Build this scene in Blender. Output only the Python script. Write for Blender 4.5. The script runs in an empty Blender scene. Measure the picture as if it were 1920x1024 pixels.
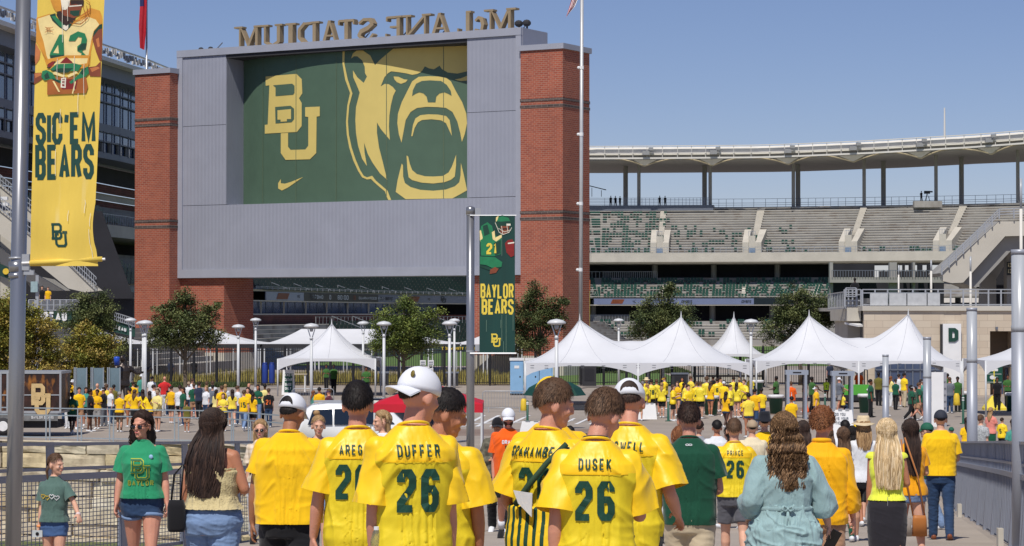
import bpy,bmesh,math,random
from math import sin,cos,pi,radians,atan,atan2,sqrt
from mathutils import Vector,Matrix,noise
from mathutils.bvhtree import BVHTree
# ---------------------------------------------------------------- camera, sky, sun
SC=bpy.context.scene
COL=SC.collection
CAMZ,F,HOR=5.0,4533.0,590.0
TILT=atan((HOR-512)/F)
cd=bpy.data.cameras.new('camera');cam=bpy.data.objects.new('camera',cd);COL.objects.link(cam)
cd.sensor_width=36.0;cd.lens=F/1920*36.0;cd.clip_start=0.5;cd.clip_end=6000
cam.location=(0,0,CAMZ);cam.rotation_euler=(pi/2+TILT,0,0)
SC.camera=cam
SUN_AZ,SUN_EL=197.0,56.0
w=bpy.data.worlds.new('World');SC.world=w;w.use_nodes=True
nt=w.node_tree;nt.nodes.clear()
sky=nt.nodes.new('ShaderNodeTexSky');sky.sky_type='NISHITA';sky.sun_disc=False
sky.sun_elevation=radians(SUN_EL);sky.sun_rotation=radians(SUN_AZ)
sky.air_density=1.0;sky.dust_density=0.0;sky.ozone_density=5.0;sky.altitude=900
bg=nt.nodes.new('ShaderNodeBackground');bg.inputs[1].default_value=0.075
wo=nt.nodes.new('ShaderNodeOutputWorld')
tint=nt.nodes.new('ShaderNodeMix');tint.data_type='RGBA';tint.blend_type='MULTIPLY';tint.inputs[0].default_value=1;tint.inputs[7].default_value=(.98,.885,1.02,1)
nt.links.new(sky.outputs[0],tint.inputs[6]);nt.links.new(tint.outputs[2],bg.inputs[0]);nt.links.new(bg.outputs[0],wo.inputs[0])
sd=bpy.data.lights.new('sun','SUN');sd.energy=4.0;sd.angle=radians(0.5);sd.color=(1.0,0.95,0.87)
sun=bpy.data.objects.new('sun',sd);COL.objects.link(sun)
_s=Vector((sin(radians(SUN_AZ))*cos(radians(SUN_EL)),cos(radians(SUN_AZ))*cos(radians(SUN_EL)),sin(radians(SUN_EL))))
sun.rotation_euler=(-_s).to_track_quat('-Z','Y').to_euler();sun.location=(-30,-60,90)
SC.view_settings.view_transform='Standard';SC.view_settings.look='None'
SC.view_settings.gamma=1.0;SC.view_settings.exposure=0.0;SC.view_settings.use_curve_mapping=False
SC.cycles.max_bounces=6;SC.cycles.transparent_max_bounces=12
# ---------------------------------------------------------------- picking points of the place
def ray(px,py):
 x=(px-960)/F;u=(512-py)/F
 return Vector((x,cos(TILT)-u*sin(TILT),sin(TILT)+u*cos(TILT)))
def P(px,py,d):
 r=ray(px,py);t=d/r.y
 return Vector((r.x*t,d,CAMZ+r.z*t))
PROF=[(-20,3.0),(0,3.0),(11,2.85),(22,2.45),(34,1.85),(50,1.0),(70,.35),(92,0.0),(5000,0.0)]
def gz(y):
 for(a,za),(b,zb)in zip(PROF,PROF[1:]):
  if y<=b:return za+(zb-za)*(y-a)/(b-a)
 return 0.0
def G(px,py):
 lo,hi=5.0,900.0
 for _ in range(40):
  m=(lo+hi)/2
  if P(px,py,m).z>gz(m):lo=m
  else:hi=m
 return P(px,py,lo)
class Frame:
 def __init__(s,ox,oy,ang):
  s.o=Vector((ox,oy,0));s.a=ang
  s.x=Vector((cos(ang),sin(ang),0));s.y=Vector((-sin(ang),cos(ang),0))
 def at(s,px,py,dep=0.0):
  r=ray(px,py);c=Vector((0,0,CAMZ));n=s.y
  t=((s.o+n*dep)-Vector((0,0,0))).dot(n)/r.dot(n)
  p=c+r*t
  return(p-s.o).dot(s.x),p.z
 def pt(s,px,py,dep=0.0):
  x,z=s.at(px,py,dep);return Vector((x,dep,z))
  # ---------------------------------------------------------------- materials
MATS={}
def S(r,g,b):
 f=lambda v:(v/255/12.92)if v/255<=.04045 else((v/255+.055)/1.055)**2.4
 return(f(r),f(g),f(b),1)
def mat(name,col,rough=.6,var=.12,scale=6.0,bump=0.0,bscale=None,metal=0.0,spec=.5,sheen=0,emit=None,streak=None,trans=0,coat=0,stretch=None,spots=None):
 if name in MATS:return MATS[name]
 if len(col)==3:col=(*col,1)
 m=bpy.data.materials.new(name);m.use_nodes=True;t=m.node_tree;b=t.nodes['Principled BSDF']
 b.inputs['Roughness'].default_value=rough;b.inputs['Metallic'].default_value=metal
 b.inputs['Specular IOR Level'].default_value=spec
 b.inputs['Sheen Weight'].default_value=sheen
 b.inputs['Transmission Weight'].default_value=trans
 b.inputs['Coat Weight'].default_value=coat
 tc=t.nodes.new('ShaderNodeTexCoord');src=tc.outputs['Object']
 if stretch:
  mp=t.nodes.new('ShaderNodeMapping');mp.inputs['Scale'].default_value=stretch
  t.links.new(src,mp.inputs[0]);src=mp.outputs[0]
 if var>0 or bump>0:
  n=t.nodes.new('ShaderNodeTexNoise');n.inputs['Scale'].default_value=scale;n.inputs['Detail'].default_value=5
  t.links.new(src,n.inputs['Vector'])
  r=t.nodes.new('ShaderNodeValToRGB');t.links.new(n.outputs['Fac'],r.inputs[0])
  r.color_ramp.elements[0].position=.3;r.color_ramp.elements[1].position=.7
  r.color_ramp.elements[0].color=tuple(c*(1-var)for c in col[:3])+(1,)
  r.color_ramp.elements[1].color=tuple(min(1,c*(1+var))for c in col[:3])+(1,)
  out=r.outputs[0]
  if spots:
   n2=t.nodes.new('ShaderNodeTexNoise');n2 .inputs['Scale'].default_value=spots[1];n2 .inputs['Detail'].default_value=3
   t.links.new(src,n2 .inputs['Vector'])
   r2=t.nodes.new('ShaderNodeMapRange');r2 .inputs[1].default_value=spots[3];r2 .inputs[2].default_value=spots[3]+.15
   r2 .inputs[4].default_value=spots[2];t.links.new(n2 .outputs['Fac'],r2 .inputs[0])
   mx=t.nodes.new('ShaderNodeMix');mx.data_type='RGBA';t.links.new(r2 .outputs[0],mx.inputs[0])
   t.links.new(out,mx.inputs[6]);mx.inputs[7].default_value=(*spots[0][:3],1);out=mx.outputs[2]
  t.links.new(out,b.inputs['Base Color'])
  if bump>0:
   nb=t.nodes.new('ShaderNodeTexNoise');nb.inputs['Scale'].default_value=bscale or scale*4;nb.inputs['Detail'].default_value=4
   t.links.new(src,nb.inputs['Vector'])
   bp=t.nodes.new('ShaderNodeBump');bp.inputs['Strength'].default_value=min(1,bump);bp.inputs['Distance'].default_value=.02
   t.links.new(nb.outputs['Fac'],bp.inputs['Height']);t.links.new(bp.outputs[0],b.inputs['Normal'])
 else:b.inputs['Base Color'].default_value=col
 if emit:b.inputs['Emission Color'].default_value=(*emit[:3],1);b.inputs['Emission Strength'].default_value=emit[3]
 MATS[name]=m;return m
def nodes_of(m):
 t=m.node_tree;return t,t.nodes['Principled BSDF']
def brick_mat(name,c1,c2,mortar,bw,bh,ms=.012,axis='x',var=.2,bump=.4,rough=.85):
 m=mat(name,(0,0,0),rough,0);t,b=nodes_of(m)
 tc=t.nodes.new('ShaderNodeTexCoord');sp=t.nodes.new('ShaderNodeSeparateXYZ');cb=t.nodes.new('ShaderNodeCombineXYZ')
 ad=t.nodes.new('ShaderNodeMath');ad.operation='ADD'
 t.links.new(tc.outputs['Object'],sp.inputs[0]);t.links.new(sp.outputs[0],ad.inputs[0]);t.links.new(sp.outputs[1],ad.inputs[1])
 t.links.new(ad.outputs[0],cb.inputs[0]);t.links.new(sp.outputs[2],cb.inputs[1])
 br=t.nodes.new('ShaderNodeTexBrick');br.inputs['Color1'].default_value=c1;br.inputs['Color2'].default_value=c2
 br.inputs['Mortar'].default_value=mortar;br.inputs['Scale'].default_value=1;br.inputs['Mortar Size'].default_value=ms
 br.inputs['Brick Width'].default_value=bw;br.inputs['Row Height'].default_value=bh;br.inputs['Bias'].default_value=0.0
 t.links.new(cb.outputs[0],br.inputs['Vector'])
 n=t.nodes.new('ShaderNodeTexNoise');n.inputs['Scale'].default_value=.35;n.inputs['Detail'].default_value=6
 t.links.new(tc.outputs['Object'],n.inputs['Vector'])
 mr=t.nodes.new('ShaderNodeMapRange');mr.inputs[1].default_value=.3;mr.inputs[2].default_value=.7
 mr.inputs[3].default_value=1-var;mr.inputs[4].default_value=1+var;t.links.new(n.outputs['Fac'],mr.inputs[0])
 mx=t.nodes.new('ShaderNodeMix');mx.data_type='RGBA';mx.blend_type='MULTIPLY';mx.inputs[0].default_value=1
 t.links.new(br.outputs['Color'],mx.inputs[6]);t.links.new(mr.outputs[0],mx.inputs[7]);t.links.new(mx.outputs[2],b.inputs['Base Color'])
 bp=t.nodes.new('ShaderNodeBump');bp.inputs['Strength'].default_value=bump;bp.inputs['Distance'].default_value=.02;bp.invert=True
 t.links.new(br.outputs['Fac'],bp.inputs['Height']);t.links.new(bp.outputs[0],b.inputs['Normal'])
 return m
 # ---------------------------------------------------------------- mesh builder
class MB:
 def __init__(s):s.v=[];s.f=[];s.m=[]
 def add(s,vs,fs,mi=0):
  o=len(s.v);s.v.extend([tuple(p)for p in vs]);s.f.extend([tuple(i+o for i in f)for f in fs]);s.m.extend([mi]*len(fs));return s
 def box(s,c,size,rz=0,mi=0,M=None):
  x,y,z=size[0]/2,size[1]/2,size[2]/2
  vs=[Vector((sx*x,sy*y,sz*z))for sz in(-1,1)for sy in(-1,1)for sx in(-1,1)]
  if M is None:M=Matrix.Rotation(rz,3,'Z')
  c=Vector(c);vs=[M@p+c for p in vs]
  return s.add(vs,[(0,2,3,1),(4,5,7,6),(0,1,5,4),(2,6,7,3),(0,4,6,2),(1,3,7,5)],mi)
 def bb(s,x0,x1,y0,y1,z0,z1,mi=0):
  return s.box(((x0+x1)/2,(y0+y1)/2,(z0+z1)/2),(abs(x1-x0),abs(y1-y0),abs(z1-z0)),0,mi)
 def bar(s,a,b,wd,th=None,mi=0,up=(0,0,1)):
  a=Vector(a);b=Vector(b);d=b-a;L=d.length
  if L<1e-6:return s
  d.normalize();u=Vector(up)
  if abs(d.dot(u))>.99:u=Vector((0,1,0))
  x=d.cross(u).normalized();z=x.cross(d)
  M=Matrix((x,d,z)).transposed()
  return s.box((a+b)/2,(wd,L,th or wd),0,mi,M)
 def tube(s,pts,r,n=8,mi=0,cap=True):
  pts=[Vector(p)for p in pts]
  rs=r if isinstance(r,(list,tuple))else[r]*len(pts)
  rings=[];u=None
  for i,p in enumerate(pts):
   d=(pts[min(i+1,len(pts)-1)]-pts[max(i-1,0)]).normalized()
   if u is None:
    u=Vector((1,0,0))if abs(d.x)<.9 else Vector((0,1,0))
   u=(u-d*u.dot(d)).normalized();w_=d.cross(u)
   rr=rs[i]if isinstance(rs[i],(tuple,list))else(rs[i],rs[i])
   rings.append([p+u*cos(2*pi*k/n)*rr[0]+w_*sin(2*pi*k/n)*rr[1]for k in range(n)])
  return s.rings(rings,cap,mi)
 def rings(s,rings,cap=True,mi=0,closed=True):
  n=len(rings[0]);vs=[p for r in rings for p in r];fs=[]
  for i in range(len(rings)-1):
   for k in range(n if closed else n-1):
    a,b_=i*n+k,i*n+(k+1)%n
    fs.append((a,b_,b_+n,a+n))
  if cap:fs.append(tuple(range(n))[::-1]);fs.append(tuple((len(rings)-1)*n+k for k in range(n)))
  return s.add(vs,fs,mi)
 def lathe(s,prof,c=(0,0,0),n=16,mi=0,cap=True):
  c=Vector(c)
  return s.rings([[c+Vector((r*cos(2*pi*k/n),r*sin(2*pi*k/n),z))for k in range(n)]for r,z in prof],cap,mi)
 def ball(s,c,r,n=12,mi=0,M=None):
  c=Vector(c);r=Vector(r)if hasattr(r,'__len__')else Vector((r,r,r));rings=[]
  for i in range(n//2+1):
   a=-pi/2+pi*i/(n//2);a=max(min(a,pi/2-.02),-pi/2+.02)
   ring=[Vector((r.x*cos(a)*cos(2*pi*k/n),r.y*cos(a)*sin(2*pi*k/n),r.z*sin(a)))for k in range(n)]
   rings.append([(M@p if M else p)+c for p in ring])
  return s.rings(rings,True,mi)
 def poly(s,pts,mi=0):return s.add(pts,[tuple(range(len(pts)))],mi)
 def prism(s,poly,y0,y1,mi=0):
  n=len(poly)
  vs=[(x,y0,z)for x,z in poly]+[(x,y1,z)for x,z in poly]
  fs=[tuple(range(n)),tuple(range(2*n-1,n-1,-1))]+[(i,i+n,(i+1)%n+n,(i+1)%n)for i in range(n)]
  return s.add(vs,fs,mi)
 def build(s,name,mats,parent=None,smooth=False,world=False,**tags):
  me=bpy.data.meshes.new(name);v=s.v
  if world and parent is not None:
   o=parent.location;v=[(p[0]-o.x,p[1]-o.y,p[2]-o.z)for p in v]
  me.from_pydata(v,[],s.f)
  for m in(mats if isinstance(mats,(list,tuple))else[mats]):me.materials.append(m)
  if any(s.m):me.polygons.foreach_set('material_index',s.m)
  if smooth:me.polygons.foreach_set('use_smooth',[True]*len(s.f))
  me.update()
  ob=bpy.data.objects.new(name,me);COL.objects.link(ob)
  if parent is not None:ob.parent=parent
  tag(ob,**tags)
  return ob
def tag(o,label=None,cat=None,group=None,kind=None):
 if label:o['label']=label
 if cat:o['category']=cat
 if group:o['group']=group
 if kind:o['kind']=kind
 return o
def empty(name,loc=(0,0,0),rz=0,**tags):
 o=bpy.data.objects.new(name,None);COL.objects.link(o);o.location=loc;o.rotation_euler=(0,0,rz)
 o.empty_display_size=.3
 return tag(o,**tags)
def link_mesh(name,me,parent,loc=None,**tags):
 o=bpy.data.objects.new(name,me);COL.objects.link(o);o.parent=parent
 if loc:o.location=loc
 return tag(o,**tags)
def copy_tree(o,loc=None,rz=None,parent=None,**tags):
 c=o.copy();COL.objects.link(c)
 if parent is not None:c.parent=parent
 if loc is not None:c.location=loc
 if rz is not None:c.rotation_euler=(0,0,rz)
 for ch in o.children:copy_tree(ch,parent=c)
 return tag(c,**tags)
 # ---------------------------------------------------------------- stroke lettering
def arc(cx,cy,rx,ry,a0,a1,n=6):
 return[(cx+rx*cos(radians(a0+(a1-a0)*i/n)),cy+ry*sin(radians(a0+(a1-a0)*i/n)))for i in range(n+1)]
c_=.22
GL={'A':[[(0,0),(.5,1),(1,0)],[(.2,.3),(.8,.3)]],'B':[[(0,0),(0,1),(.75,1),(1,.88),(1,.64),(.78,.52),(0,.52)],[(.78,.52),(1,.4),(1,.12),(.75,0),(0,0)]],'C':[[(1,.7),(1,.86),(.72,1),(.28,1),(0,.86),(0,.14),(.28,0),(.72,0),(1,.14),(1,.3)]],'D':[[(0,0),(0,1),(.68,1),(1,.84),(1,.16),(.68,0),(0,0)]],'E':[[(1,1),(0,1),(0,0),(1,0)],[(0,.52),(.85,.52)]],'F':[[(1,1),(0,1),(0,0)],[(0,.52),(.85,.52)]],'G':[[(1,.74),(1,.86),(.72,1),(.28,1),(0,.86),(0,.14),(.28,0),(.72,0),(1,.14),(1,.45),(.55,.45)]],'H':[[(0,0),(0,1)],[(1,0),(1,1)],[(0,.52),(1,.52)]],'I':[[(.5,0),(.5,1)]],'K':[[(0,0),(0,1)],[(1,1),(.05,.42)],[(.3,.6),(1,0)]],'L':[[(0,1),(0,0),(1,0)]],'M':[[(0,0),(0,1),(.5,.2),(1,1),(1,0)]],'N':[[(0,0),(0,1),(1,0),(1,1)]],'O':[[(.28,0),(0,.14),(0,.86),(.28,1),(.72,1),(1,.86),(1,.14),(.72,0),(.28,0)]],'P':[[(0,0),(0,1),(.75,1),(1,.87),(1,.6),(.75,.46),(0,.46)]],'R':[[(0,0),(0,1),(.75,1),(1,.87),(1,.62),(.75,.5),(0,.5)],[(.6,.5),(1,0)]],'S':[[(1,.72),(1,.86),(.72,1),(.28,1),(0,.86),(0,.68),(.2,.56),(.8,.44),(1,.32),(1,.14),(.72,0),(.28,0),(0,.14),(0,.28)]],'T':[[(0,1),(1,1)],[(.5,1),(.5,0)]],'U':[[(0,1),(0,.14),(.28,0),(.72,0),(1,.14),(1,1)]],'V':[[(0,1),(.5,0),(1,1)]],'W':[[(0,1),(.25,0),(.5,.8),(.75,0),(1,1)]],'X':[[(0,0),(1,1)],[(0,1),(1,0)]],'Y':[[(0,1),(.5,.48),(1,1)],[(.5,.48),(.5,0)]],'Z':[[(0,1),(1,1),(0,0),(1,0)]],"'":[[(.5,1),(.35,.72)]],'.':[[(.4,.02),(.6,.02)]],':':[[(.5,.2),(.5,.3)],[(.5,.7),(.5,.8)]],'0':[[(.28,0),(0,.14),(0,.86),(.28,1),(.72,1),(1,.86),(1,.14),(.72,0),(.28,0)]],'1':[[(.2,.82),(.55,1),(.55,0)]],'2':[[(0,.74),(0,.86),(.26,1),(.74,1),(1,.86),(1,.62),(0,.16),(0,0),(1,0)]],'3':[[(0,.78),(0,.88),(.28,1),(.72,1),(1,.86),(1,.64),(.75,.53),(.35,.53)],[(.75,.53),(1,.4),(1,.14),(.72,0),(.28,0),(0,.12),(0,.24)]],'4':[[(.75,0),(.75,1),(0,.3),(1,.3)]],'5':[[(1,1),(0,1),(0,.56),(.72,.56),(1,.44),(1,.14),(.72,0),(.28,0),(0,.14)]],'6':[[(1,.78),(1,.86),(.74,1),(.26,1),(0,.86),(0,.14),(.26,0),(.74,0),(1,.14),(1,.4),(.74,.54),(0,.54)]],'8':[[(.28,.52),(0,.64),(0,.88),(.28,1),(.72,1),(1,.88),(1,.64),(.72,.52),(.28,.52),(0,.4),(0,.12),(.28,0),(.72,0),(1,.12),(1,.4),(.72,.52)]],'9':[[(0,.2),(0,.14),(.26,0),(.74,0),(1,.14),(1,.86),(.74,1),(.26,1),(0,.86),(0,.6),(.26,.46),(1,.46)]],}
def stroke(pts,th,seg=None):
 pts=[Vector(p)for p in pts];closed=(pts[0]-pts[-1]).length<1e-5
 if closed:pts=pts[:-1]
 n=len(pts);L=[];R=[]
 for i in range(n):
  a=pts[i-1]if(i>0 or closed)else None
  b=pts[(i+1)%n]if(i<n-1 or closed)else None
  d1=(pts[i]-a).normalized()if a is not None else None
  d2=(b-pts[i]).normalized()if b is not None else None
  if d1 is None:d1=d2
  if d2 is None:d2=d1
  t=(d1+d2)
  t=t.normalized()if t.length>.05 else d1
  nn=Vector((-t.y,t.x));k=max(.35,abs(nn.dot(Vector((-d1 .y,d1 .x)))))
  L.append(pts[i]+nn*th/2/k);R.append(pts[i]-nn*th/2/k)
 out=[]
 for i in range(n if closed else n-1):
  j=(i+1)%n;m=1
  if seg:m=max(1,int(math.ceil((pts[j]-pts[i]).length/seg)))
  for q in range(m):
   a,b=q/m,(q+1)/m
   out.append([L[i].lerp(L[j],a),R[i].lerp(R[j],a),R[i].lerp(R[j],b),L[i].lerp(L[j],b)])
 return out
class Lay(int):ci=0
def text_quads(txt,x0,z0,h,wfac=.5,tfac=.16,gap=.2,seg=None,center=False,slant=0,sp=.6):
 """quads in the (x, z) plane; returns list of (layer, quad) and total width"""
 wd=h*wfac;th=h*tfac;out=[];x=0
 for ch in txt:
  if ch==' ':x+=wd*sp+h*gap*.5*(sp>.3);continue
  cw=wd*(1.35 if ch in 'MW' else .34 if ch in "I'.:" else .62 if ch=='1' else 1)
  iw,ih=cw-th,h-th
  for li,st in enumerate(GL[ch]):
   li=Lay(li);li.ci=len(out)and out[-1][0].ci+(1 if li==0 else 0)
   pts=[(x+th/2+(a*iw if ch not in "I'.:" else iw/2+(a-.5)*wd*.4),th/2+b*ih)for a,b in st]
   for q in stroke(pts,th,seg):out.append((li,[(p.x+slant*p.y,max(0,min(h,p.y)))for p in q]))
  x+=cw+h*gap*wfac
 x-=h*gap*wfac
 ox=x0-(x/2 if center else 0)
 return[(li,[(a+ox,b+z0)for a,b in q])for li,q in out],x
def print_text(mb,txt,x0,z0,h,place,mi=0,**kw):
 qs,wd=text_quads(txt,x0,z0,h,**kw)
 for li,q in qs:mb.poly([place(a,b,li)for a,b in q],mi)
 return wd
MONO_B=[[(.1,.36),(.1,.92)],[(0,.96),(.50,.96),(.60,.88),(.60,.72),(.50,.655),(.1,.655)],[(.50,.655),(.62,.58),(.62,.44),(.52,.36),(0,.36)]]
MONO_U=[[(.28,.55),(.28,.13),(.38,.04),(.78,.04),(.88,.13),(.88,.62)],[(.70,.62),(1.0,.62)],[(.22,.55),(.46,.55)]]
def print_mono(mb,x0,z0,wd,ht,place,mi=0,th=.105,seg=None):
 k=0
 for st in MONO_B+MONO_U:
  for q in stroke([(a*wd,b*ht)for a,b in st],th*min(wd,ht),seg):
   mb.poly([place(x0+p.x,z0+p.y,k)for p in q],mi)
  k+=1
  # ================================================================ THE SETTING
M_conc=mat('plaza_concrete',S(158,147,136),.9,.10,.5,.25,12,spots=(S(132,124,116),.12,.5,.5))
M_deck=mat('deck_concrete',S(166,155,143),.9,.08,.8,.25,14,spots=(S(140,130,120),.5,.35,.55))
M_band=brick_mat('brick_paving',S(142,92,82),S(124,80,72),S(140,120,108),.4,.2,.01)
M_grass=mat('river_grass',S(92,100,58),.95,.35,3,.6,20)
M_field=mat('field_turf',S(86,112,52),.95,.15,.4)
M_white=mat('white_paint',(.8,.8,.8),.5,.03,2)
M_dgrey=mat('dark_grey',S(48,48,52),.8,.1,2)
XB=[(-6,-9.2),(12,-7.1),(33,-3.75),(52,-.95),(56,-.6),(70,-2.3),(84,-5.3),(92.5,-11.0),(97,-24),(99,-60),(99.5,-400)]
def xb(y):
 for(a,xa),(b,xb_)in zip(XB,XB[1:]):
  if y<=b:return xa+(xb_-xa)*(y-a)/(b-a)
 return-2500
ys=[-6,0,5.5,11,16,22,28,34,42,50,52,56,60,65,70,75,80,84,88,92,92.5,94,95.5,97,99,99.5]
mb=MB();vs=[]
XR=[12,20,60,250,2500]
for y in ys:
 for x in[xb(y)]+XR:vs.append((x,y,gz(y)))
n=1+len(XR);fs=[]
for i in range(len(ys)-1):
 for k in range(n-1):a=i*n+k;fs.append((a,a+1,a+1+n,a+n))
mb.add(vs,fs)
mb.add([(-2500,99.5,0),(2500,99.5,0),(2500,5000,0),(-2500,5000,0)],[(0,1,2,3)])
mb.build('ground',M_conc,kind='structure',label='grey concrete plaza and path in front of the stadium')
mb=MB()
jy=[8+3.2*i for i in range(17)]
deckroot=empty('bridge_deck',(0,8,gz(8)),kind='structure',label='pale concrete bridge deck of large slabs')
for a,b in zip(jy,jy[1:]):
 l,r=xb((a+b)/2)+.3,0
 for k in range(4):
  def ex(y,q):x0=xb(y)+.25;x1=6.48+(y-31.5)*.142-.12;return x0+(x1-x0)*q/4
  m2=MB();g=.012;q0,q1=k,k+1
  top=[(ex(a+g,q0)+g,a+g),(ex(a+g,q1)-g,a+g),(ex(b-g,q1)-g,b-g),(ex(b-g,q0)+g,b-g)]
  m2 .add([(x,y,gz(y)+.006)for x,y in top]+[(x,y,gz(y)-.06)for x,y in top],[(0,1,2,3),(4,7,6,5),(0,4,5,1),(1,5,6,2),(2,6,7,3),(3,7,4,0)])
  m2 .build('slab',M_deck,deckroot,world=True)
def sheet(name,pts,m,dz=.006,**t):
 mb=MB();mb.poly([(x,y,gz(y)+dz)for x,y in pts]);return mb.build(name,m,kind='structure',**t)
def pixquad(y0,y1,x0,x1):
 a,b,c,d=G(x0,y1),G(x1,y1),G(x1,y0),G(x0,y0);return[(p.x,p.y)for p in(a,b,c,d)]
sheet('brick_band',pixquad(805,817,845,1120),M_band,label='dull red brick paving band behind the left railing')
sheet('brick_band',pixquad(758,766,545,905),M_band,label='dull red brick paving band behind the white car')
sheet('brick_band',pixquad(764,778,1300,1600),M_band,label='dull red brick paving patch by the green bins')
for k in range(5):
 a=G(842+26*k,800);b=G(880+28*k,779);w_=.09
 sheet('painted_line',[(a.x-w_,a.y),(a.x+w_,a.y),(b.x+w_,b.y),(b.x-w_,b.y)],M_white,.008)
sheet('painted_line',[(a_.x,a_.y)for a_ in(G(835,797),G(1075,789),G(1075,788.2),G(835,795.8))],M_white,.01)
for k in range(3):
 sheet('painted_line',[(a_.x,a_.y)for a_ in(G(1050+26*k,796),G(1057+26*k,796),G(1080+26*k,785),G(1075+26*k,785))],M_white,.012)
mb=MB();a=G(1075,769.5);b=G(1150,769.5);mb.bb(a.x,b.x,a.y,a.y+6,.002,.05)
mb.build('road_mat',M_dgrey,kind='structure',label='black rubber mat across the plaza behind the jersey group')
mb=MB();mb.add([(-2500,-60,-3.7),(60,-60,-3.7),(60,96.5,-3.7),(-2500,96.5,-3.7)],[(0,1,2,3)])
mb.build('river_bank',mat('bank_gravel',S(176,166,146),.95,.2,1.5,.4,10),kind='structure',label='pale gravel shelf below the bridge on the left')
mb=MB();mb.add([(-60,80,-3.69),(-5.5,80,-3.69),(-10,92,-3.69),(-60,97,-3.69)],[(0,1,2,3)])
mb.build('grass_strip',M_grass,kind='structure',label='dry green grass strip at the foot of the block wall')
M_lime=[mat('limestone_%d'%i,c,.95,.22,1.6,.9,7,spots=(S(120,104,84),1.1,.55,.52))for i,c in enumerate([S(214,203,178),S(206,192,164),S(220,211,190),S(208,190,152),S(198,186,164)])]
wall=empty('limestone_wall',(-16,95.2,-3.7),label='retaining wall of rough pale limestone blocks below the plaza',cat='wall')
rnd=random.Random(5)
def wallx():
 pts=[(-60,99),(-24,97),(-11,92.5),(-5.3,84),(-2.3,70),(-.7,57)]
 return pts
def along(pts,s):
 for a,b in zip(pts,pts[1:]):
  L=(Vector(b)-Vector(a)).length
  if s<=L:t=s/L;return Vector(a).lerp(Vector(b),t),(Vector(b)-Vector(a)).normalized()
  s-=L
 return Vector(pts[-1]),(Vector(pts[-1])-Vector(pts[-2])).normalized()
WP=wallx();zc=0.02;row=0
def rough_block(L,D,H,rnd):
 mb=MB();nx=5;vs=[];idx={}
 bm=bmesh.new();bmesh.ops.create_cube(bm,size=1)
 bmesh.ops.subdivide_edges(bm,edges=bm.edges[:],cuts=2,use_grid_fill=True)
 for v in bm.verts:
  p=v.co.copy();k=Vector((p.x*L,p.y*D,p.z*H))
  q=noise.noise_vector(Vector((p.x*2.2+rnd.random()*0,p.y*2+L*7,p.z*2+H*9)))
  edge=sum(abs(c)>.49 for c in p)
  k+=Vector((q.x*.02,q.y*.07,q.z*.03))-Vector((p.x*L,p.y*D,p.z*H)).normalized()*(.035 if edge>=2 else 0)
  v.co=k
 me=bpy.data.meshes.new('block');bm.to_mesh(me);bm.free();return me
BLK=[[rough_block(L,.7,H,rnd)for L in(1.5,2.3,3.2)]for H in(.46,.6)]
while zc>-3.65:
 hi=row%2;H=(.46,.6)[hi];s=22+rnd.random()*1.5
 while s<78:
  k=rnd.choice([0,1,1,2]);L=(1.5,2.3,3.2)[k]
  p,d=along(WP,s+L/2);ang=atan2(d.y,d.x)
  if p.y>66:
   nrm=Vector((sin(ang),-cos(ang)))
   base=BLK[hi][k];o=link_mesh('block',base,wall)
   off=rnd.uniform(-.10,.06)+.45-row*.012
   o.location=Vector((p.x-nrm.x*off,p.y-nrm.y*off,zc-H/2))-wall.location
   o.rotation_euler=(rnd.uniform(-.02,.02),rnd.uniform(-.015,.015),ang+rnd.uniform(-.03,.03))
   if not base.materials:base.materials.append(M_lime[0])
   o.material_slots[0].link='OBJECT';o.material_slots[0].material=rnd.choice(M_lime)
  s+=L+.01
 zc-=H+.004;row+=1
mb=MB()
for a,b in zip(WP[:-1],WP[1:]):
 a=Vector(a);b=Vector(b);d=(b-a).normalized();nn=Vector((-d.y,d.x))*.5
 mb.add([(a.x+nn.x,a.y+nn.y,-3.7),(b.x+nn.x,b.y+nn.y,-3.7),(b.x+nn.x,b.y+nn.y,-.03),(a.x+nn.x,a.y+nn.y,-.03)],[(0,1,2,3)])
mb.build('backing_earth',mat('dark_earth',S(70,60,48),.95,.2,2),wall,world=True)
# ---------------------------------------------------------------- the stadium bowl
BOWL=[(-260,172),(-120,190),(0,205),(120,222),(253,243),(462,288),(620,322),(760,351),(875,372),(960,395),(1040,409),(1103,414),(1233,413),(1405,411),(1585,406.5),(1770,400.5),(1960,392),(2100,383)]
def bowl_d(px):
 for(a,da),(b,db)in zip(BOWL,BOWL[1:]):
  if px<=b:return da+(db-da)*(px-a)/(b-a)
 return BOWL[-1][1]
CANR=0.0
def BP(px,b,z):
 f=lambda q:Vector(((q-960)/F*bowl_d(q),bowl_d(q)))
 z+=CANR*max(0,(px-1400)/520)**1.4;p=f(px);t=(f(px+25)-f(px-25)).normalized();n=Vector((-t.y,t.x))
 return Vector((p.x+n.x*b,p.y+n.y*b,z))
def strip(mb,px0,px1,prof,step=14,mi=0,closed=False):
 k=max(1,int(round((px1-px0)/step)));rows=[]
 for i in range(k+1):
  px=px0+(px1-px0)*i/k;rows.append([BP(px,b,z)for b,z in prof])
 m=len(prof);vs=[p for r in rows for p in r];fs=[]
 for i in range(k):
  for j in range(m if closed else m-1):
   a=i*m+j;b=i*m+(j+1)%m;fs.append((a,a+m,b+m,b))
 if closed:fs.append(tuple(range(m)));fs.append(tuple(k*m+j for j in range(m))[::-1])
 mb.add(vs,fs,mi)
def steps(b0,z0,n,tr,ri):
 out=[]
 for i in range(n):out+=[(b0+i*tr,z0+i*ri),(b0+(i+1)*tr,z0+i*ri)]
 out.append((b0+n*tr,z0+n*ri));return out
M_std=mat('stand_concrete',S(154,151,146),.9,.18,.25,.2,3,streak=1,spots=(S(112,100,90),.5,.6,.5),stretch=(1,1,.35))
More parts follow.
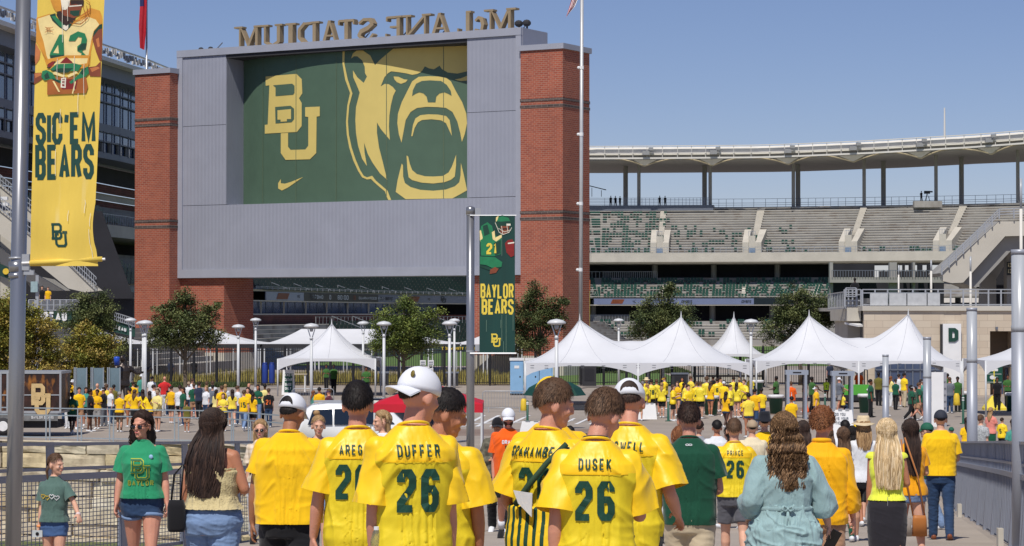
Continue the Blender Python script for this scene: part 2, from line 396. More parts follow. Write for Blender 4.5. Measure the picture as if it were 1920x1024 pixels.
M_stl=mat('pale_concrete',S(192,186,174),.85,.08,.5)
M_bench=mat('bench_metal',S(196,192,184),.55,.08,.8)
M_seatg=mat('green_seat',S(34,74,62),.45,.15,1.5)
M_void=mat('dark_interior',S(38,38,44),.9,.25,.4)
M_rail=mat('galvanised_steel',S(170,173,178),.4,.05,3,metal=.3)
M_mul=mat('grey_frame',S(104,110,122),.5,.06,2)
M_brkd=brick_mat('stand_brick',S(112,58,48),S(92,48,42),S(110,90,80),.8,.25,.02)
M_glass=mat('sky_tint_glass',S(66,82,112),.1,.35,.25,spec=1.0)  # bluish sky reflection is painted into the glass base colour
M_roofw=mat('roof_white',S(216,212,204),.55,.06,.4)
M_soff=mat('soffit_grey',S(150,149,146),.7,.06,.6)
M_col=mat('column_grey',S(150,147,142),.8,.06,.5)
def bowl_root(name,px,z,**t):return empty(name,BP(px,0,z),**t)
R=bowl_root('curved_stand',1500,0,label='curved grandstand with bleachers on the right behind the white tents',cat='grandstand')
L_=bowl_root('glass_stand',120,0,label='tall side grandstand with glass press box behind the yellow banner',cat='grandstand')
def part(mb,name,m,root,**t):return mb.build(name,m,root,world=True,**t)
# --- right: upper deck
AIS=[1236,1408,1587,1763,1935]
N,TR,RI=20,.8,.455;Z0=14.75
mb=MB();strip(mb,1085,2080,steps(.6,Z0,N,TR,RI)+[(.6+N*TR,Z0+N*RI+.2),(.6+N*TR+3,Z0+N*RI+.2)],12)
part(mb,'terrace_steps',M_std,R)
edges=[1085]+[a for a in AIS]+[2080]
for i in range(N):
 for s0,s1 in zip(edges,edges[1:]):
  half=4.5 if i>9 else 15 if i<9 and i>1 else 4.5
  mb=MB();b=.6+i*TR+.3;z=Z0+i*RI+.36
  strip(mb,s0+half,s1-half if s1<2080 else s1,[(b,z),(b,z+.09),(b+.3,z+.09),(b+.3,z)],30,closed=True)
  part(mb,'bench',M_bench,R)
for a in AIS:
 mb=MB()
 for i in range(9,N):
  b=.6+i*TR;z=Z0+i*RI
  for h in(0,1):mb.add([BP(a-5,b-.02+h*.4,z+.02+h*.22-.22),BP(a+5,b-.02+h*.4,z+.02+h*.22-.22),BP(a+5,b-.02+h*.4,z+.24+h*.2),BP(a-5,b-.02+h*.4,z+.24+h*.2)],[(0,1,2,3)]);mb.add([BP(a-5,b-.02+h*.4,z+.24+h*.2),BP(a+5,b-.02+h*.4,z+.24+h*.2),BP(a+5,b+.4+h*.4,z+.24+h*.2),BP(a-5,b+.4+h*.4,z+.24+h*.2)],[(0,1,2,3)])
 part(mb,'aisle_stair',M_stl,R)
 mb=MB()
 for s in(-1,1):
  for(u0,u1)in((6.2,17),):
   p=[(1.5,Z0+.5),(1.5,Z0+2.6),(7.4,Z0+5.0),(8.2,Z0+3.9)]
   lo=[BP(a+s*u0,b,z)for b,z in p];hi=[BP(a+s*u1,b,z)for b,z in p]
   mb.add(lo+hi,[(0,1,2,3),(7,6,5,4),(0,4,5,1),(1,5,6,2),(2,6,7,3),(3,7,4,0)])
 part(mb,'portal_wall',M_stl,R)
 mb=MB();mb.add([BP(a-6.2,1.7,Z0+.5),BP(a+6.2,1.7,Z0+.5),BP(a+6.2,1.7,Z0+3.7),BP(a-6.2,1.7,Z0+3.7)],[(0,1,2,3)]);part(mb,'portal_back',M_stl,R)
 mb=MB();mb.add([BP(a-5.6,1.6,Z0+.5),BP(a+5.6,1.6,Z0+.5),BP(a+5.6,1.6,Z0+1.6),BP(a-5.6,1.6,Z0+1.6)],[(0,1,2,3)]);part(mb,'portal_opening',mat('portal_sky',S(120,140,165),.3),R)
 mb=MB()
 for q in range(5):mb.bar(BP(a-6+3*q,1.8,Z0+3.7),BP(a-6+3*q,1.8,Z0+4.5),.06)
 mb.bar(BP(a-6,1.8,Z0+4.5),BP(a+6,1.8,Z0+4.5),.08)
 part(mb,'portal_rail',M_rail,R)
mb=MB();strip(mb,1085,2080,[(.55,Z0+.75),(-.1,Z0+.75),(-.1,Z0-.75),(.4,Z0-1.0),(16,Z0-1.2),(16,Z0-.4)],12)
part(mb,'deck_front',M_stl,R)
def rail_along(name,root,px0,px1,b,z,h,n,m=None,mid=(.5,),th=.06):
 mb=MB()
 for q in(1.0,)+mid:
  strip(mb,px0,px1,[(b,z+h*q),(b,z+h*q+th),(b+th,z+h*q+th),(b+th,z+h*q)],20,closed=True)
 for i in range(n+1):
  px=px0+(px1-px0)*i/n;mb.bar(BP(px,b,z),BP(px,b,z+h),th)
 part(mb,name,m or M_rail,root)
rail_along('front_rail',R,1085,2080,0,Z0+.75,.95,90)
ZT=Z0+N*RI+.2;BT=.6+N*TR
mb=MB();strip(mb,1085,2080,[(BT+3,ZT),(BT+3,ZT-3)],20);part(mb,'back_wall',M_std,R)
rail_along('top_rail',R,1325,2080,BT+1.2,ZT,1.45,52,M_mul,(.5,.25))
rail_along('top_rail',R,1085,1325,BT+1.0,ZT+.35,1.35,34,M_rail,(.2,.4,.6,.8))
mb=MB();strip(mb,1085,1330,[(BT-1.2,ZT-.6),(BT-1.2,ZT+.35),(BT+4,ZT+.35),(BT+4,ZT-.6)],20,closed=True);part(mb,'top_walkway',M_mul,R)
mb=MB()
for px in[1085,1110,1150,1195,1240,1290]:mb.bar(BP(px,BT-.9,ZT-1.2),BP(px+30,BT-.9,ZT-1.2),.6,.25)
part(mb,'walkway_truss',M_dgrey,R)
# --- canopy
BC=10.5;ZU=32.1;CANR=1.4
mb=MB();strip(mb,1060,2080,[(BC+.6,ZU),(BC+30,ZU-.5),(BC+30,ZU+.3),(BC+22,ZU+2.6),(BC+.6,ZU+1.6)],12,closed=True)
part(mb,'canopy_soffit',M_soff,R)
mb=MB();strip(mb,1060,2080,[(BC,ZU+.9),(BC,ZU+1.9),(BC+.6,ZU+2.3),(BC+.6,ZU+.9)],12,closed=True);part(mb,'canopy_fascia',M_roofw,R)
for zz,th in((ZU+.15,.28),(ZU+2.35,.14),(ZU+1.1,.1)):
 mb=MB();strip(mb,1060,2080,[(BC-.7,zz),(BC-.7,zz+th),(BC-.35,zz+th),(BC-.35,zz)],16,closed=True);part(mb,'gutter_tube',M_roofw,R)
for i in range(38):
 mb=MB();px=1075+27*i;mb.bar(BP(px,BC-.5,ZU+.3),BP(px,BC-.5,ZU+2.4),.10);part(mb,'catwalk_post',M_roofw,R)
SUP=[1205,1330,1457,1578,1700,1817,1933,2050]
mc=mat('support_cream',S(196,182,152),.7,.06,1)
for i,s in enumerate(SUP):
 for sg in(-1,1):
  mb=MB();pts=[]
  for q in range(7):
   t=q/6;pts.append(BP(s+sg*58*t,BC+.1+1.2*(1-t),ZU-.95+1.15*(1-(1-t)**2)))
  mb.tube(pts,[.2,.18,.16,.14,.12,.1,.08],6);part(mb,'arched_rib',mc,R)
 mb=MB();mb.add([BP(s-22,BC+.2,ZU+.1),BP(s+22,BC+.2,ZU+.1),BP(s,BC+1.2,ZU-.95)],[(0,1,2)])
 mb.add([BP(s-22,BC+.5,ZU+.1),BP(s+22,BC+.5,ZU+.1),BP(s,BC+3.5,ZU-.4)],[(0,1,2)])
 part(mb,'rib_web',M_roofw,R)
 mb=MB();mb.box(BP(s+3,BC-.9,ZU+1.2),(1.2,.8,.7));mb.box(BP(s+12,BC-.9,ZU+1.9),(.8,.6,.5));part(mb,'floodlight',mat('lamp_housing',S(150,150,150),.5),R)
for px in(1192,1323,1457,1586,1717,1848,1978):
 mb=MB();mb.tube([BP(px,BT+.6,ZT-1.6),BP(px,BT+.6,ZU+.1)],.31,12);part(mb,'column',M_col,R)
for px in(1163,1308,1453,1602,1748,1893,2040):
 mb=MB();mb.tube([BP(px,BT+8,ZT-6),BP(px,BT+8,ZU)],.43,12);part(mb,'column',M_col,R)
mb=MB();a=BP(1718,BC+14,ZU+1);mb.tube([a,a+Vector((0,0,7.6))],[.22,.12],8);part(mb,'roof_mast',M_roofw,R)
mb=MB();b0=BP(1705,BT-1.4,ZT-.7);mb.box(b0,(4.8,1.6,1.1));part(mb,'camera_platform',M_std,R)
CANR=0.0
mb=MB()
for q in range(3):
 mb.box(BP(1112+2*q,BT+2,ZT+1+q*1.4),(3.4-q*.7,2,.35));mb.bar(BP(1104,BT+1,ZT+1+q*1.4),BP(1118,BT+1,ZT+2.6+q*1.2),.3)
for q in range(6):mb.bar(BP(1106+4*q,BT+.9,ZT+2),BP(1106+4*q,BT+.9,ZT+5.4-q*.45),.1)
mb.bar(BP(1106,BT+.9,ZT+5.4),BP(1128,BT+.9,ZT+3.2),.15);mb.bar(BP(1104,BT+1,ZT),BP(1109,BT+1,ZT+2.2),.5)
part(mb,'stair_tower',mat('black_steel',S(44,46,54),.6),R)
# --- decks that run all round
def seats(root,name,px0,px1,b0,z0,n,tr,ri,dens,m=M_seatg,seed=1,sp=.56):
 rn=random.Random(seed);mb=MB()
 for i in range(n):
  px=px0
  while px<px1:
   d=bowl_d(px);px+=sp*F/d*(1 if px>460 else .75)
   u=noise.noise(Vector((px*.08,i*2.3,seed)))+.5
   if u>dens:continue
   b=b0+i*tr+.35;z=z0+i*ri+.35
   c0=BP(px,b,z);c1=BP(px+sp*.8*F/d*(1 if px>460 else .75),b,z)
   e=BP(px,b+.38,z);dx=e-c0
   mb.add([c0,c1,c1+dx+Vector((0,0,.02)),c0+dx+Vector((0,0,.02)),c0+dx+Vector((0,0,.48)),c1+dx+Vector((0,0,.48)),c0-Vector((0,0,.1)),c1-Vector((0,0,.1))],[(0,1,2,3),(3,2,5,4),(6,7,1,0)])
 part(mb,name,m,root,kind='stuff')
def tier(root,px0,px1,b0,z0,n,tr,ri,m=M_std,nm='terrace_steps'):
 mb=MB();strip(mb,px0,px1,steps(b0,z0,n,tr,ri),14);part(mb,nm,m,root)
seats(R,'green_seats',1090,1240,.6,Z0,18,TR,RI,.42,seed=3);seats(R,'green_seats',1240,1480,.6,Z0,12,TR,RI,.24,seed=8)
seats(R,'green_seats',1480,1900,.6,Z0,3,TR,RI,.22,seed=9)
for root,p0,p1,tag_ in((L_,-200,1085,'A'),(R,1085,2080,'B')):
 tier(root,p0,p1,-16,.9,7,.85,.42)
 tier(root,p0,p1,-2.6,7.75,9,.85,.40)
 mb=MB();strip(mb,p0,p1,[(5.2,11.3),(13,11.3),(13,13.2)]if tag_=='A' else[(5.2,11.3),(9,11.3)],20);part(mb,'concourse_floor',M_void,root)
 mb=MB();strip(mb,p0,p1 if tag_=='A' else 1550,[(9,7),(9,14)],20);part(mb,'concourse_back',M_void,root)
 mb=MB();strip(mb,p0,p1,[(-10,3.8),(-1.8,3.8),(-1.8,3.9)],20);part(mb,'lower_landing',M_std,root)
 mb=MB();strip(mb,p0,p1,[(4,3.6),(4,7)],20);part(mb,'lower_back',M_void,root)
 mb=MB();strip(mb,p0,p1,[(-2.7,6.65),(6,6.9)],20);part(mb,'deck_underside',M_soff,root)
 mb=MB();strip(mb,p0,p1,[(-2.85,7.95),(-2.55,7.95),(-2.55,7.75)],14);strip(mb,p0,p1,[(-2.85,6.55),(-2.85,6.7)],14);part(mb,'deck_edge',M_stl,root)
 mb=MB();strip(mb,p0,p1,[(-17,0),(-17,.9),(-16,.9)],20);part(mb,'field_wall',M_std,root)
 x=p0+30
 while x<p1:
  mb=MB();mb.tube([BP(x,6.8,6),BP(x,6.8,14)],.5,6);part(mb,'concourse_column',M_col,root)
  mb=MB();mb.tube([BP(x,1.5,2),BP(x,1.5,7)],.5,6);part(mb,'concourse_column',M_col,root);x+=110
seats(L_,'green_seats',455,1085,-2.6,7.75,8,.85,.40,2,seed=4);seats(L_,'green_seats',120,260,-2.6,7.75,7,.85,.40,2,seed=5)
seats(L_,'green_seats',455,960,-16,.9,7,.85,.42,2,seed=6)
seats(R,'green_seats',1090,1560,-2.6,7.75,8,.85,.40,.62,seed=7);seats(R,'green_seats',1090,1500,-16,.9,7,.85,.42,.3,seed=10)
for i in range(6):
 mb=MB();b=-2.6+i*.85+.35;z=7.75+i*.4+.3;strip(mb,1085,1560,[(b,z),(b,z+.07),(b+.3,z+.07),(b+.3,z)],40,closed=True);part(mb,'bench',M_bench,R)
 mb=MB();b=-16+i*.85+.35;z=.9+i*.42+.3;strip(mb,1085,1560,[(b,z),(b,z+.07),(b+.3,z+.07),(b+.3,z)],40,closed=True);part(mb,'bench',M_bench,R)
for a in(1245,1395,1530):
 mb=MB()
 for i in range(8):mb.add([BP(a+h,-2.6+i*.85+e,7.8+i*.4+g)for h,e,g in((-4,0,0),(4,0,0),(4,.85,.4),(-4,.85,.4))],[(0,1,2,3)])
 part(mb,'aisle_stair',M_stl,R)
M_led=mat('ribbon_screen',S(112,122,152),.4,.04,.5)
M_led2=mat('ribbon_screen_dark',S(22,34,40),.4,.04,.5)
M_ink=mat('ribbon_ink',S(24,34,44),.5)
M_org=mat('ribbon_orange',S(120,62,34),.5);M_wht=mat('ribbon_white',S(190,196,200),.5)
def led(root,p0,p1,m):
 mb=MB();strip(mb,p0,p1,[(-2.9,6.72),(-2.9,7.72),(-2.75,7.72),(-2.75,6.72)],12,closed=True);part(mb,'ribbon_board',m,root)
led(R,1100,1418,M_led);led(R,1418,1500,M_led2);led(L_,130,252,mat('ribbon_grey',S(112,124,128),.5));led(L_,455,528,mat('ribbon_pale',S(150,158,172),.5))
led(L_,528,672,M_led2);led(L_,672,1085,mat('ribbon_mid',S(112,118,132),.5))
def ledtext(root,txt,px,z,h,m,**k):
 mb=MB();sc=lambda x:px+x*F/bowl_d(px)*(1 if px>600 else .8)
 print_text(mb,txt,0,z,h,lambda x,zz,l:BP(sc(x),-2.93-.004*l,zz),**k);part(mb,'ribbon_text',m,root)
for px,root in((1142,R),(470,L_),(722,L_)):
 mb=MB();mb.add([BP(px+u,-2.93,z)for u,z in((4,6.85),(26,6.85),(30,7.6),(8,7.6))],[(0,1,2,3)]);part(mb,'ribbon_logo',M_org,root)
 ledtext(root,'OSU',px+9,7.0,.45,M_ink,wfac=.6,tfac=.2);ledtext(root,'VS',px+45,7.05,.35,M_ink,wfac=.5)
 mb=MB();print_mono(mb,0,6.8,.8,.85,lambda x,z,l:BP(px+70+x*F/bowl_d(px),-2.93-.004*l,z),th=.16);part(mb,'ribbon_monogram',M_ink,root)
for px,root in((1285,R),(1100,R),(1398,R),(680,L_),(862,L_),(222,L_)):ledtext(root,'COWBOYS' if px!=1100 else 'BOYS',px-6,6.95,.5,M_ink,wfac=.42,slant=.2)
ledtext(L_,'PROMO',545,7.0,.5,M_wht,wfac=.55);ledtext(L_,'0',577,6.95,.6,M_wht);ledtext(L_,'80:00',593,6.95,.6,M_wht,wfac=.6);ledtext(L_,'0',624,6.95,.6,M_org)
ledtext(L_,'GUARANTEED RATE',634,7.05,.35,M_wht,wfac=.6)
mb=MB();strip(mb,440,800,[(-1.6,5.05),(-1.6,6.6)],14);part(mb,'press_glass',M_glass,L_)
mb=MB();strip(mb,440,1000,[(-1.9,3.85),(-1.9,4.95),(-1.6,4.95)],14);part(mb,'brick_band',M_brkd,L_)
mb=MB();strip(mb,440,800,[(-1.95,4.95),(-1.95,5.12),(-1.6,5.12)],14);part(mb,'window_sill',M_stl,L_)
for px in(462,506,548,588,628,668,708):mb=MB();mb.bar(BP(px,-1.8,5.05),BP(px,-1.8,6.62),.18);part(mb,'mullion',M_stl,L_)
for px in range(474,790,14):mb=MB();mb.bar(BP(px,-1.65,5.05),BP(px,-1.65,6.62),.05);part(mb,'mullion',M_mul,L_)
rail_along('deck_rail',L_,440,1085,-2.6,7.95,.35,60);rail_along('lower_rail',L_,440,900,-9.8,3.8,.9,60,M_rail,())
rail_along('deck_rail',R,1085,1230,4.8,11.2,1.2,40,M_rail,());rail_along('lower_rail',R,1085,1180,-1.6,3.8,1.1,34,M_rail,())
for px in list(range(500,880,42)):
 for(dz,b)in((2.0,2.5),(.3,-1.6)):
  mb=MB();pts=[BP(px-6,b+.6,7.7+dz+.2),BP(px-6,b+.6,8.4+dz+.2),BP(px+6,b-.6,7.9+dz),BP(px+6,b-.6,7.3+dz)]
  mb.tube(pts,.05,5);part(mb,'hand_rail',M_rail,L_)
for px in(476,640,690,520,800,850):
 mb=MB();mb.tube([BP(px-5,-10,3.9),BP(px-5,-10,4.8),BP(px+6,-13,3.4),BP(px+6,-13,2.6)],.05,5);part(mb,'hand_rail',M_rail,L_)
 # --- left: upper front, brick bands, glass press box, roof
mb=MB();strip(mb,-200,420,[(1.5,13.0),(1.2,12.7),(1.2,13.9),(1.8,13.9),(1.8,14.0)],14);strip(mb,-200,420,[(1.5,12.8),(12,12.8)],20);part(mb,'balcony_front',M_stl,L_)
rail_along('balcony_rail',L_,-150,420,1.3,13.9,1.0,130,M_rail,())
tier(L_,-200,420,1.6,14.0,5,.85,.45);seats(L_,'green_seats',120,260,1.6,14.0,5,.85,.45,.75,seed=12)
for i,(z0,z1,m)in enumerate(((16.1,16.9,M_brkd),(16.9,17.6,M_stl),(17.6,18.5,M_brkd),(18.5,20.2,M_void),(20.2,20.9,M_mul))):
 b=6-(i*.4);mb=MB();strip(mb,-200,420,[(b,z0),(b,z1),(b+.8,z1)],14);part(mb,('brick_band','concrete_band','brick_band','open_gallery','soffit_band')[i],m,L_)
for px in range(134,260,20):mb=MB();mb.box(BP(px,5.3,17.3),(.9,.9,.3));part(mb,'gallery_vent',M_dgrey,L_)
bx=1.4
mb=MB();strip(mb,-200,420,[(bx+8,20.4),(bx,20.4),(bx,21.0),(bx+.3,21.0)],14);part(mb,'floor_edge',M_mul,L_)
mb=MB();strip(mb,-200,420,[(bx+.3,20.9),(bx+.3,23.1)],14);part(mb,'lower_glazing',M_glass,L_)
mb=MB();strip(mb,-200,420,[(bx+.3,23.0),(bx,23.0),(bx,23.8),(bx+.3,23.8)],14);part(mb,'floor_edge',M_mul,L_)
mb=MB();strip(mb,-200,420,[(bx+.3,23.7),(bx+.3,28.0)],14);part(mb,'upper_glazing',M_glass,L_)
mb=MB();strip(mb,-200,420,[(bx+.3,27.9),(bx-1.2,28.0),(bx-1.2,29.4),(bx+14,29.6)],14);part(mb,'roof_soffit',M_mul,L_)
mb=MB();strip(mb,-200,420,[(bx-2.4,29.3),(bx-2.4,29.7),(bx-1.6,29.9),(bx+12,30.2),(bx+12,29.5),(bx-1.6,29.3)],14,closed=True);part(mb,'roof_edge',M_roofw,L_)
rn=random.Random(2)
for i in range(96):
 px=-60+i*3.6;mb=MB();mb.box(BP(px,bx-2.2,30.1+rn.random()*.4),(.22,.4,.3+rn.random()*.3),rn.random());part(mb,'floodlight',M_roofw if rn.random()<.6 else M_mul,L_)
mb=MB();strip(mb,-200,420,[(bx-2.3,30.75),(bx-2.3,30.9),(bx-2.1,30.9),(bx-2.1,30.75)],20,closed=True);part(mb,'light_rail',M_roofw,L_)
for i in range(26):
 px=-100+i*15.2
 mb=MB();mb.bar(BP(px,bx,20.9),BP(px,bx,23.1),.12);mb.bar(BP(px,bx,23.8),BP(px,bx,28.0),.12);part(mb,'mullion',M_mul,L_)
for z in(26.9,25.9,22.0):
 mb=MB();strip(mb,-200,420,[(bx-.02,z),(bx-.02,z+.12),(bx+.2,z+.12),(bx+.2,z)],20,closed=True);part(mb,'transom',M_mul,L_)
for i in range(18):
 px=6+i*16;mb=MB();mb.add([BP(px+u,bx+.2,z)for u,z in((0,21.0),(7,21.0),(7,22.2),(0,22.2))],[(0,1,2,3)]);part(mb,'open_window',mat('black_window',S(14,14,18),.5),L_)
mb=MB();mb.add([(-40,235,.02),(160,235,.02),(160,380,.02),(-40,380,.02)],[(0,1,2,3)]);mb.build('playing_field',M_field,kind='structure',label='green football turf inside the stadium')
# ================================================================ SCOREBOARD
FB=Frame((975-960)/F*200,200,-radians(30))
SB=empty('scoreboard',FB.o,FB.a,label='giant grey metal scoreboard with bear banner between two brick towers',cat='scoreboard')
def ribbed(name,c,sc=9.0,axis=0):
 m=mat(name,c,.5,.05,.5,spec=.35,spots=(tuple(v*.9 for v in c[:3]),.25,.5,.5));t,b=nodes_of(m)
 tc=t.nodes.new('ShaderNodeTexCoord');wv=t.nodes.new('ShaderNodeTexWave');wv.bands_direction='XYZ'[axis];wv.inputs['Scale'].default_value=sc
 t.links.new(tc.outputs['Object'],wv.inputs['Vector']);bp=t.nodes.new('ShaderNodeBump');bp.inputs['Strength'].default_value=.45 if not axis else .12;bp.inputs['Distance'].default_value=.04
 t.links.new(wv.outputs['Fac'],bp.inputs['Height']);t.links.new(bp.outputs[0],b.inputs['Normal']);return m
M_rib=ribbed('ribbed_metal',S(152,155,168),.8)
M_riby=ribbed('ribbed_metal_side',S(150,153,166),.8,1)
M_met=mat('flat_metal',S(158,161,173),.5,.05,.6)
M_brick=brick_mat('tower_brick',S(166,88,65),S(146,73,56),S(168,134,116),.44,.165,.016,var=.10)
M_dbrick=brick_mat('band_brick',S(92,78,74),S(72,62,60),S(130,116,108),.55,.21,.02)
at=FB.at
x0,zt0=at(333,95);x1,zt1=at(978,52);ZTOP=(zt0+zt1)/2
_,zb0=at(331,521);_,zb1=at(975,516);ZBOT=(zb0+zb1)/2
rx0,rz0=at(424,108);rx1,rz1=at(876,82);RT=(rz0+rz1)/2
_,sa=at(424,382);_,sb_=at(876,372);RB=(sa+sb_)/2
print('board',x0,x1,ZTOP,ZBOT,'recess',rx0,rx1,RT,RB,zt0,zt1,rz0,rz1,sa,sb_)
def bp_(name,m,x_0,x_1,y0,y1,z0,z1,root=SB):
 mb=MB();mb.bb(x_0,x_1,y0,y1,z0,z1);return mb.build(name,m,root)
DEP=4.2
zs=at(333,238)[1]
bw=at(343,300)[0]-x0
bp_('edge_trim',M_met,x0,x0+bw,-.12,DEP,ZBOT,RT+.35)
bp_('lintel',M_met,x0,x1+.02,-.15,DEP,RT+.35,ZTOP)
bp_('lintel_underside',M_dgrey,rx0,rx1,.0,3.6,RT+.02,RT+.35)
bp_('edge_trim',M_met,x1-.5,x1,-.12,DEP,ZBOT,RT+.35)
bp_('edge_trim',M_met,x0+bw,x1-.5,-.12,DEP,ZBOT,ZBOT+.75)
bp_('ribbed_panel',M_rib,x0+bw,rx0,0,DEP,zs+.02,RT+.35)
bp_('ribbed_panel',M_rib,x0+bw,rx0,0,DEP,RB+.0,zs-.02)
bp_('ribbed_panel',M_rib,rx1,x1-.5,0,DEP,zs+.02,RT+.35)
bp_('ribbed_panel',M_rib,rx1,x1-.5,0,DEP,RB+.0,zs-.02)
bp_('ribbed_panel',M_rib,x0+bw,x1-.5,0,DEP,ZBOT+.75,RB-.04)
bp_('joint_strip',M_dgrey,x0+bw,rx0-.02,.05,DEP-.1,zs-.03,zs+.03);bp_('joint_strip',M_dgrey,rx1+.02,x1-.5,.05,DEP-.1,zs-.03,zs+.03)
bp_('recess_side',M_riby,rx0-.02,rx0+.03,.02,3.7,RB,RT+.3)
bp_('recess_back',M_met,rx0,rx1,3.6,3.7,RB,RT+.3)
xs=FB.pt(1027,70,DEP)
bp_('side_sheet',M_riby,x1+.02,x1+.06,.1,DEP+.1,ZTOP-3.2,ZTOP-.02)
DC=[(0,2.6),(.10,1.57),(.26,.9),(.445,.66),(.60,.8),(.80,1.48),(1,2.4)]
def DX(x):
 u=max(0,min(1,(x-rx0)/(rx1-rx0)))
 k=len(DC)-1
 for i in range(k):
  if u<=DC[i+1][0]:
   (a,va),(b,vb)=DC[i],DC[i+1];p0=DC[max(i-1,0)];p3=DC[min(i+2,k)]
   ma=(vb-p0[1])/(b-p0[0])if i else(vb-va)/(b-a);mb_=(p3[1]-va)/(p3[0]-a)if i+1<k else(vb-va)/(b-a)
   t=(u-a)/(b-a);h=b-a
   return(2*t**3-3*t**2+1)*va+(t**3-2*t**2+t)*h*ma+(-2*t**3+3*t**2)*vb+(t**3-t**2)*h*mb_
 return DC[-1][1]
def onscreen(px,py):
 dep=1.5
 for _ in range(8):x,z=at(px,py,dep);dep=DX(x)
 return x,z
def DXc(x):
 g=(rx1-rx0)/60;i=min(59,max(0,int((x-rx0)/g)));a=rx0+i*g;t=(x-a)/g
 return DX(a)*(1-t)+DX(a+g)*t
M_scg=mat('banner_green',S(78,102,84),.55,.05,.8);M_scy=mat('banner_gold',S(214,192,112),.55,.03,.8)
mb=MB();K=60;NP=8
for i in range(K):
 a=rx0+(rx1-rx0)*i/K;b=rx0+(rx1-rx0)*(i+1)/K
 mb.add([(a,DX(a),RB-.5),(b,DX(b),RB-.5),(b,DX(b),RT+.3),(a,DX(a),RT+.3)],[(0,1,2,3)])
scr=mb.build('bear_banner',M_scg,SB)
for i in range(1,8):
 x=rx0+(rx1-rx0)*(.12,.28,.455,.655,.865,.9,.99)[i-1]
 if i in(6,7):continue
 mb=MB();mb.add([(x-.03,DX(x-.03)-.045,RB-.4),(x+.03,DX(x+.03)-.045,RB-.4),(x+.03,DX(x+.03)-.045,RT+.2),(x-.03,DX(x-.03)-.045,RT+.2)],[(0,1,2,3)])
 mb.build('seam',mat('seam_green',S(92,108,84),.6),scr)
def art(name,pts,m,layer,px=lambda p:p):
 xz=[onscreen(*px(p))for p in pts]
 bm=bmesh.new();vs=[bm.verts.new((x,0,z))for x,z in xz];bm.faces.new(vs).normal_update()
 bmesh.ops.triangulate(bm,faces=bm.faces[:],ngon_method='EAR_CLIP')
 lo=min(x for x,z in xz);hi=max(x for x,z in xz);x=rx0+math.ceil((lo-rx0)/((rx1-rx0)/K))*(rx1-rx0)/K
 def cut(co,no):bmesh.ops.bisect_plane(bm,geom=bm.verts[:]+bm.edges[:]+bm.faces[:],plane_co=co,plane_no=no)
 while x<hi:cut((x,0,0),(1,0,0));x+=(rx1-rx0)/K
 for v in bm.verts:
  v.co.x=min(max(v.co.x,rx0+.01),rx1-.005);v.co.y=DXc(v.co.x)-.03-.02*layer
  v.co.z=max(v.co.z,RB-.4)
 me=bpy.data.meshes.new(name);bm.to_mesh(me);bm.free();me.materials.append(m)
 return link_mesh(name,me,scr)
z7=lambda p:(640+p[0]/3.304,80+p[1]/3.304);z4=lambda p:(400+p[0]/2.56,p[1]/2.56)
B=[('bear_outline',[(8,40),(8,130),(25,230),(55,312),(38,390),(30,490),(35,570),(50,650),(75,730),(105,795),(130,835),(160,848),(185,845),(205,865),(235,892),(272,922),(280,950),(292,975),(310,975),(298,945),(288,918),(250,885),(215,855),(192,825),(160,835),(140,825),(118,790),(90,725),(65,650),(48,570),(42,490),(50,390),(70,315),(40,225),(20,130),(22,45)],1,0),('bear_face',[(62,98),(72,68),(100,47),(125,42),(180,80),(210,140),(235,112),(322,38),(322,5),(860,5),(860,178),(780,178),(720,192),(660,185),(625,165),(610,143),(575,165),(545,160),(518,147),(505,170),(490,185),(470,195),(440,200),(400,190),(345,182),(310,178),(290,190),(268,215),(245,272),(270,256),(295,258),(320,275),(338,298),(322,330),(308,390),(299,450),(296,520),(302,603),(270,565),(245,535),(222,495),(222,560),(235,650),(258,740),(285,850),(240,810),(195,745),(165,690),(142,620),(145,680),(160,765),(130,720),(105,640),(92,560),(88,480),(92,400),(115,310),(95,260),(75,215),(73,172),(100,215),(140,250),(160,210),(148,190),(146,150),(130,110),(100,85),(80,85)],1,0),('bear_eye',[(325,210),(355,212),(390,228),(412,230),(400,245),(370,256),(345,245),(330,228)],1,0),('bear_eye',[(705,228),(740,222),(782,205),(782,235),(745,238),(720,234)],1,0),('bear_muzzle',[(348,500),(352,440),(375,370),(410,300),(440,240),(480,212),(540,208),(600,210),(650,218),(680,240),(710,300),(750,370),(775,440),(780,500),(765,570),(748,615),(738,560),(720,490),(690,430),(650,405),(600,400),(530,398),(470,405),(430,430),(400,480),(385,560),(374,620),(358,570)],1,0),('bear_nose',[(440,332),(445,295),(465,255),(500,238),(550,234),(620,238),(655,262),(680,300),(685,330),(665,318),(640,308),(610,315),(590,335),(585,370),(538,370),(530,335),(510,315),(485,308),(460,318)],0,1),('bear_teeth',[(434,580),(445,510),(460,470),(490,450),(540,444),(600,446),(650,455),(672,480),(680,530),(686,578),(668,540),(650,500),(620,482),(560,475),(500,480),(475,495),(455,530),(442,580)],1,0),('bear_teeth',[(405,700),(415,705),(425,750),(440,790),(470,815),(520,828),(570,830),(630,826),(665,805),(685,770),(700,730),(712,695),(712,760),(704,830),(680,850),(640,865),(570,873),(500,868),(440,852),(418,835),(410,780)],1,0),('bear_jaw',[(375,750),(383,760),(384,830),(395,870),(430,895),(490,912),(570,918),(650,910),(705,890),(732,865),(740,820),(742,745),(760,820),(780,915),(740,938),(690,965),(400,970),(338,925),(350,850)],1,0)]
for nm,pts,g,ly in B:art(nm,pts,M_scy if g else M_scg,ly,z7)
art('monogram_letter',[(252,368),(400,355),(425,380),(428,448),(412,472),(425,495),(425,605),(402,634),(248,642),(248,600),(262,598),(270,410),(252,412)],M_scy,0,z4)
art('monogram_hole',[(288,410),(380,402),(391,412),(391,446),(384,455),(300,462),(300,420)],M_scg,1,z4)
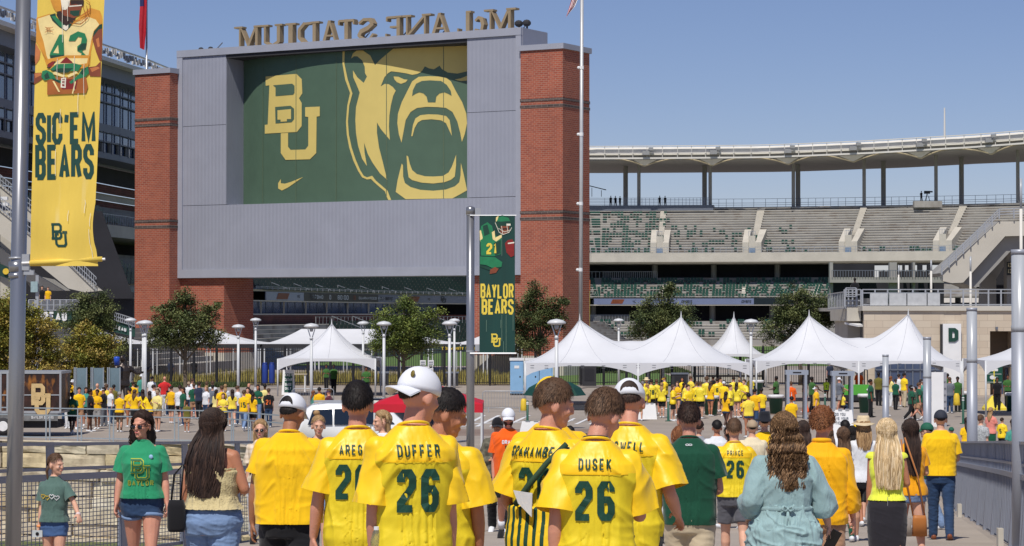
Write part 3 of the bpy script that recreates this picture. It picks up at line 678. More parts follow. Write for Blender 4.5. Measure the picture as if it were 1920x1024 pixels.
art('monogram_hole',[(298,514),(372,508),(389,522),(389,572),(377,587),(300,593)],M_scg,1,z4)
art('monogram_serif',[(310,530),(375,524),(375,572),(355,572),(355,583),(325,585),(325,575),(310,575)],M_scy,2,z4)
art('monogram_letter',[(325,640),(360,638),(360,705),(372,720),(443,718),(457,700),(457,562),(442,560),(442,515),(512,512),(512,558),(497,560),(495,735),(465,765),(348,768),(325,735)],M_scy,.5,z4)
art('swoosh',[(325,860),(312,880),(312,905),(330,915),(360,900),(432,850),(375,873),(345,882),(325,880)],M_scy,0,z4)
# --- brick towers
def zat(px,py,dep=0):return at(px,py,dep)[1]
YF=-1.3
lx0=at(253,300,YF)[0];lx1=at(318,300,YF)[0];lz=zat(280,139,YF)
rxr=at(1055,300,-.35)[0];rz=zat(1055,91,-.35)
def tower(name,xa,xb_,ya,yb,ztop,bands,lab):
 t=empty(name,FB.o+FB.x*((xa+xb_)/2)+FB.y*ya,FB.a,label=lab,cat='brick tower')
 cx=(xa+xb_)/2;hw=(xb_-xa)/2
 mb=MB();mb.bb(-hw,hw,0,yb-ya,1.6,ztop);mb.build('brick_shaft',M_brick,t)
 mb=MB();mb.bb(-hw-.15,hw+.15,-.15,yb-ya+.15,0,1.6);mb.build('stone_base',M_stl,t)
 mb=MB();mb.bb(-hw-.15,hw+.15,-.15,yb-ya+.15,ztop,ztop+.45);mb.build('metal_coping',M_met,t)
 for z in bands:
  for q in(-.26,.26):
   mb=MB();mb.bb(-hw-.04,hw+.04,-.04,yb-ya+.04,z+q-.12,z+q+.12);mb.build('dark_band',M_dbrick,t)
 return t
TL=tower('brick_tower',lx0,lx1,YF,6.5,lz,[zat(290,229,YF),zat(290,420,YF)],'tall red brick tower at the left end of the grey scoreboard')
xi=at(966,560,.4)[0]
TR_=tower('brick_tower',x1+.1,rxr,-.35,4.3,rz,[zat(1015,193,-.35),zat(1015,404,-.35)],'tall red brick tower at the right end of the grey scoreboard')
bl1=at(420,560,.35)[0];br0=at(889,560,.35)[0]
def lower(xa,xb_,lab):
 t=empty('brick_pier',FB.o+FB.x*((xa+xb_)/2)+FB.y*.35,FB.a,label=lab,cat='brick pier');hw=(xb_-xa)/2
 mb=MB();mb.bb(-hw,hw,0,4.4,1.6,ZBOT-.02);mb.build('brick_shaft',M_brick,t)
 mb=MB();mb.bb(-hw-.1,hw+.1,-.1,4.5,0,1.6);mb.build('stone_base',M_stl,t)
lower(lx1+.01,bl1,'red brick pier under the left half of the scoreboard')
lower(br0,x1+.08,'red brick pier under the right end of the scoreboard behind the green banner')
for k,(px,py)in enumerate(((983,47),(998,50))):
 p=FB.pt(px,py,2);o=empty('roof_floodlight',FB.o+FB.x*(p.x-.5)+FB.y*2+Vector((0,0,ZTOP)),FB.a,label='black floodlight on the scoreboard roof by the big letters, the %s one'%('left' if k==0 else 'right'),cat='floodlight',group='floodlights on the scoreboard roof')
 mb=MB();mb.bar((0,0,0),(0,0,.35),.12);mb.build('bracket',M_dgrey,o)
 mb=MB();mb.ball((0,-.05,.6),(.36,.4,.3),10);mb.build('lamp_body',M_dgrey,o)
for px in(377,395):
 p=FB.pt(px,88,1.5);o=empty('roof_floodlight',FB.o+FB.x*p.x+FB.y*1.5+Vector((0,0,ZTOP)),FB.a,label='tiny dark floodlight at the left end of the scoreboard roof, the %s one'%('leftmost' if px==377 else 'second'),cat='floodlight',group='floodlights on the scoreboard roof')
 mb=MB();mb.ball((0,0,.2),(.25,.25,.2),8);mb.build('lamp_body',M_dgrey,o)
 # --- big roof letters, seen from behind
M_let=mat('letter_tan',S(150,132,104),.6,.08,1.2);M_lets=mat('letter_side',S(112,96,76),.6,.08,1.2)
SER={'M':([(.16,0,.16,1,.16),(.84,0,.84,1,.10),(.18,1,.5,.12,.15),(.82,1,.5,.12,.09)],[(.16,0),(.84,0),(.1,1),(.9,1)]),'U':([(.2,.2,.2,1,.2),(.82,.2,.82,1,.12),(.2,.22,.5,.04,.16),(.82,.22,.5,.04,.12)],[(.2,1),(.82,1)]),'I':([(.5,0,.5,1,.42)],[(.5,0),(.5,1)]),'D':([(.2,0,.2,1,.2),(.2,.95,.65,.93,.12),(.65,.93,.87,.68,.17),(.87,.68,.87,.32,.19),(.87,.32,.65,.07,.17),(.65,.07,.2,.05,.12)],[(.15,0),(.15,1)]),'A':([(.12,0,.5,1,.11),(.5,1,.86,0,.19),(.28,.33,.72,.33,.09)],[(.1,0),(.88,0)]),'T':([(.5,0,.5,1,.22),(.05,.94,.95,.94,.12),(.06,.95,.06,.76,.1),(.94,.95,.94,.76,.1)],[(.5,0)]),'S':([(.85,.78,.62,.94,.13),(.62,.94,.3,.92,.16),(.3,.92,.17,.72,.19),(.17,.72,.4,.55,.2),(.4,.55,.75,.42,.22),(.75,.42,.86,.24,.19),(.86,.24,.66,.06,.16),(.66,.06,.3,.06,.13),(.3,.06,.13,.26,.12)],[]),'N':([(.16,0,.16,1,.10),(.84,0,.84,1,.10),(.14,1,.86,0,.17)],[(.16,0),(.84,1),(.1,1)]),'E':([(.22,0,.22,1,.2),(.2,.95,.88,.95,.11),(.2,.05,.92,.05,.11),(.2,.52,.7,.52,.1),(.88,.97,.88,.78,.09),(.92,.04,.92,.24,.09)],[(.18,0),(.18,1)]),'L':([(.25,0,.25,1,.22),(.2,.05,.92,.05,.11),(.92,.04,.92,.26,.09)],[(.2,1)]),'c':([(.85,.55,.6,.68,.12),(.6,.68,.3,.6,.14),(.3,.6,.18,.36,.2),(.18,.36,.3,.1,.16),(.3,.1,.6,.04,.13),(.6,.04,.88,.16,.1)],[])}
SG=empty('roof_sign',FB.o+FB.y*1.6+Vector((0,0,ZTOP)),FB.a,label='row of big tan serif letters on the scoreboard roof, seen reversed from behind',cat='sign')
LET=[('M',108,225),('U',228,333),('I',345,395),('D',398,505),('A',518,595),('T',597,677),('S',685,778),('E',822,905),('N',908,1035),('A',1040,1130),('L',1168,1238),('c',1250,1302),('M',1308,1442)]
for ch,a,b in LET:
 tp=132+(40-132)*(a-108)/(1442-108)
 xa,zt_=at(400+a/2.56,tp/2.56,1.6);xb2,_=at(400+b/2.56,(tp-4)/2.56,1.6)
 H=2.35;zbase=ZTOP-.05;W=xb2-xa;H=max(1.65,zt_-zbase)
 th_u=W*.95 if ch!='I' else W
 mb=MB();k=0
 st,sf=SER[ch]
 hh=H
 for(u0,v0,u1,v1,t)in st:
  u0,u1=1-u0,1-u1
  tw=t*(H*.85 if ch not in 'I' else W)
  p=Vector((xa+u0*W,v0*hh));q=Vector((xa+u1*W,v1*hh));d=(q-p).normalized();n_=Vector((-d.y,d.x))*tw/2
  e=d*(tw*.18 if abs(d.y)<.98 and ch not in 'ITLE' else 0)
  quad=[p-n_-e,q-n_+e,q+n_+e,p+n_-e]
  mb.prism([(c.x,min(max(c.y,0),hh))for c in quad],-.003*k,.62+.003*k);k+=1
 for(u,v)in sf:
  u=1-u;hw=W*.17 if ch!='I' else W*.5
  z0=0 if v==0 else hh-.16;mb.prism([(xa+u*W-hw,z0),(xa+u*W+hw,z0),(xa+u*W+hw,z0+.16),(xa+u*W-hw,z0+.16)],-.003*k,.62+.003*k);k+=1
 mb.build('letter',M_let,SG)
for x in range(-33,0,4):
 mb=MB();mb.bar((x,.4,0),(x,1.6,.9),.08);mb.build('strut',M_mul,SG)
 # ================================================================ D BUILDING (right)
FD=Frame(0,150,0)
DB=empty('stone_building',(24.5,150,0),label='pale limestone block gate building with the big letter D on the right',cat='building')
M_ash=brick_mat('ashlar',S(206,192,172),S(196,180,160),S(176,160,142),1.0,.42,.012,var=.05,bump=.25)
def dx(px,d=150):return(px-960)/F*d
def dz(py,d=150):return CAMZ+(HOR-py)/F*d
def db(name,m,px0,px1,py0,py1,y0=0,y1=.4,root=None,d=150):
 root=root or DB;mb=MB();d2=d+y0
 mb.bb(dx(px0,d2),dx(px1,d2),d+y0,d+y1,dz(py1,d2),dz(py0,d2));return mb.build(name,m,root,world=True)
db('block_wall',M_ash,1620,1770,583,758,0,.5);db('block_wall',M_ash,1802,1856,583,758,0,.5)
db('block_wall',M_ash,1770.2,1801.8,583,758,.02,.5);db('block_wall',M_ash,1856,2050,583,621,0,.5);db('block_wall',M_ash,1903,2050,621,758,0,.5)
db('coping',M_stl,1617,2050,574,582.8,-.15,.6);
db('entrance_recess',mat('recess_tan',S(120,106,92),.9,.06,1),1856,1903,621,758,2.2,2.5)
db('recess_ceiling',M_stl,1856,1903,618,621,.5,2.2)
for px in(1856,1902.6):mb=MB();mb.bb(dx(px),dx(px)+.04,150.5,152.2,0,dz(621));mb.build('recess_cheek',M_ash,DB,world=True)
for px0,px1 in((1866,1880),(1884,1900)):db('door',M_glass,px0,px1,690,748,2.1,2.18)
mb=MB();k=.6
for i,(txt,py)in enumerate((('BAYLOR PLAYER',681),('GUEST ENTRANCE',687))):
 print_text(mb,txt,dx(1858.5,150),dz(py+1.2,150),.17,lambda x,z,l:(x,149.9-.01*l,z),wfac=.58,tfac=.2)
mb.build('entrance_lettering',M_ink,DB,world=True)
db('lettering_rail',M_mul,1857,1902,687.6,688.4,-.06,-.02)
db('white_panel',M_white,1768,1802,607,720,-.45,-.05);db('panel_shadow_gap',M_dgrey,1763.6,1767.8,608,720,-.3,-.02)
mb=MB();d_=149.5;print_text(mb,'D',dx(1778,d_),dz(641,d_),(26)/F*d_,lambda x,z,l:(x,d_-.02-.004*l,z),wfac=.72,tfac=.28);mb.build('letter_d',mat('sign_green',S(24,66,54),.5),DB,world=True)
for px,py in((1867,613),(1728,728),(1738,727)):db('wall_light',M_mul,px,px+4,py,py+5,-.2,0)
db('glass_front',M_glass,1640,1764,680,758,-.5,-.42)
for px in range(1640,1768,14):db('door_frame',M_mul,px,px+2.2,680,758,-.56,-.5)
db('door_frame',M_mul,1640,1766,692,694,-.6,-.57)
mb=MB();mb.bb(dx(1617),dx(2050),150.6,175,dz(583),dz(576));mb.build('terrace_floor',M_stl,DB,world=True)
def fence_rail(root,name,px0,px1,top,bot,d,npost,npick,m=M_rail,th=.06,rails=(0,.5,1)):
 mb=MB();x0,x1=dx(px0,d),dx(px1,d);z0,z1=dz(bot,d),dz(top,d)
 for q in rails:mb.bb(x0,x1,d-.03,d+.03,z0+(z1-z0)*q-th/2,z0+(z1-z0)*q+th/2)
 mb.build(name,m,root,world=True)
 for i in range(npost+1):mb=MB();x=x0+(x1-x0)*i/npost;mb.bb(x-.045,x+.045,d-.045,d+.045,z0,z1);mb.build('post',m,root,world=True)
 if npick:
  mb=MB()
  for i in range(npick):x=x0+(x1-x0)*(i+.5)/npick;mb.bb(x-.012,x+.012,d-.012,d+.012,z0,z1)
  mb.build('pickets',m,root,world=True,kind='stuff')
TRR=empty('terrace_railing',(dx(1760,150.4),150.4,dz(576)),label='white metal railing along the roof terrace of the limestone building',cat='railing')
fence_rail(TRR,'rail',1617,1995,543,575,150.4,16,0,rails=(0.03,.12,.8,1));
for i,(a,b)in enumerate(((1632,1665),(1668,1700),(1702,1738),(1740,1763))):
 mb=MB();mb.bb(dx(a),dx(b),150.1,150.2,dz(573),dz(550));mb.build('wire_panel',mat('wire_panel',S(186,188,190),.5,.1,3),TRR,world=True)
BY=empty('concrete_bay',(dx(1597,153),153,0),label='square concrete stair bay with railings left of the limestone building',cat='stair bay')
mb=MB();mb.bb(dx(1584,153),dx(1610,153),152,160,dz(602,153),dz(575,153));mb.build('bay_wall',M_stl,BY,world=True)
mb=MB();mb.bb(dx(1589,154),dx(1612,154),154,160,0,dz(602,153)-.01);mb.build('bay_pier',M_stl,BY,world=True)
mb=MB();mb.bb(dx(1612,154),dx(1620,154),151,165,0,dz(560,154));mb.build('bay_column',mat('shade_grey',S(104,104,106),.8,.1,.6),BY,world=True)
fence_rail(BY,'bay_rail',1583,1614,543,575,152,4,0,rails=(.05,.35,.7,1));fence_rail(BY,'upper_rail',1586,1605,540,556,151.6,1,0)
mb=MB();mb.add([(dx(1552,156),156,dz(578,156)),(dx(1586,152),152,dz(576,152)),(dx(1586,152),152,dz(548,152)),(dx(1552,156),156,dz(550,156))],[(0,1,2,3)])
RL=empty('side_railing',(dx(1570,154),154,0),label='short sloping picket railing left of the concrete bay',cat='railing')
for i in range(12):
 t=i/11;px=1553+32*t;m2=MB();d=156-4*t;m2 .bar((dx(px,d),d,dz(580-2*t,d)),(dx(px,d),d,dz(552-5*t,d)),.05);m2 .build('picket',M_rail,RL,world=True)
m2=MB();m2 .bar((dx(1552,156),156,dz(552,156)),(dx(1586,152),152,dz(547,152)),.07);m2 .bar((dx(1552,156),156,dz(580,156)),(dx(1586,152),152,dz(578,152)),.07);m2 .build('rail',M_rail,RL,world=True)
m2=MB();m2 .bar((dx(1600,153),153,dz(606,153)),(dx(1625,151),151,dz(611,151)),1.2,.12);m2 .build('awning',M_white,BY,world=True)
# --- open concourse structure and grand stair on the right
GS=empty('grand_stair',(dx(1850,185),185,0),label='sloping concrete stair and columns rising to the right above the terrace',cat='stair')
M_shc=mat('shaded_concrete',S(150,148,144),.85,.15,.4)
def slab(pts,y0,y1,nm,m,root=GS,d=None):
 dd=d or y0;mb=MB();mb.prism([(dx(px,dd),dz(py,dd))for px,py in pts],y0,y1);return mb.build(nm,m,root,world=True)
slab([(1766,512),(1874,415),(2020,415),(2020,440),(1885,443),(1806,530),(1785,531),(1768,527)],180,180.6,'stair_stringer',M_stl)
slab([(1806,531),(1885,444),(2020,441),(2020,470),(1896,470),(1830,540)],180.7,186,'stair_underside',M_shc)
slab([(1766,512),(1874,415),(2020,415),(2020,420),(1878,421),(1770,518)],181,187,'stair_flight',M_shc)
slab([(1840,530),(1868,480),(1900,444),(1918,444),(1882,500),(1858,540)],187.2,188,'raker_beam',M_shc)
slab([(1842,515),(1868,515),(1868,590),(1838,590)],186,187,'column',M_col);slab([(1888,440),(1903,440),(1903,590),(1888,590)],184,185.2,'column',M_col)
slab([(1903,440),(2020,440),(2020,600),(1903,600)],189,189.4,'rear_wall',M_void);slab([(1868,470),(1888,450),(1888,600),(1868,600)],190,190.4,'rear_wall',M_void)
slab([(1800,538),(1860,538),(1860,541),(1800,541)],188.4,188.8,'ledge',M_dgrey)
mb=MB();A=[(1766,497),(1874,392),(1990,386)]
for(a,b)in zip(A,A[1:]):
 for off in(0,5,10):mb.bar((dx(a[0],179.8),179.8,dz(a[1]+off,179.8)),(dx(b[0],179.8),179.8,dz(b[1]+off,179.8)),.07)
mb.build('stair_rail',M_rail,GS,world=True)
for i in range(12):
 t=i/8
 px=1766+108*t if t<=1 else 1874+(t-1)*220;py=497-105*t if t<=1 else 392-4*(t-1)
 m2=MB();m2 .bar((dx(px,179.8),179.8,dz(py,179.8)),(dx(px,179.8),179.8,dz(py+18,179.8)),.09);m2 .build('rail_post',M_rail,GS,world=True)
SN=empty('section_sign',(dx(1894,183.5),183.5,dz(530,183.5)),label='black hanging sign with section numbers 130 and 131',cat='sign')
mb=MB();mb.bb(dx(1888,183.5),dx(1901,183.5),183.4,183.6,dz(516,183.5),dz(491,183.5));mb.build('sign_board',mat('sign_black',S(26,28,30),.5),SN,world=True)
mb=MB()
for txt,py in(('130',501),('131',512.5)):print_text(mb,txt,dx(1889.5,183.3),dz(py,183.3),.33,lambda x,z,l:(x,183.3-.004*l,z),wfac=.55,tfac=.2)
mb.build('sign_numbers',mat('sign_cream',S(226,214,170),.5),SN,world=True)
mb=MB();mb.bar((dx(1894,183.5),183.5,dz(491,183.5)),(dx(1894,183.5),183.5,dz(484,183.5)),.06);mb.build('sign_hanger',M_mul,SN,world=True)
CC=empty('open_concourse',(dx(1660,300),300,0),label='open upper concourse with thick columns behind the terrace railing',cat='concourse')
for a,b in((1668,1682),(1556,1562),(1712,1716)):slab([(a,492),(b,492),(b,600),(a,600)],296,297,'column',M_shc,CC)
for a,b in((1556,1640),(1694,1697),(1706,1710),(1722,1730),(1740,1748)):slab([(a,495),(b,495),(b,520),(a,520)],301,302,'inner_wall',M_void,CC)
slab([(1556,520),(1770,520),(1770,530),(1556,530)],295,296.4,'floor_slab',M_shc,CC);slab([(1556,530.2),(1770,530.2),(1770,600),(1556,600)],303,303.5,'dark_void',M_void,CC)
mb=MB()
for i in range(40):px=1560+i*5.2;mb.bar((dx(px,294.8),294.8,dz(519,294.8)),(dx(px,294.8),294.8,dz(507,294.8)),.06)
mb.bb(dx(1560,294.8),dx(1768,294.8),294.75,294.85,dz(507.6,294.8),dz(506.6,294.8));mb.build('railing',M_mul,CC,world=True,kind='stuff')
rn=random.Random(3)
for i in range(12):
 px=1652+i*9+rn.random()*4;mb=MB();mb.box((dx(px,297),297.5,dz(516,297)),(.5,.5,1.0));mb.box((dx(px,297)+.3,297.5,dz(513,297)),(.1,.5,.9));mb.build('patio_chair',M_dgrey,CC,world=True)
 # ================================================================ LEFT STAIRS, TERRACE AND SIGNS
LS=empty('left_stair',(dx(80,190),190,0),label='pale concrete stair flights with railings descending behind the yellow banner',cat='stair')
slab([(-60,340),(0,392),(64,448),(190,545),(158,548),(128,541),(40,470),(0,440),(-60,400)],188,188.7,'stair_stringer',M_stl,LS)
slab([(-60,300),(0,345),(60,396),(60,420),(0,378),(-60,340)],196,196.6,'upper_stringer',M_stl,LS)
slab([(-60,440),(0,465),(70,516),(120,545),(100,545),(55,530),(0,492),(-60,470)],190,190.6,'lower_stringer',M_stl,LS)
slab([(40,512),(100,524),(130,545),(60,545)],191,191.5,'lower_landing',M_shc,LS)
slab([(0,395),(20,395),(20,560),(0,560)],191,192,'pier',M_stl,LS)
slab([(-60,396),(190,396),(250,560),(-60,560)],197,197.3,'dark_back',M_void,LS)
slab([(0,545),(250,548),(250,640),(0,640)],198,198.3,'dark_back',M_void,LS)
def slope_rail(root,A,h,d,n):
 mb=MB()
 for off in(0,h*.5,h):
  for a,b in zip(A,A[1:]):mb.bar((dx(a[0],d),d,dz(a[1]+off,d)),(dx(b[0],d),d,dz(b[1]+off,d)),.06)
 L=len(A)-1
 for i in range(n+1):
  t=i/n*L;k=min(int(t),L-1);f=t-k;px=A[k][0]+(A[k+1][0]-A[k][0])*f;py=A[k][1]+(A[k+1][1]-A[k][1])*f
  mb.bar((dx(px,d),d,dz(py,d)),(dx(px,d),d,dz(py+h,d)),.04)
 mb.build('stair_rail',M_rail,root,world=True,kind='stuff')
slope_rail(LS,[(-60,325),(10,378),(66,424),(128,470),(180,520),(180,524)],22,187.8,60)
slope_rail(LS,[(-60,285),(0,328),(60,378)],18,195.8,24)
for px,py in((8,372),(10,383),(8,402)):mb=MB();mb.box((dx(px,190),190,dz(py,190)),(.5,.4,.25));mb.build('flood_lamp',M_white,LS,world=True)
TB=empty('terrace_sign',(dx(90,176),176,0),label='dark green terrace board reading BUREAU in white above the yellow trees',cat='sign')
mb=MB();mb.bb(dx(54,176),dx(150,176),176,176.2,dz(612,176),dz(583,176));mb.build('sign_board',mat('bureau_green',S(20,60,52),.6),TB,world=True)
mb=MB();print_text(mb,'BUREAU',dx(58,175.9),dz(602,175.9),.68,lambda x,z,l:(x,175.9-.004*l,z),wfac=.55,tfac=.24);mb.build('sign_letters',M_white,TB,world=True)
mb=MB();mb.bb(dx(52,176),dx(152,176),176,180,dz(583,176),dz(581,176));mb.build('terrace_edge',M_stl,TB,world=True)
fence_rail(TB,'terrace_rail',54,148,562,582,176,8,60)
TB2=empty('stair_sign',(dx(230,178),178,0),label='green sloping board reading UREAU under the stair rail beside the left tower',cat='sign')
mb=MB();mb.prism([(dx(205,178),dz(600,178)),(dx(253,178),dz(612,178)),(dx(253,178),dz(632,178)),(dx(205,178),dz(620,178))],178,178.2);mb.build('sign_board',mat('bureau_green2',S(28,70,60),.6),TB2,world=True)
mb=MB();print_text(mb,'UREAU',dx(212,177.9),dz(616,177.9),.28,lambda x,z,l:(x,177.9-.004*l,z-(x-dx(212,178))*.25),wfac=.6,tfac=.24);mb.build('sign_letters',M_white,TB2,world=True)
slope_rail(TB2,[(215,586),(253,598)],14,177.9,10)
KP=empty('kiosk_post',(dx(66,174),174,0),label='grey post with a small pale notice panel in front of the terrace',cat='post')
mb=MB();mb.bar((dx(70,174),174,0),(dx(70,174),174,dz(516,174)),.22);mb.build('post',M_rail,KP,world=True)
mb=MB();mb.bb(dx(59,174),dx(72,174),173.7,173.8,dz(548,174),dz(528,174));mb.build('notice_panel',mat('notice',S(150,172,176),.5),KP,world=True)
GN=empty('round_sign',(dx(8,186),186,0),label='green board with a gold round emblem by the left stair',cat='sign')
mb=MB();mb.prism([(dx(-8,186),dz(492,186)),(dx(18,186),dz(502,186)),(dx(18,186),dz(524,186)),(dx(-8,186),dz(514,186))],186,186.2);mb.build('sign_board',mat('bureau_green',S(20,60,52)),GN,world=True)
mb=MB();c=Vector((dx(11,185.9),185.85,dz(509,185.9)));mb.poly([c+Vector((.24*cos(a*pi/8),0,.24*sin(a*pi/8)))for a in range(16)]);mb.build('emblem',mat('gold_paint',S(226,190,60),.5),GN,world=True)
# ================================================================ POLES AND BANNERS
M_alu=mat('brushed_aluminium',S(150,151,155),.28,.08,4,metal=.65,stretch=(1,1,.05))
M_steelp=mat('light_column_grey',S(158,162,172),.45,.04,1,metal=.2)
M_frost=mat('frosted_tube',S(168,172,178),.3,.08,6,spec=.6,stretch=(6,6,.4))
M_galv=mat('railing_grey',S(134,139,152),.45,.06,3,metal=.1)
def flagcloth(name,w_,h_,base_y,m,parent,wave,nx=20,nz=40,loc=(0,0,0)):
 mb=MB();vs=[]
 for j in range(nz+1):
  for i in range(nx+1):vs.append((loc[0]+w_*i/nx,loc[1]+wave(i/nx,j/nz),loc[2]+h_*j/nz))
 fs=[(j*(nx+1)+i,j*(nx+1)+i+1,(j+1)*(nx+1)+i+1,(j+1)*(nx+1)+i)for j in range(nz)for i in range(nx)]
 mb.add(vs,fs);return mb.build(name,m,parent,True)
def cutgrid(bm,st):
 for ax in(0,1):
  lo=min(v.co[ax]for v in bm.verts);hi=max(v.co[ax]for v in bm.verts);q=math.ceil(lo/st)*st
  while q<hi:bmesh.ops.bisect_plane(bm,geom=bm.verts[:]+bm.edges[:]+bm.faces[:],plane_co=(q,0,0)if ax==0 else(0,q,0),plane_no=(1,0,0)if ax==0 else(0,1,0));q+=st
  # --- big pole on the left
p=P(29,1024,24.0);pb=Vector((p.x-.03,24,gz(24)))
LP=empty('banner_pole',pb,label='thick brushed metal pole holding the tall yellow banner on the left',cat='pole')
top=P(45,-60,24)
mb=MB();rr=.078
mb.tube([(0,0,0),(P(31,700,24).x-pb.x,0,2),(top.x-pb.x,0,top.z-pb.z)],[rr,rr,rr*.95],28);mb.build('pole_shaft',M_alu,LP,True)
def ring_at(root,px,py,d,r,h,m=M_alu,nm='clamp_ring'):
 q=P(px,py,d);mb=MB();mb.lathe([(r,-h/2),(r,h/2)],(q.x-root.location.x,0,q.z-root.location.z),24);return mb.build(nm,m,root,True)
ring_at(LP,32.5,484,24,rr+.006,.02,M_rail);ring_at(LP,32,500,24,rr+.004,.10);ring_at(LP,31.7,517,24,rr+.004,.05)
q=P(50,492,24);mb=MB();mb.box((q.x-pb.x,-.03,q.z-pb.z),(.07,.07,.16));mb.box((q.x-pb.x+.03,-.03,q.z-pb.z-.1),(.1,.05,.05));mb.build('bracket',M_rail,LP)
def Bx(px,py,d=23.9):v=P(px,py,d);return v
BN=empty('yellow_banner',Bx(56,499),label='tall weathered yellow banner with green SIC EM BEARS lettering and a football player',cat='banner')
M_yb=mat('banner_yellow',S(230,198,84),.7,.06,5,.15,60,spots=(S(240,224,170),6,.45,.66),stretch=(1,1,.12))
M_bgrn=mat('print_green',S(16,66,58),.6,.10,5,spots=(S(150,160,110),9,.5,.70),stretch=(1,1,.15))
def bn_pt(u,v,off=0.0):
 py=499-560*v
 l=55+(70-55)*(499-py)/499
 rt=188 if py>400 else 188
 r=179+(196-179)*max(0,(380-py))/380 if py<380 else 179+5*max(0,(py-455))/45-5*sin(pi*min(1,(py-380)/90))
 q=P(l+(r-l)*u,py,23.9)
 k=max(0,1-v*4)
 y=.03*k*sin(u*5.2+1.2)+.010*sin(v*23+u*3)*k+.03*k*k*u*sin(v*22)+.006*sin(u*4+v*9)
 return Vector((q.x-BN.location.x,y-off,q.z-BN.location.z+(-.0 if u else 0)+.035*k*k*(u)*0))
mb=MB();NX,NZ=24,90;vs=[bn_pt(i/NX,j/NZ)for j in range(NZ+1)for i in range(NX+1)]
mb.add(vs,[(j*(NX+1)+i,j*(NX+1)+i+1,(j+1)*(NX+1)+i+1,(j+1)*(NX+1)+i)for j in range(NZ)for i in range(NX)])
cloth=mb.build('banner_cloth',M_yb,BN,True)
def place_b(px,py,layer):
 l=55+15*(499-py)/499;r=179+17*max(0,(380-py))/380 if py<380 else 177
 return bn_pt((px-l)/(r-l),(499-py)/560,.003+.00035*layer)
def b_text(txt,px0,px1,py0,py1,th,gapk=.12,slope=0.0):
 h=py1-py0;n=len(txt);qs,wd=text_quads(txt,0,0,h,wfac=.43,tfac=.165,sp=.12,gap=.12,seg=h/8)
 k=(px1-px0)/wd
 for c in sorted({l.ci for l,q in qs}):
  mb=MB();[mb.poly([place_b(px0+a*k,py1-b-slope*a*k,li)for a,b in q])for li,q in qs if li.ci==c];mb.build('banner_letter',M_bgrn,cloth)
b_text("SIC 'EM",67,179,212,272,.1,slope=.025);b_text('BEARS',66,176,272,338,.1,slope=.02)
mb=MB();mono=lambda x,z,l:place_b(97+x,463-z,l)
print_mono(mb,0,0,31,44,mono,th=.15,seg=5);mb.build('banner_monogram',M_bgrn,cloth)
mb=MB();a=bn_pt(0,0);b=bn_pt(1,0);a.z+=.03;b.z+=.07;mb.tube([a+Vector((0,-.0,0)),b+Vector((.04,0,.0))],.026,10);mb.build('hem_sleeve',M_yb,BN,True)
mb=MB();mb.tube([a-Vector((.08,0,.0)),b+Vector((.07,0,0))],.012,8);mb.build('hem_rod',M_white,BN)
def ink(nm,c):return mat('ink_'+nm,c,.65,.14,8)
PI_={'cream':S(238,216,150),'shade':S(214,148,50),'green':S(26,122,78),'dgreen':S(10,62,48),'skin':S(132,66,40),'skinl':S(196,118,66),'dark':S(48,26,22),'ball':S(132,28,26),'white':S(232,226,208),'brown':S(164,92,34)}
zb=lambda p:(50+p[0]/5.3875,p[1]/5.3875)
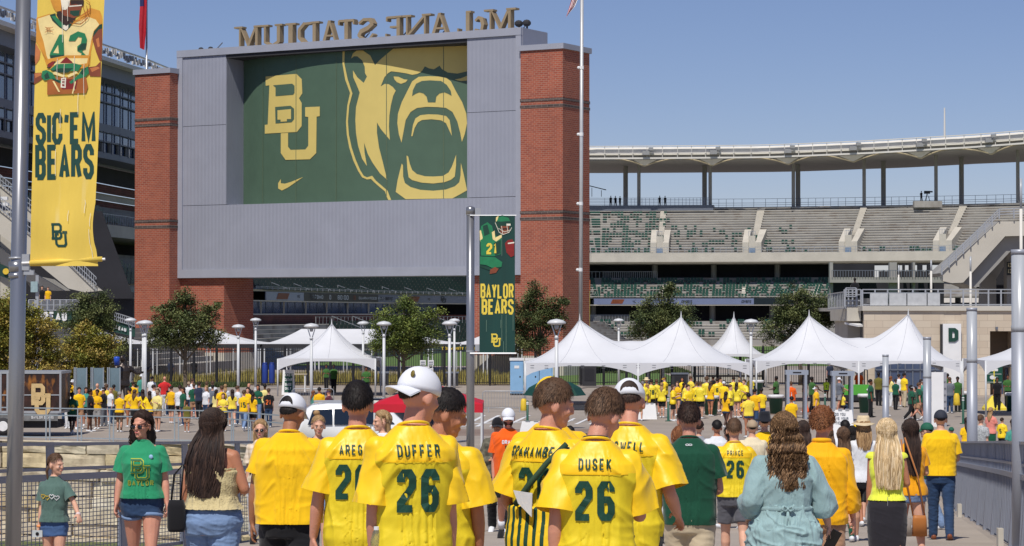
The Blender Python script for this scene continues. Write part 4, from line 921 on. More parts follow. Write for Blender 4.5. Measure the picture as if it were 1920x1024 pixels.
PL=[('shade',[(98,180),(230,140),(330,250),(480,220),(640,80),(740,110),(785,220),(780,260),(690,330),(650,520),(640,660),(200,660),(160,540),(95,420)]),('cream',[(110,190),(230,150),(330,260),(400,310),(480,240),(620,170),(700,200),(735,250),(680,310),(655,400),(625,560),(600,660),(240,660),(200,560),(170,420),(130,300)]),('skinl',[(90,430),(140,520),(130,600),(90,660),(84,600)]),('shade',[(130,430),(165,560),(200,600),(225,640),(190,620),(150,520)]),('skin',[(665,400),(690,320),(775,270),(765,420),(758,620),(735,610),(700,520)]),('skinl',[(700,400),(730,380),(740,470),(720,480)]),('dgreen',[(668,380),(680,320),(740,250),(778,240),(776,285),(730,300),(690,350)]),('skin',[(78,740),(150,735),(160,800),(120,830),(76,855)]),('skinl',[(82,745),(140,738),(150,760),(90,790)]),('skin',[(620,680),(700,670),(750,620),(748,775),(640,772)]),('skinl',[(640,690),(720,675),(740,690),(660,730)]),('dgreen',[(232,150),(290,135),(300,180),(400,265),(470,200),(490,190),(440,275),(396,316),(330,275),(260,210)]),('green',[(250,165),(290,160),(385,262),(380,290),(330,262)]),('white',[(366,255),(422,250),(420,290),(396,310),(368,290)]),('dark',[(300,150),(330,80),(500,150),(490,200),(400,265),(340,215)]),('skin',[(345,30),(520,20),(560,60),(540,150),(480,185),(380,160),(340,110)]),('shade',[(240,0),(350,0),(350,110),(300,120),(270,80)]),('white',[(345,0),(440,0),(430,60),(400,100),(360,100)]),('dark',[(440,0),(580,0),(575,70),(500,40),(450,50)]),('dgreen',[(440,110),(540,105),(530,160),(480,165),(440,140)]),('white',[(430,60),(560,50),(558,62),(432,72)]),('green',[(240,530),(330,350),(372,348),(380,600),(245,612),(232,560)]),('cream',[(270,535),(318,455),(326,540)]),('green',[(425,415),(440,360),(520,318),(590,340),(612,400),(600,480),(560,520),(600,560),(590,620),(540,660),(480,640),(478,600),(530,590),(560,540),(512,515),(512,470),(550,440),(560,380),(520,372),(490,415)]),('dgreen',[(236,560),(380,555),(384,605),(250,615)]),('dgreen',[(560,440),(608,440),(596,500),(520,515),(515,490)]),('shade',[(205,600),(400,560),(640,560),(620,690),(240,700)]),('cream',[(270,640),(360,590),(620,590),(610,640),(300,690)]),('ball',[(335,640),(400,575),(455,620),(470,640)]),('dark',[(205,690),(215,650),(260,620),(300,625),(240,690)]),('ball',[(210,680),(225,640),(290,615),(260,670)]),('brown',[(210,820),(260,780),(600,780),(620,880),(600,940),(210,960)]),('ball',[(330,800),(520,800),(500,900),(360,905)]),('green',[(150,780),(160,720),(200,708),(260,735),(300,800),(390,830),(360,850),(250,800),(180,815)]),('green',[(240,700),(300,650),(480,640),(560,660),(520,720),(420,720),(300,730)]),('dgreen',[(250,715),(340,690),(470,690),(420,735),(340,735)]),('green',[(430,830),(520,760),(560,700),(620,672),(632,740),(590,780),(520,800),(450,850)]),('dgreen',[(540,740),(580,690),(600,690),(570,760)]),('dgreen',[(180,760),(215,730),(235,790),(190,800)]),('dgreen',[(260,790),(340,820),(330,840),(270,810)]),('cream',[(262,735),(290,725),(390,765),(380,785),(275,752)]),('cream',[(410,765),(500,720),(520,738),(425,785)]),('white',[(350,790),(400,785),(395,890),(345,885)]),('ball',[(362,800),(388,798),(384,875),(360,872)]),('white',[(350,812),(400,810),(400,818),(350,820)]),('white',[(350,842),(398,840),(398,848),(350,850)]),('cream',[(262,820),(280,820),(340,930),(322,930)]),('cream',[(490,820),(500,830),(470,950),(458,945)])]
for i,(nm,pts)in enumerate(PL):
 mb=MB();bm=bmesh.new();f=bm.faces.new([bm.verts.new((a,b,0))for a,b in(zb(q)for q in pts)])
 f.normal_update();bmesh.ops.triangulate(bm,faces=[f],ngon_method='EAR_CLIP');cutgrid(bm,5.0)
 for v in bm.verts:v.co=place_b(min(v.co.x,192),v.co.y,1+i*.7)
 me=bpy.data.meshes.new('player_print');bm.to_mesh(me);bm.free();me.materials.append(ink(nm,PI_[nm]));link_mesh('player_print',me,cloth)
for i,c in enumerate(([(545,250),(590,215),(600,150),(570,60)],[(440,235),(540,250),(620,190),(645,110),(640,30),(600,0)],[(470,215),(560,215),(620,150),(610,60)],[(540,165),(590,140),(645,110)])):
 mb=MB()
 for q in stroke([zb(v)for v in c],1.1):mb.poly([place_b(min(v.x,192),v.y,40)for v in q])
 mb.build('face_mask_print',ink('brown',PI_['brown']),cloth)
mb=MB()
for q in text_quads('XII',0,0,6,wfac=.6,tfac=.18)[0]:mb.poly([place_b(87+a,58-b,42)for a,b in q[1]])
for st in([(84.5,51),(88,52.5),(97,52.5),(100,51)],[(84.5,61),(88,59),(97,59),(100,61)]):
 for q in stroke(st,.9):mb.poly([place_b(v.x,v.y,42)for v in q])
mb.build('conference_mark',ink('brown',PI_['brown']),cloth)
rn=random.Random(8);mb=MB()
for px,y0,y1 in((118,10,80),(128,0,40),(121,120,160),(140,105,170),(158,120,180),(108,110,150),(147,175,215),(114,205,240),(105,280,330),(160,375,400),(130,395,415),(170,430,485),(172,400,425),(99,235,250)):
 for q in stroke([(px,y0),(px-.8,(y0+y1)/2),(px-.3,y1)],.8,8):mb.poly([place_b(v.x,v.y,46)for v in q])
mb.build('scuff_marks',ink('white',PI_['white']),cloth,kind='stuff')
# --- centre banner pole
d0=51.0;b0=P(882,900,d0);cb=Vector((b0 .x,d0,gz(d0)))
CP=empty('banner_pole',cb,label='round metal pole in the middle carrying the dark green banner',cat='pole')
tz=P(882,390,d0).z-cb.z
mb=MB();mb.tube([(0,0,0),(.0,0,tz)],.085,24);mb.build('pole_shaft',M_alu,CP,True)
mb=MB();mb.lathe([(.095,tz-.14),(.095,tz+.01),(.02,tz+.04)],n=20);mb.build('pole_cap',M_alu,CP,True)
mb=MB();mb.box((0,0,.14),(.45,.45,.28));mb.build('base_block',M_stl,CP)
for py in(402,658):
 q=P(893,py,d0);z=q.z-cb.z
 mb=MB();mb.box((.16,-.02,z+.06),(.12,.1,.14));mb.build('bracket',M_rail,CP)
 mb=MB();mb.lathe([(.093,z-.02),(.093,z+.01)],n=20);mb.build('clamp_ring',M_rail,CP)
q0=P(899,405,50.9);q1=P(965.5,662,50.9)
GB=empty('green_banner',(q0 .x,50.9,q1 .z),label='dark green banner with gold BAYLOR BEARS lettering and a crouching football player',cat='banner')
GW,GH=q1 .x-q0 .x,q0 .z-q1 .z
M_gb=mat('banner_dark_green',S(10,60,54),.6,.12,5,spots=(S(60,96,84),6,.3,.68),stretch=(1,1,.15));M_gy=mat('print_gold',S(232,206,74),.6,.05,6)
cl2=flagcloth('banner_cloth',GW,GH,0,M_gb,GB,lambda u,v:.012*sin(u*3.1+v*3),10,30)
gp=lambda px,py,l:Vector(((px-899)/66.5*GW,.012*sin((px-899)/66.5*3.1+(662-py)/257*3)-.004-.0006*l,(662-py)/257*GH))
for txt,a,b,y0,y1 in(('BAYLOR',901,963,531,560),('BEARS',903,963,560,590)):
 h=y1-y0-1;qs,wd=text_quads(txt,0,0,h,wfac=.44,tfac=.155,gap=.14,seg=h/4);k=(b-a)/wd
 for c in sorted({l.ci for l,q in qs}):mb=MB();[mb.poly([gp(a+x*k,y1-z,li)for x,z in q])for li,q in qs if li.ci==c];mb.build('banner_letter',M_gy,cl2)
mb=MB();print_mono(mb,0,0,18,24,lambda x,z,l:gp(921+x,650-z,l),th=.15);mb.build('banner_monogram',M_gy,cl2)
zg=lambda p:(870+p[0]/3.417,380+p[1]/3.417)
GPL=[('green',[(102,190),(110,150),(150,125),(180,150),(190,200),(170,240),(105,230)]),('dgreen',[(120,150),(150,140),(165,200),(130,215)]),('cream',[(100,180),(108,176),(120,225),(108,260),(102,240)]),('green',[(105,240),(180,200),(240,230),(236,330),(190,345),(110,340)]),('dgreen',[(190,260),(236,240),(234,325),(200,340)]),('cream',[(178,190),(196,180),(200,225),(240,205),(244,222),(206,250),(184,235)]),('dgreen',[(195,130),(205,90),(245,80),(290,92),(306,125),(300,150),(245,150),(225,190),(200,165)]),('green',[(205,120),(215,95),(250,88),(285,98),(295,118),(240,122)]),('cream',[(205,95),(222,84),(215,110),(204,125)]),('skin',[(235,150),(290,150),(285,185),(255,205),(232,190)]),('white',[(272,135),(298,135),(298,148),(272,148)]),('dark',[(240,165),(284,162),(282,172),(242,175)]),('ball',[(262,262),(280,240),(310,235),(322,262),(322,340),(300,350),(272,320)]),('white',[(280,258),(322,252),(322,260),(282,266)]),('green',[(102,345),(200,350),(245,382),(240,412),(180,418),(140,400),(102,395)]),('dgreen',[(102,400),(180,420),(236,415),(200,440),(150,430),(102,412)]),('skin',[(168,430),(200,412),(222,425),(205,450),(165,458)])]
for i,(nm,pts)in enumerate(GPL):
 bm=bmesh.new();f=bm.faces.new([bm.verts.new((*zg(q),0))for q in pts]);f.normal_update();bmesh.ops.triangulate(bm,faces=[f],ngon_method='EAR_CLIP');cutgrid(bm,6.0)
 for v in bm.verts:v.co=gp(v.co.x,v.co.y,1+i*.7)
 me=bpy.data.meshes.new('player_print');bm.to_mesh(me);bm.free();me.materials.append(ink(nm,PI_[nm]));link_mesh('player_print',me,cl2)
mb=MB()
for li,q in text_quads('21',0,0,21,wfac=.52,tfac=.2,gap=.2)[0]:mb.poly([gp(912+x,477-z,14+li)for x,z in q])
mb.build('player_number',M_gy,cl2)
mb=MB()
for c in([(200,128),(225,190),(250,205),(290,190),(306,160)],[(220,165),(260,188),(300,175)],[(240,150),(250,205)],[(275,150),(284,195)]):
 for q in stroke([zg(v)for v in c],.9):mb.poly([gp(v.x,v.y,16)for v in q])
mb.build('face_mask_print',ink('white',PI_['white']),cl2)
for px,y0,y1 in((941,590,640),(944,640,661),(949,590,660),(962,585,620),(912,600,622),(939,600,615),(941,440,480)):
 mb=MB();[mb.poly([gp(v.x,v.y,20)for v in q])for q in stroke([(px,y0),(px,y1)],.55)];mb.build('scuff_mark',ink('pale',S(120,150,130)),cl2)
mb=MB();mb.tube([(-.2,0,GH+.01),(GW+.03,0,GH+.01)],.013,6);mb.build('top_rod',M_rail,GB);mb=MB();mb.tube([(-.2,0,-.01),(GW+.03,0,-.01)],.02,6);mb.build('bottom_rod',M_rail,GB)
# --- flag poles
def flagpole(px0,px1,d,r,lab,clips):
 b=G(px1,720)if 0 else Vector((P(px1,600,d).x,d,0));o=empty('flag_pole',b,label=lab,cat='flag pole')
 t=P(px0,-80,d);mb=MB();mb.tube([(0,0,0),(t.x-b.x,0,t.z)],[r,r*.85],16);mb.build('pole_shaft',mat('pole_white',S(196,196,196),.35,.04,3,metal=.3),o,True)
 for py in clips:
  q=P(px0+(px1-px0)*py/600,py,d);mb=MB();mb.ball((q.x-b.x-r*1.6,-.02,q.z),r*.8,8);mb.lathe([(r*1.1,q.z-.12),(r*1.1,q.z+.12)],(q.x-b.x,0,0),12);mb.build('halyard_clip',M_white,o)
 return o
FP1=flagpole(1091.5,1088,172,.14,'tall white flag pole in front of the right brick tower',(127,252,382,506))
FP2=flagpole(275,275,232,.11,'tall white flag pole behind the left brick tower with a red flag',())
def hang_flag(nm,pts,d,m,lab,mats2=None):
 o=empty(nm,P(pts[0][0],pts[0][1],d),label=lab,cat='flag');mb=MB();bm=bmesh.new()
 n=len(pts)//2;L_p=pts[:n];R_p=pts[n:][::-1];vs=[];K_=8
 for i in range(n):
  for k in range(K_+1):
   t=k/K_;px=L_p[i][0]+(R_p[i][0]-L_p[i][0])*t;py=L_p[i][1]+(R_p[i][1]-L_p[i][1])*t
   q=P(px,py,d-.1);vs.append(Vector((q.x,q.y+.12*sin(t*9+i*.8),q.z))-o.location)
 fs=[];
 for i in range(n-1):
  for k in range(K_):a=i*(K_+1)+k;fs.append((a,a+1,a+K_+2,a+K_+1))
 mb.add(vs,fs);
 if mats2:mb.m=[mats2[1](i//K_,i%K_)for i in range(len(fs))]
 mb.build('flag_cloth',m if not mats2 else mats2[0],o,True);return o
M_fr=mat('flag_red',S(176,24,40),.6,.08,3);M_fb=mat('flag_blue',S(34,40,90),.6,.08,3)
hang_flag('state_flag',[(262,-20),(262,12),(260,50),(262,90),(271,94),(274,60),(275,12),(275,-20)],231.7,M_fr,'drooping red flag with a blue patch on the left flag pole',([M_fr,M_fb],lambda i,k:1 if i==0 and k<5 else 0))
hang_flag('national_flag',[(1074,-10),(1068,12),(1061,33),(1064,29),(1078,12),(1087,-10)],171.8,M_fr,'tip of a red and white striped flag at the top of the tall flag pole',([M_fr,M_white],lambda i,k:k%2))
# --- light columns on the right bank of the bridge
def light_column(px,d,topy,r,lab):
 b=Vector(((px-960)/F*d,d,gz(d)));h=P(px,topy,d).z-b.z
 o=empty('light_column',b,label=lab,cat='light column',group='light columns along the bridge')
 mb=MB();mb.tube([(0,0,0),(0,0,h-1.0)],r,24);mb.build('column_shaft',M_steelp,o,True)
 mb=MB();mb.lathe([(r*1.03,h-1.02),(r*1.03,h-.95),(r*.97,h-.94),(r*.97,h-.06)],n=24);mb.build('frosted_tube',M_frost,o,True)
 mb=MB();mb.lathe([(r*1.02,h-.06),(r*1.02,h),(0.01,h)],n=24);mb.build('cap',M_steelp,o,True)
 mb=MB();mb.lathe([(r*1.4,0),(r*1.4,.05),(r*1.05,.07)],n=20);mb.build('base_plate',M_steelp,o,True)
light_column(1912,30,468,.105,'nearest grey light column, cut by the right picture edge')
light_column(1822,45,577,.098,'grey light column with frosted top, second from the right edge')
light_column(1738,60,632,.1,'grey light column right of the blonde woman, third from the right edge')
light_column(1660,76,665,.1,'farthest and smallest grey light column, behind the blonde woman')
for px,d,t,bt,w_,lab in((1685,158,497,545,3.0,'thin white mast on the terrace, leftmost of three'),(1746,156,488,545,4.0,'thin white mast on the terrace, middle of three'),(1820,154,481,577,4.6,'thin white mast rising beside the stair on the terrace'),(1915,152,335,574,6,'white mast at the right picture edge above the terrace')):
 b=P(px,bt,d);o=empty('terrace_mast',(b.x,d,b.z-1.5),label=lab,cat='mast');h=P(px,t,d).z-b.z+1.5;r=w_/F*d/2
 mb=MB();mb.tube([(0,0,0),(0,0,h*.8)],r,10);mb.build('mast_shaft',M_roofw,o,True);mb=MB();mb.tube([(0,0,h*.8),(0,0,h)],r*.8,10);mb.build('mast_lamp',M_frost,o,True)
 # --- plaza lamps
M_lw=mat('lamp_white',S(206,208,210),.4,.04,3)
def lamp(px,py,d,lab,k=1.0):
 b=Vector(((px-960)/F*d,d,gz(d)));h=P(px,py,d).z-b.z
 o=empty('street_lamp',b,label=lab,cat='street lamp',group='white mushroom lamps on the plaza')
 r=.07*k;mb=MB();mb.tube([(0,0,0),(0,0,h-.75*k)],[r*1.15,r],12);mb.build('lamp_post',M_lw,o,True)
 mb=MB();mb.lathe([(r*1.7,0),(r*1.7,.04),(r*1.2,.05),(r*1.2,.2)],n=12);mb.build('lamp_foot',M_lw,o)
 for s in(-1,1):
  mb=MB();mb.tube([(0,0,h-.8*k),(s*.07*k,0,h-.62*k),(s*.20*k,0,h-.2*k)],.025*k,6);mb.build('yoke_arm',M_lw,o,True)
 mb=MB();mb.lathe([(.10*k,h-.8*k),(.06*k,h-.66*k)],n=10);mb.build('collar',M_lw,o,True)
 mb=MB();mb.lathe([(.10*k,h-.24*k),(.36*k,h-.2*k),(.38*k,h-.14*k),(.26*k,h-.05*k),(.03,h)],n=18);mb.build('lamp_shade',M_lw,o,True)
 mb=MB();mb.lathe([(.07*k,h-.42*k),(.11*k,h-.245*k)],n=10);mb.build('lamp_glass',M_frost,o,True)
for px,py,d,lab,k in((245,596,150,'white lamp between the yellow tree and the left tower',1),(269,601,125,'white lamp left of the oak, front one of a close pair',1.05),(272.5,600,118,'white lamp left of the oak, nearly hiding its twin',1.0),(447,608,138,'white lamp right of the oak in front of the picket fence',1),(479.5,596,160,'white lamp against the left brick pier under the scoreboard',1),(584,606,125,'white lamp in front of the small single peak tent',1.05),(681,602,150,'white lamp between the single peak tent and the tree',.98),(720,602,128,'white lamp in front of the tree under the scoreboard',1.05),(843,601,124,'white lamp left of the centre pole, front one of two',1.05),(852,597,150,'white lamp left of the centre pole, rear one of two',.95),(1043.5,598,104,'large white lamp in front of the big white tent',1.08),(1160,597,165,'white lamp behind the dip of the big white tent',1),(1408,598,120,'white lamp between the two big white tents',1.0)):
 lamp(px,py,d,lab,k)
 # ================================================================ TENTS
M_tent=mat('tent_white',S(212,213,217),.65,.04,.7,.3,1.2)
M_tmark=mat('tent_marks',S(110,112,116),.7)
def peak_tent(px0,px1,d,eave,peaks,ptop,lab,depth=6.1,rz=0,legs=None,val=.42,cat='tent',arches=None):
 x0,x1=(px0-960)/F*d,(px1-960)/F*d;W=x1-x0
 o=empty('frame_tent',((x0+x1)/2,d,gz(d)),rz,label=lab,cat=cat,)
 nb=len(peaks);ze=eave;hp=[P(0,py,d+depth/2).z-gz(d)for py in ptop];hw=W/2
 pk=[(px-960)/F*(d+depth/2)-(x0+x1)/2 for px in peaks]
 bw_=W/nb
 def zf(x,y):
  u=(y-depth/2)/(depth/2);best=0;
  for p_,h_ in zip(pk,hp):
   L_=p_+hw if x<p_ else hw-p_
   if nb>1:
    other=[q for q in pk if q!=p_][0]
    if(other-p_)*(x-p_)>0:L_=abs(other-p_)*.98
   t=min(1,((abs((x-p_)/L_)**2.2+abs(u)**2.2)**(1/2.2)))
   v=(h_-ze)*((1-t)*.42+(1-t)**2.4*.58)
   best=max(best,v)if best==0 else(best**3+v**3)**(1/3)
  if nb>1 and pk[0]<x<pk[1]:
   m=1-abs(2*(x-pk[0])/(pk[1]-pk[0])-1);best=max(best,(hp[0]-ze)*.50*(1-abs(u))**1.3*m+best*(1-m))
  return ze+best
 NX_,NY_=36*nb,20;vs=[]
 for j in range(NY_+1):
  for i in range(NX_+1):x=-hw+W*i/NX_;y=depth*j/NY_;vs.append((x,y,zf(x,y)))
 mb=MB();mb.add(vs,[(j*(NX_+1)+i,j*(NX_+1)+i+1,(j+1)*(NX_+1)+i+1,(j+1)*(NX_+1)+i)for j in range(NY_)for i in range(NX_)])
 mb.build('roof_canopy',M_tent,o,True)
 lx=legs or[-hw+W*i/nb for i in range(nb+1)]
 def skirt(a,b,arch):
  n_=16;r0=[];r1=[]
  for i in range(n_+1):
   t=i/n_;q=Vector(a).lerp(Vector(b),t);dr=val+.30-.62*sin(pi*t)**.7*arch;r0 .append((q.x,q.y,ze+.01));r1 .append((q.x,q.y,ze-max(.16,dr)))
  m2=MB();m2 .rings([r0,r1],False,0,False);m2 .build('valance',M_tent,o)
 for a,b in zip(lx,lx[1:]):skirt((a,0,0),(b,0,0),1);skirt((a,depth,0),(b,depth,0),1)
 for s in(-hw,hw):skirt((s,0,0),(s,depth,0),1)
 rn_=random.Random(int(px0))
 m2=MB()
 for i in range(int(W*1.1)):
  x=-hw+W*(i+.5+rn_.uniform(-.3,.3))/int(W*1.1);zz=ze-.12-rn_.random()*.05
  for q in(0,.13):m2 .bb(x-.1,x+.1,-.012,-.004,zz-q,zz-q+.022)
 if W>8:m2 .build('strap_marks',M_tmark,o,kind='stuff')
 for x in lx:
  for y in(0.02,depth-.02):
   m2=MB();m2 .tube([(x,y,-.0),(x,y,ze)],.05,8);m2 .build('leg',M_lw,o,True)
 for x in pk:
  for i in range(8):
   a=i*pi/4+(pi/8 if nb>1 else 0);L_=bw_*.5;ps=[(x+cos(a)*L_*min(1,1)*t/10,depth/2+sin(a)*depth/2*t/10)for t in range(11)]
   m2=MB();m2 .tube([(q[0],q[1],zf(q[0],q[1])+.004)for q in ps if abs(q[0])<hw],.014,4);m2 .build('roof_seam',mat('tent_seam',S(190,192,198),.7),o)
 for x in pk:m2=MB();m2 .tube([(x,depth/2,zf(x,depth/2)-.05),(x,depth/2,zf(x,depth/2)+.32)],[.05,.01],6);m2 .build('finial',M_lw,o)
 return o
peak_tent(985,1408,132,2.35,(1087,1277),(599,594),'big white double peak tent in the middle of the plaza',6.3)
peak_tent(1418,1802,138,2.35,(1517,1703),(591,589),'big white double peak tent on the right in front of the limestone building',6.3)
peak_tent(1322,1436,165,2.3,(1376,),(593,),'slim white single peak tent between the two big tents',6)
peak_tent(521,704,148,2.3,(622,),(607,),'white single peak tent on the left in front of the picket fence',6.1)
peak_tent(1848,1990,118,2.75,(1930,),(632,),'white tent partly cut by the right picture edge',6)
def hip_tent(px0,px1,rx0_,rx1_,d,yb,yt,lab,dep=9):
 x0,x1=(px0-960)/F*d,(px1-960)/F*d;a,b=(rx0_-960)/F*(d+dep/2),(rx1_-960)/F*(d+dep/2);c=(x0+x1)/2
 ze=P(0,yb,d).z;zt=P(0,yt,d+dep/2).z;o=empty('marquee_tent',(c,d,0),label=lab,cat='tent',group='long white marquees behind the picket fence')
 N_=12;rings=[]
 for q in range(N_+1):
  t=q/N_;k=t**.8;z=ze+(zt-ze)*t**1.25
  rings.append([(x0-c+(a-x0)*k,dep/2*k,z),(x1-c-(x1-b)*k,dep/2*k,z),(x1-c-(x1-b)*k,dep-dep/2*k,z),(x0-c+(a-x0)*k,dep-dep/2*k,z)])
 mb=MB();mb.rings(rings,False);mb.build('roof_canopy',M_tent,o)
 mb=MB();mb.bb(x0-c,x1-c,0,.05,ze-.3,ze-.02);mb.build('dark_valance',M_dgrey,o)
 n_=max(2,int((px1-px0)/50))
 for i in range(n_+1):
  x=x0-c+(x1-x0)*i/n_
  for s in(-.15,.15):mb=MB();mb.bar((x+s,.1,0),(x+s,.1,ze),.09);mb.build('leg',M_lw,o)
hip_tent(60,262,130,170,190,645,613,'low white marquee behind the yellow trees on the left');hip_tent(240,492,330,400,185,645,616,'long white marquee behind the oak and the picket fence')
hip_tent(488,860,565,745,185,645,617,'longest white marquee under the scoreboard behind the single peak tent');hip_tent(845,975,905,930,192,646,628,'white marquee partly behind the green banner')
o=empty('gate_board',(dx(868,180),180,0),label='dark board with gold lettering on the fence left of the centre pole',cat='sign')
mb=MB();mb.bb(dx(828,180),dx(898,180),180,180.1,dz(658,180),dz(649,180));mb.build('board',mat('bureau_green',S(20,60,52)),o,world=True)
mb=MB();print_text(mb,'COMMUNITY GARDEN',dx(829,179.9),dz(656.5,179.9),.25,lambda x,z,l:(x,179.9-.004*l,z),wfac=.6,tfac=.2);mb.build('board_letters',mat('gold_paint',S(226,190,60)),o,world=True)
for px in(829,897):mb=MB();mb.bar((dx(px,180),180.05,0),(dx(px,180),180.05,dz(658,180)),.1);mb.build('post',M_dgrey,o,world=True)
# ================================================================ BLACK PICKET FENCE
M_blk=mat('black_iron',S(26,26,30),.5,.1,2)
PF=empty('picket_fence',(dx(800,170),170,0),label='long black iron picket fence in front of the stadium',cat='fence')
me_p=None
x=dx(108,170);xe=dx(1640,170);zt=2.8;pw=1.6
mb=MB()
for i in range(10):mb.bb(i*pw/10+.06,i*pw/10+.095,-.0175,.0175,.1,zt-.1)
mb.bb(.06,pw-.02,-.03,.03,.2,.25);mb.bb(.06,pw-.02,-.03,.03,zt-.35,zt-.30)
first=mb.build('fence_panel',M_blk,PF);first.location=(x-PF.location.x,0,0);first['kind']='stuff'
mbp=MB();mbp.bb(-.06,.06,-.06,.06,0,zt+.02);fpost=mbp.build('fence_post',M_blk,PF);fpost.location=(x-PF.location.x,0,0)
xx=x+pw
while xx<xe:
 c=first.copy();COL.objects.link(c);c.location.x=xx-PF.location.x;c=fpost.copy();COL.objects.link(c);c.location.x=xx-PF.location.x;xx+=pw
def grass_clump_strip(name,px0,px1,d0_,d1_,h,n,c1,lab,seed=1):
 rn=random.Random(seed);mb=MB();x0,x1=dx(px0,d0_),dx(px1,d0_)
 for i in range(n):
  x=rn.uniform(x0,x1);y=rn.uniform(d0_,d1_);hh=h*rn.uniform(.6,1.1)*(.75+.5*noise.noise(Vector((x*.4,y*.4,seed))));a=rn.uniform(0,pi);l=rn.uniform(-.3,.3)
  u=Vector((cos(a),sin(a),0))*.05
  p_=Vector((x,y,0));t_=p_+Vector((l*cos(a*3),l*sin(a*2),hh))
  mb.add([p_-u,p_+u,t_],[(0,1,2)],rn.choice([0,0,1]))
 return mb.build(name,[mat(name+'_a',c1,.8,.2,2),mat(name+'_b',tuple(v*.55 for v in c1[:3]),.8,.2,2)],kind='stuff',label=lab)
grass_clump_strip('ornamental_grass',400,980,173,180,1.15,9000,S(158,146,78),'tan ornamental grass bed behind the picket fence')
grass_clump_strip('ornamental_grass',250,400,173,178,.9,2500,S(140,136,84),'tan grass bed beside the left tower base',3)
grass_clump_strip('low_hedge',200,460,166,168.5,.45,3500,S(74,88,46),'low green hedge at the foot of the picket fence',2)
grass_clump_strip('low_hedge',1000,1300,205,228,.35,9000,S(108,132,56),'green lawn edge behind the double peak tent',4)
mb=MB();mb.bb(dx(960,172),dx(1300,172),172,240,.0,.02);mb.build('lawn',M_field,kind='structure',label='green lawn behind the picket fence right of the tower')
mb=MB();mb.bb(dx(250,171),dx(980,171),171.2,182,0,.06);mb.build('planting_bed',mat('soil',S(110,96,72),.95,.2,1),kind='structure')
mb=MB();mb.bb(dx(1300,172),dx(1430,172),172.5,173,0,dz(702,172));o=mb.build('garden_wall',M_stl,label='low pale garden wall behind the yellow jersey crowd',cat='wall')
o2=empty('garden_rail',(dx(1360,172.4),172.4,dz(702,172.4)),label='white rail on the low garden wall behind the crowd',cat='railing');fence_rail(o2,'rail',1298,1432,682,701,172.4,6,0)
# ================================================================ TREES
M_bark=mat('bark',S(104,92,78),.95,.3,4,.8,20)
LEAFC={'oak':[S(92,102,62),S(116,122,76),S(72,84,52)],'yellow':[S(158,146,66),S(130,134,62),S(168,146,78)],'green':[S(104,118,58),S(128,138,68),S(82,98,48)]}
def leaf_mats(kind):return[mat('leaf_%s_%d'%(kind,i),c,.6,.25,1.2,spec=.3)for i,c in enumerate(LEAFC[kind])]
def tree(px,d,base_y,blobs,kind,n,lab,leaf=.135,trunk_r=.13,seed=1,trunk_px=None,fork=.45,group='trees in front of the stadium'):
 """blobs: (px, py, rx_px, ry_px) ellipses of the crown in the picture, turned into 3D clumps"""
 z0=gz(d);k=d/F;bx_=((trunk_px or px)-960)*k;o=empty('tree',(bx_,d,z0),label=lab,cat='tree',group=group)
 rn=random.Random(seed);cl=[]
 for(bx2,by,rx,ry)in blobs:
  q=P(bx2,by,d);cl.append((Vector((q.x-bx_,rn.uniform(-.25,.25)*rx*k,q.z-z0)),rx*k*1.28,ry*k*1.16))
 top=max(c[0].z for c in cl);low=min(c[0].z-c[2]for c in cl)
 mb=MB();fz=max(.6,low*fork+.5)
 mb.tube([(0,0,-.05),(.04,0,fz*.5),(0,.03,fz),(.05,0,(fz+top)/2),(0,0,top)],[trunk_r*1.3,trunk_r,trunk_r*.9,trunk_r*.5,.03],9);mb.build('trunk',M_bark,o,True)
 for c,rx,ry in cl:
  s=fz+(max(c.z-fz,.2))*rn.uniform(.15,.45);m=Vector((c.x*.45,c.y*.5,(s+c.z)/2-.05))
  mb=MB();mb.tube([(0,0,s),m,c],[trunk_r*.45,trunk_r*.3,.02],6);mb.build('limb',M_bark,o,True)
  for q in range(3):
   e=c+Vector((rn.uniform(-1,1)*rx,rn.uniform(-1,1)*rx,rn.uniform(-.3,.9)*ry))*.8;mb=MB();mb.tube([m,(m+e)/2+Vector((0,0,.1)),e],[trunk_r*.2,.025,.01],4);mb.build('twig',M_bark,o)
 vol=sum(rx*rx*ry for c,rx,ry in cl);mb=MB();mb2=MB()
 subs=[]
 for c,rx,ry in cl:
  m=max(6,int(46*rx*rx*ry/vol*len(cl)*.6))
  for _ in range(m):
   v=Vector((rn.gauss(0,1),rn.gauss(0,1),rn.gauss(0,1))).normalized()*(rn.random()**.45)
   subs.append((c+Vector((v.x*rx,v.y*rx*.9,v.z*ry)),.20*min(rx,1.2)+.10,rn.random()))
 per=max(8,int(n*1.7)//len(subs))
 for c,r,tone in subs:
  for _ in range(per):
   v=Vector((rn.gauss(0,1),rn.gauss(0,1),rn.gauss(0,.75)))*r*.62;p_=c+v
   a=Vector((rn.uniform(-1,1),rn.uniform(-1,1),rn.uniform(-.6,.6))).normalized();b=a.cross(Vector((rn.uniform(-.4,.4),rn.uniform(-.4,.4),1))).normalized();s=leaf*rn.uniform(.6,1.2)
   mi=0 if tone<.45 else 1 if tone<.8 else 2
   mb.add([p_-a*s*.6,p_+b*s*.32,p_+a*s*.6,p_-b*s*.32],[(0,1,2,3)],mi)
 mb.build('crown',leaf_mats(kind),o,kind='stuff')
 return o
tree(345,140,735,[(345,560,24,18),(320,590,28,14),(372,588,30,16),(345,610,50,18),(303,628,26,14),(392,628,28,14),(345,640,55,12),(330,575,18,14),(405,575,12,8),(300,578,14,8)],'oak',15000,'oak with a forked trunk left of the scoreboard pier',seed=1,trunk_px=347)
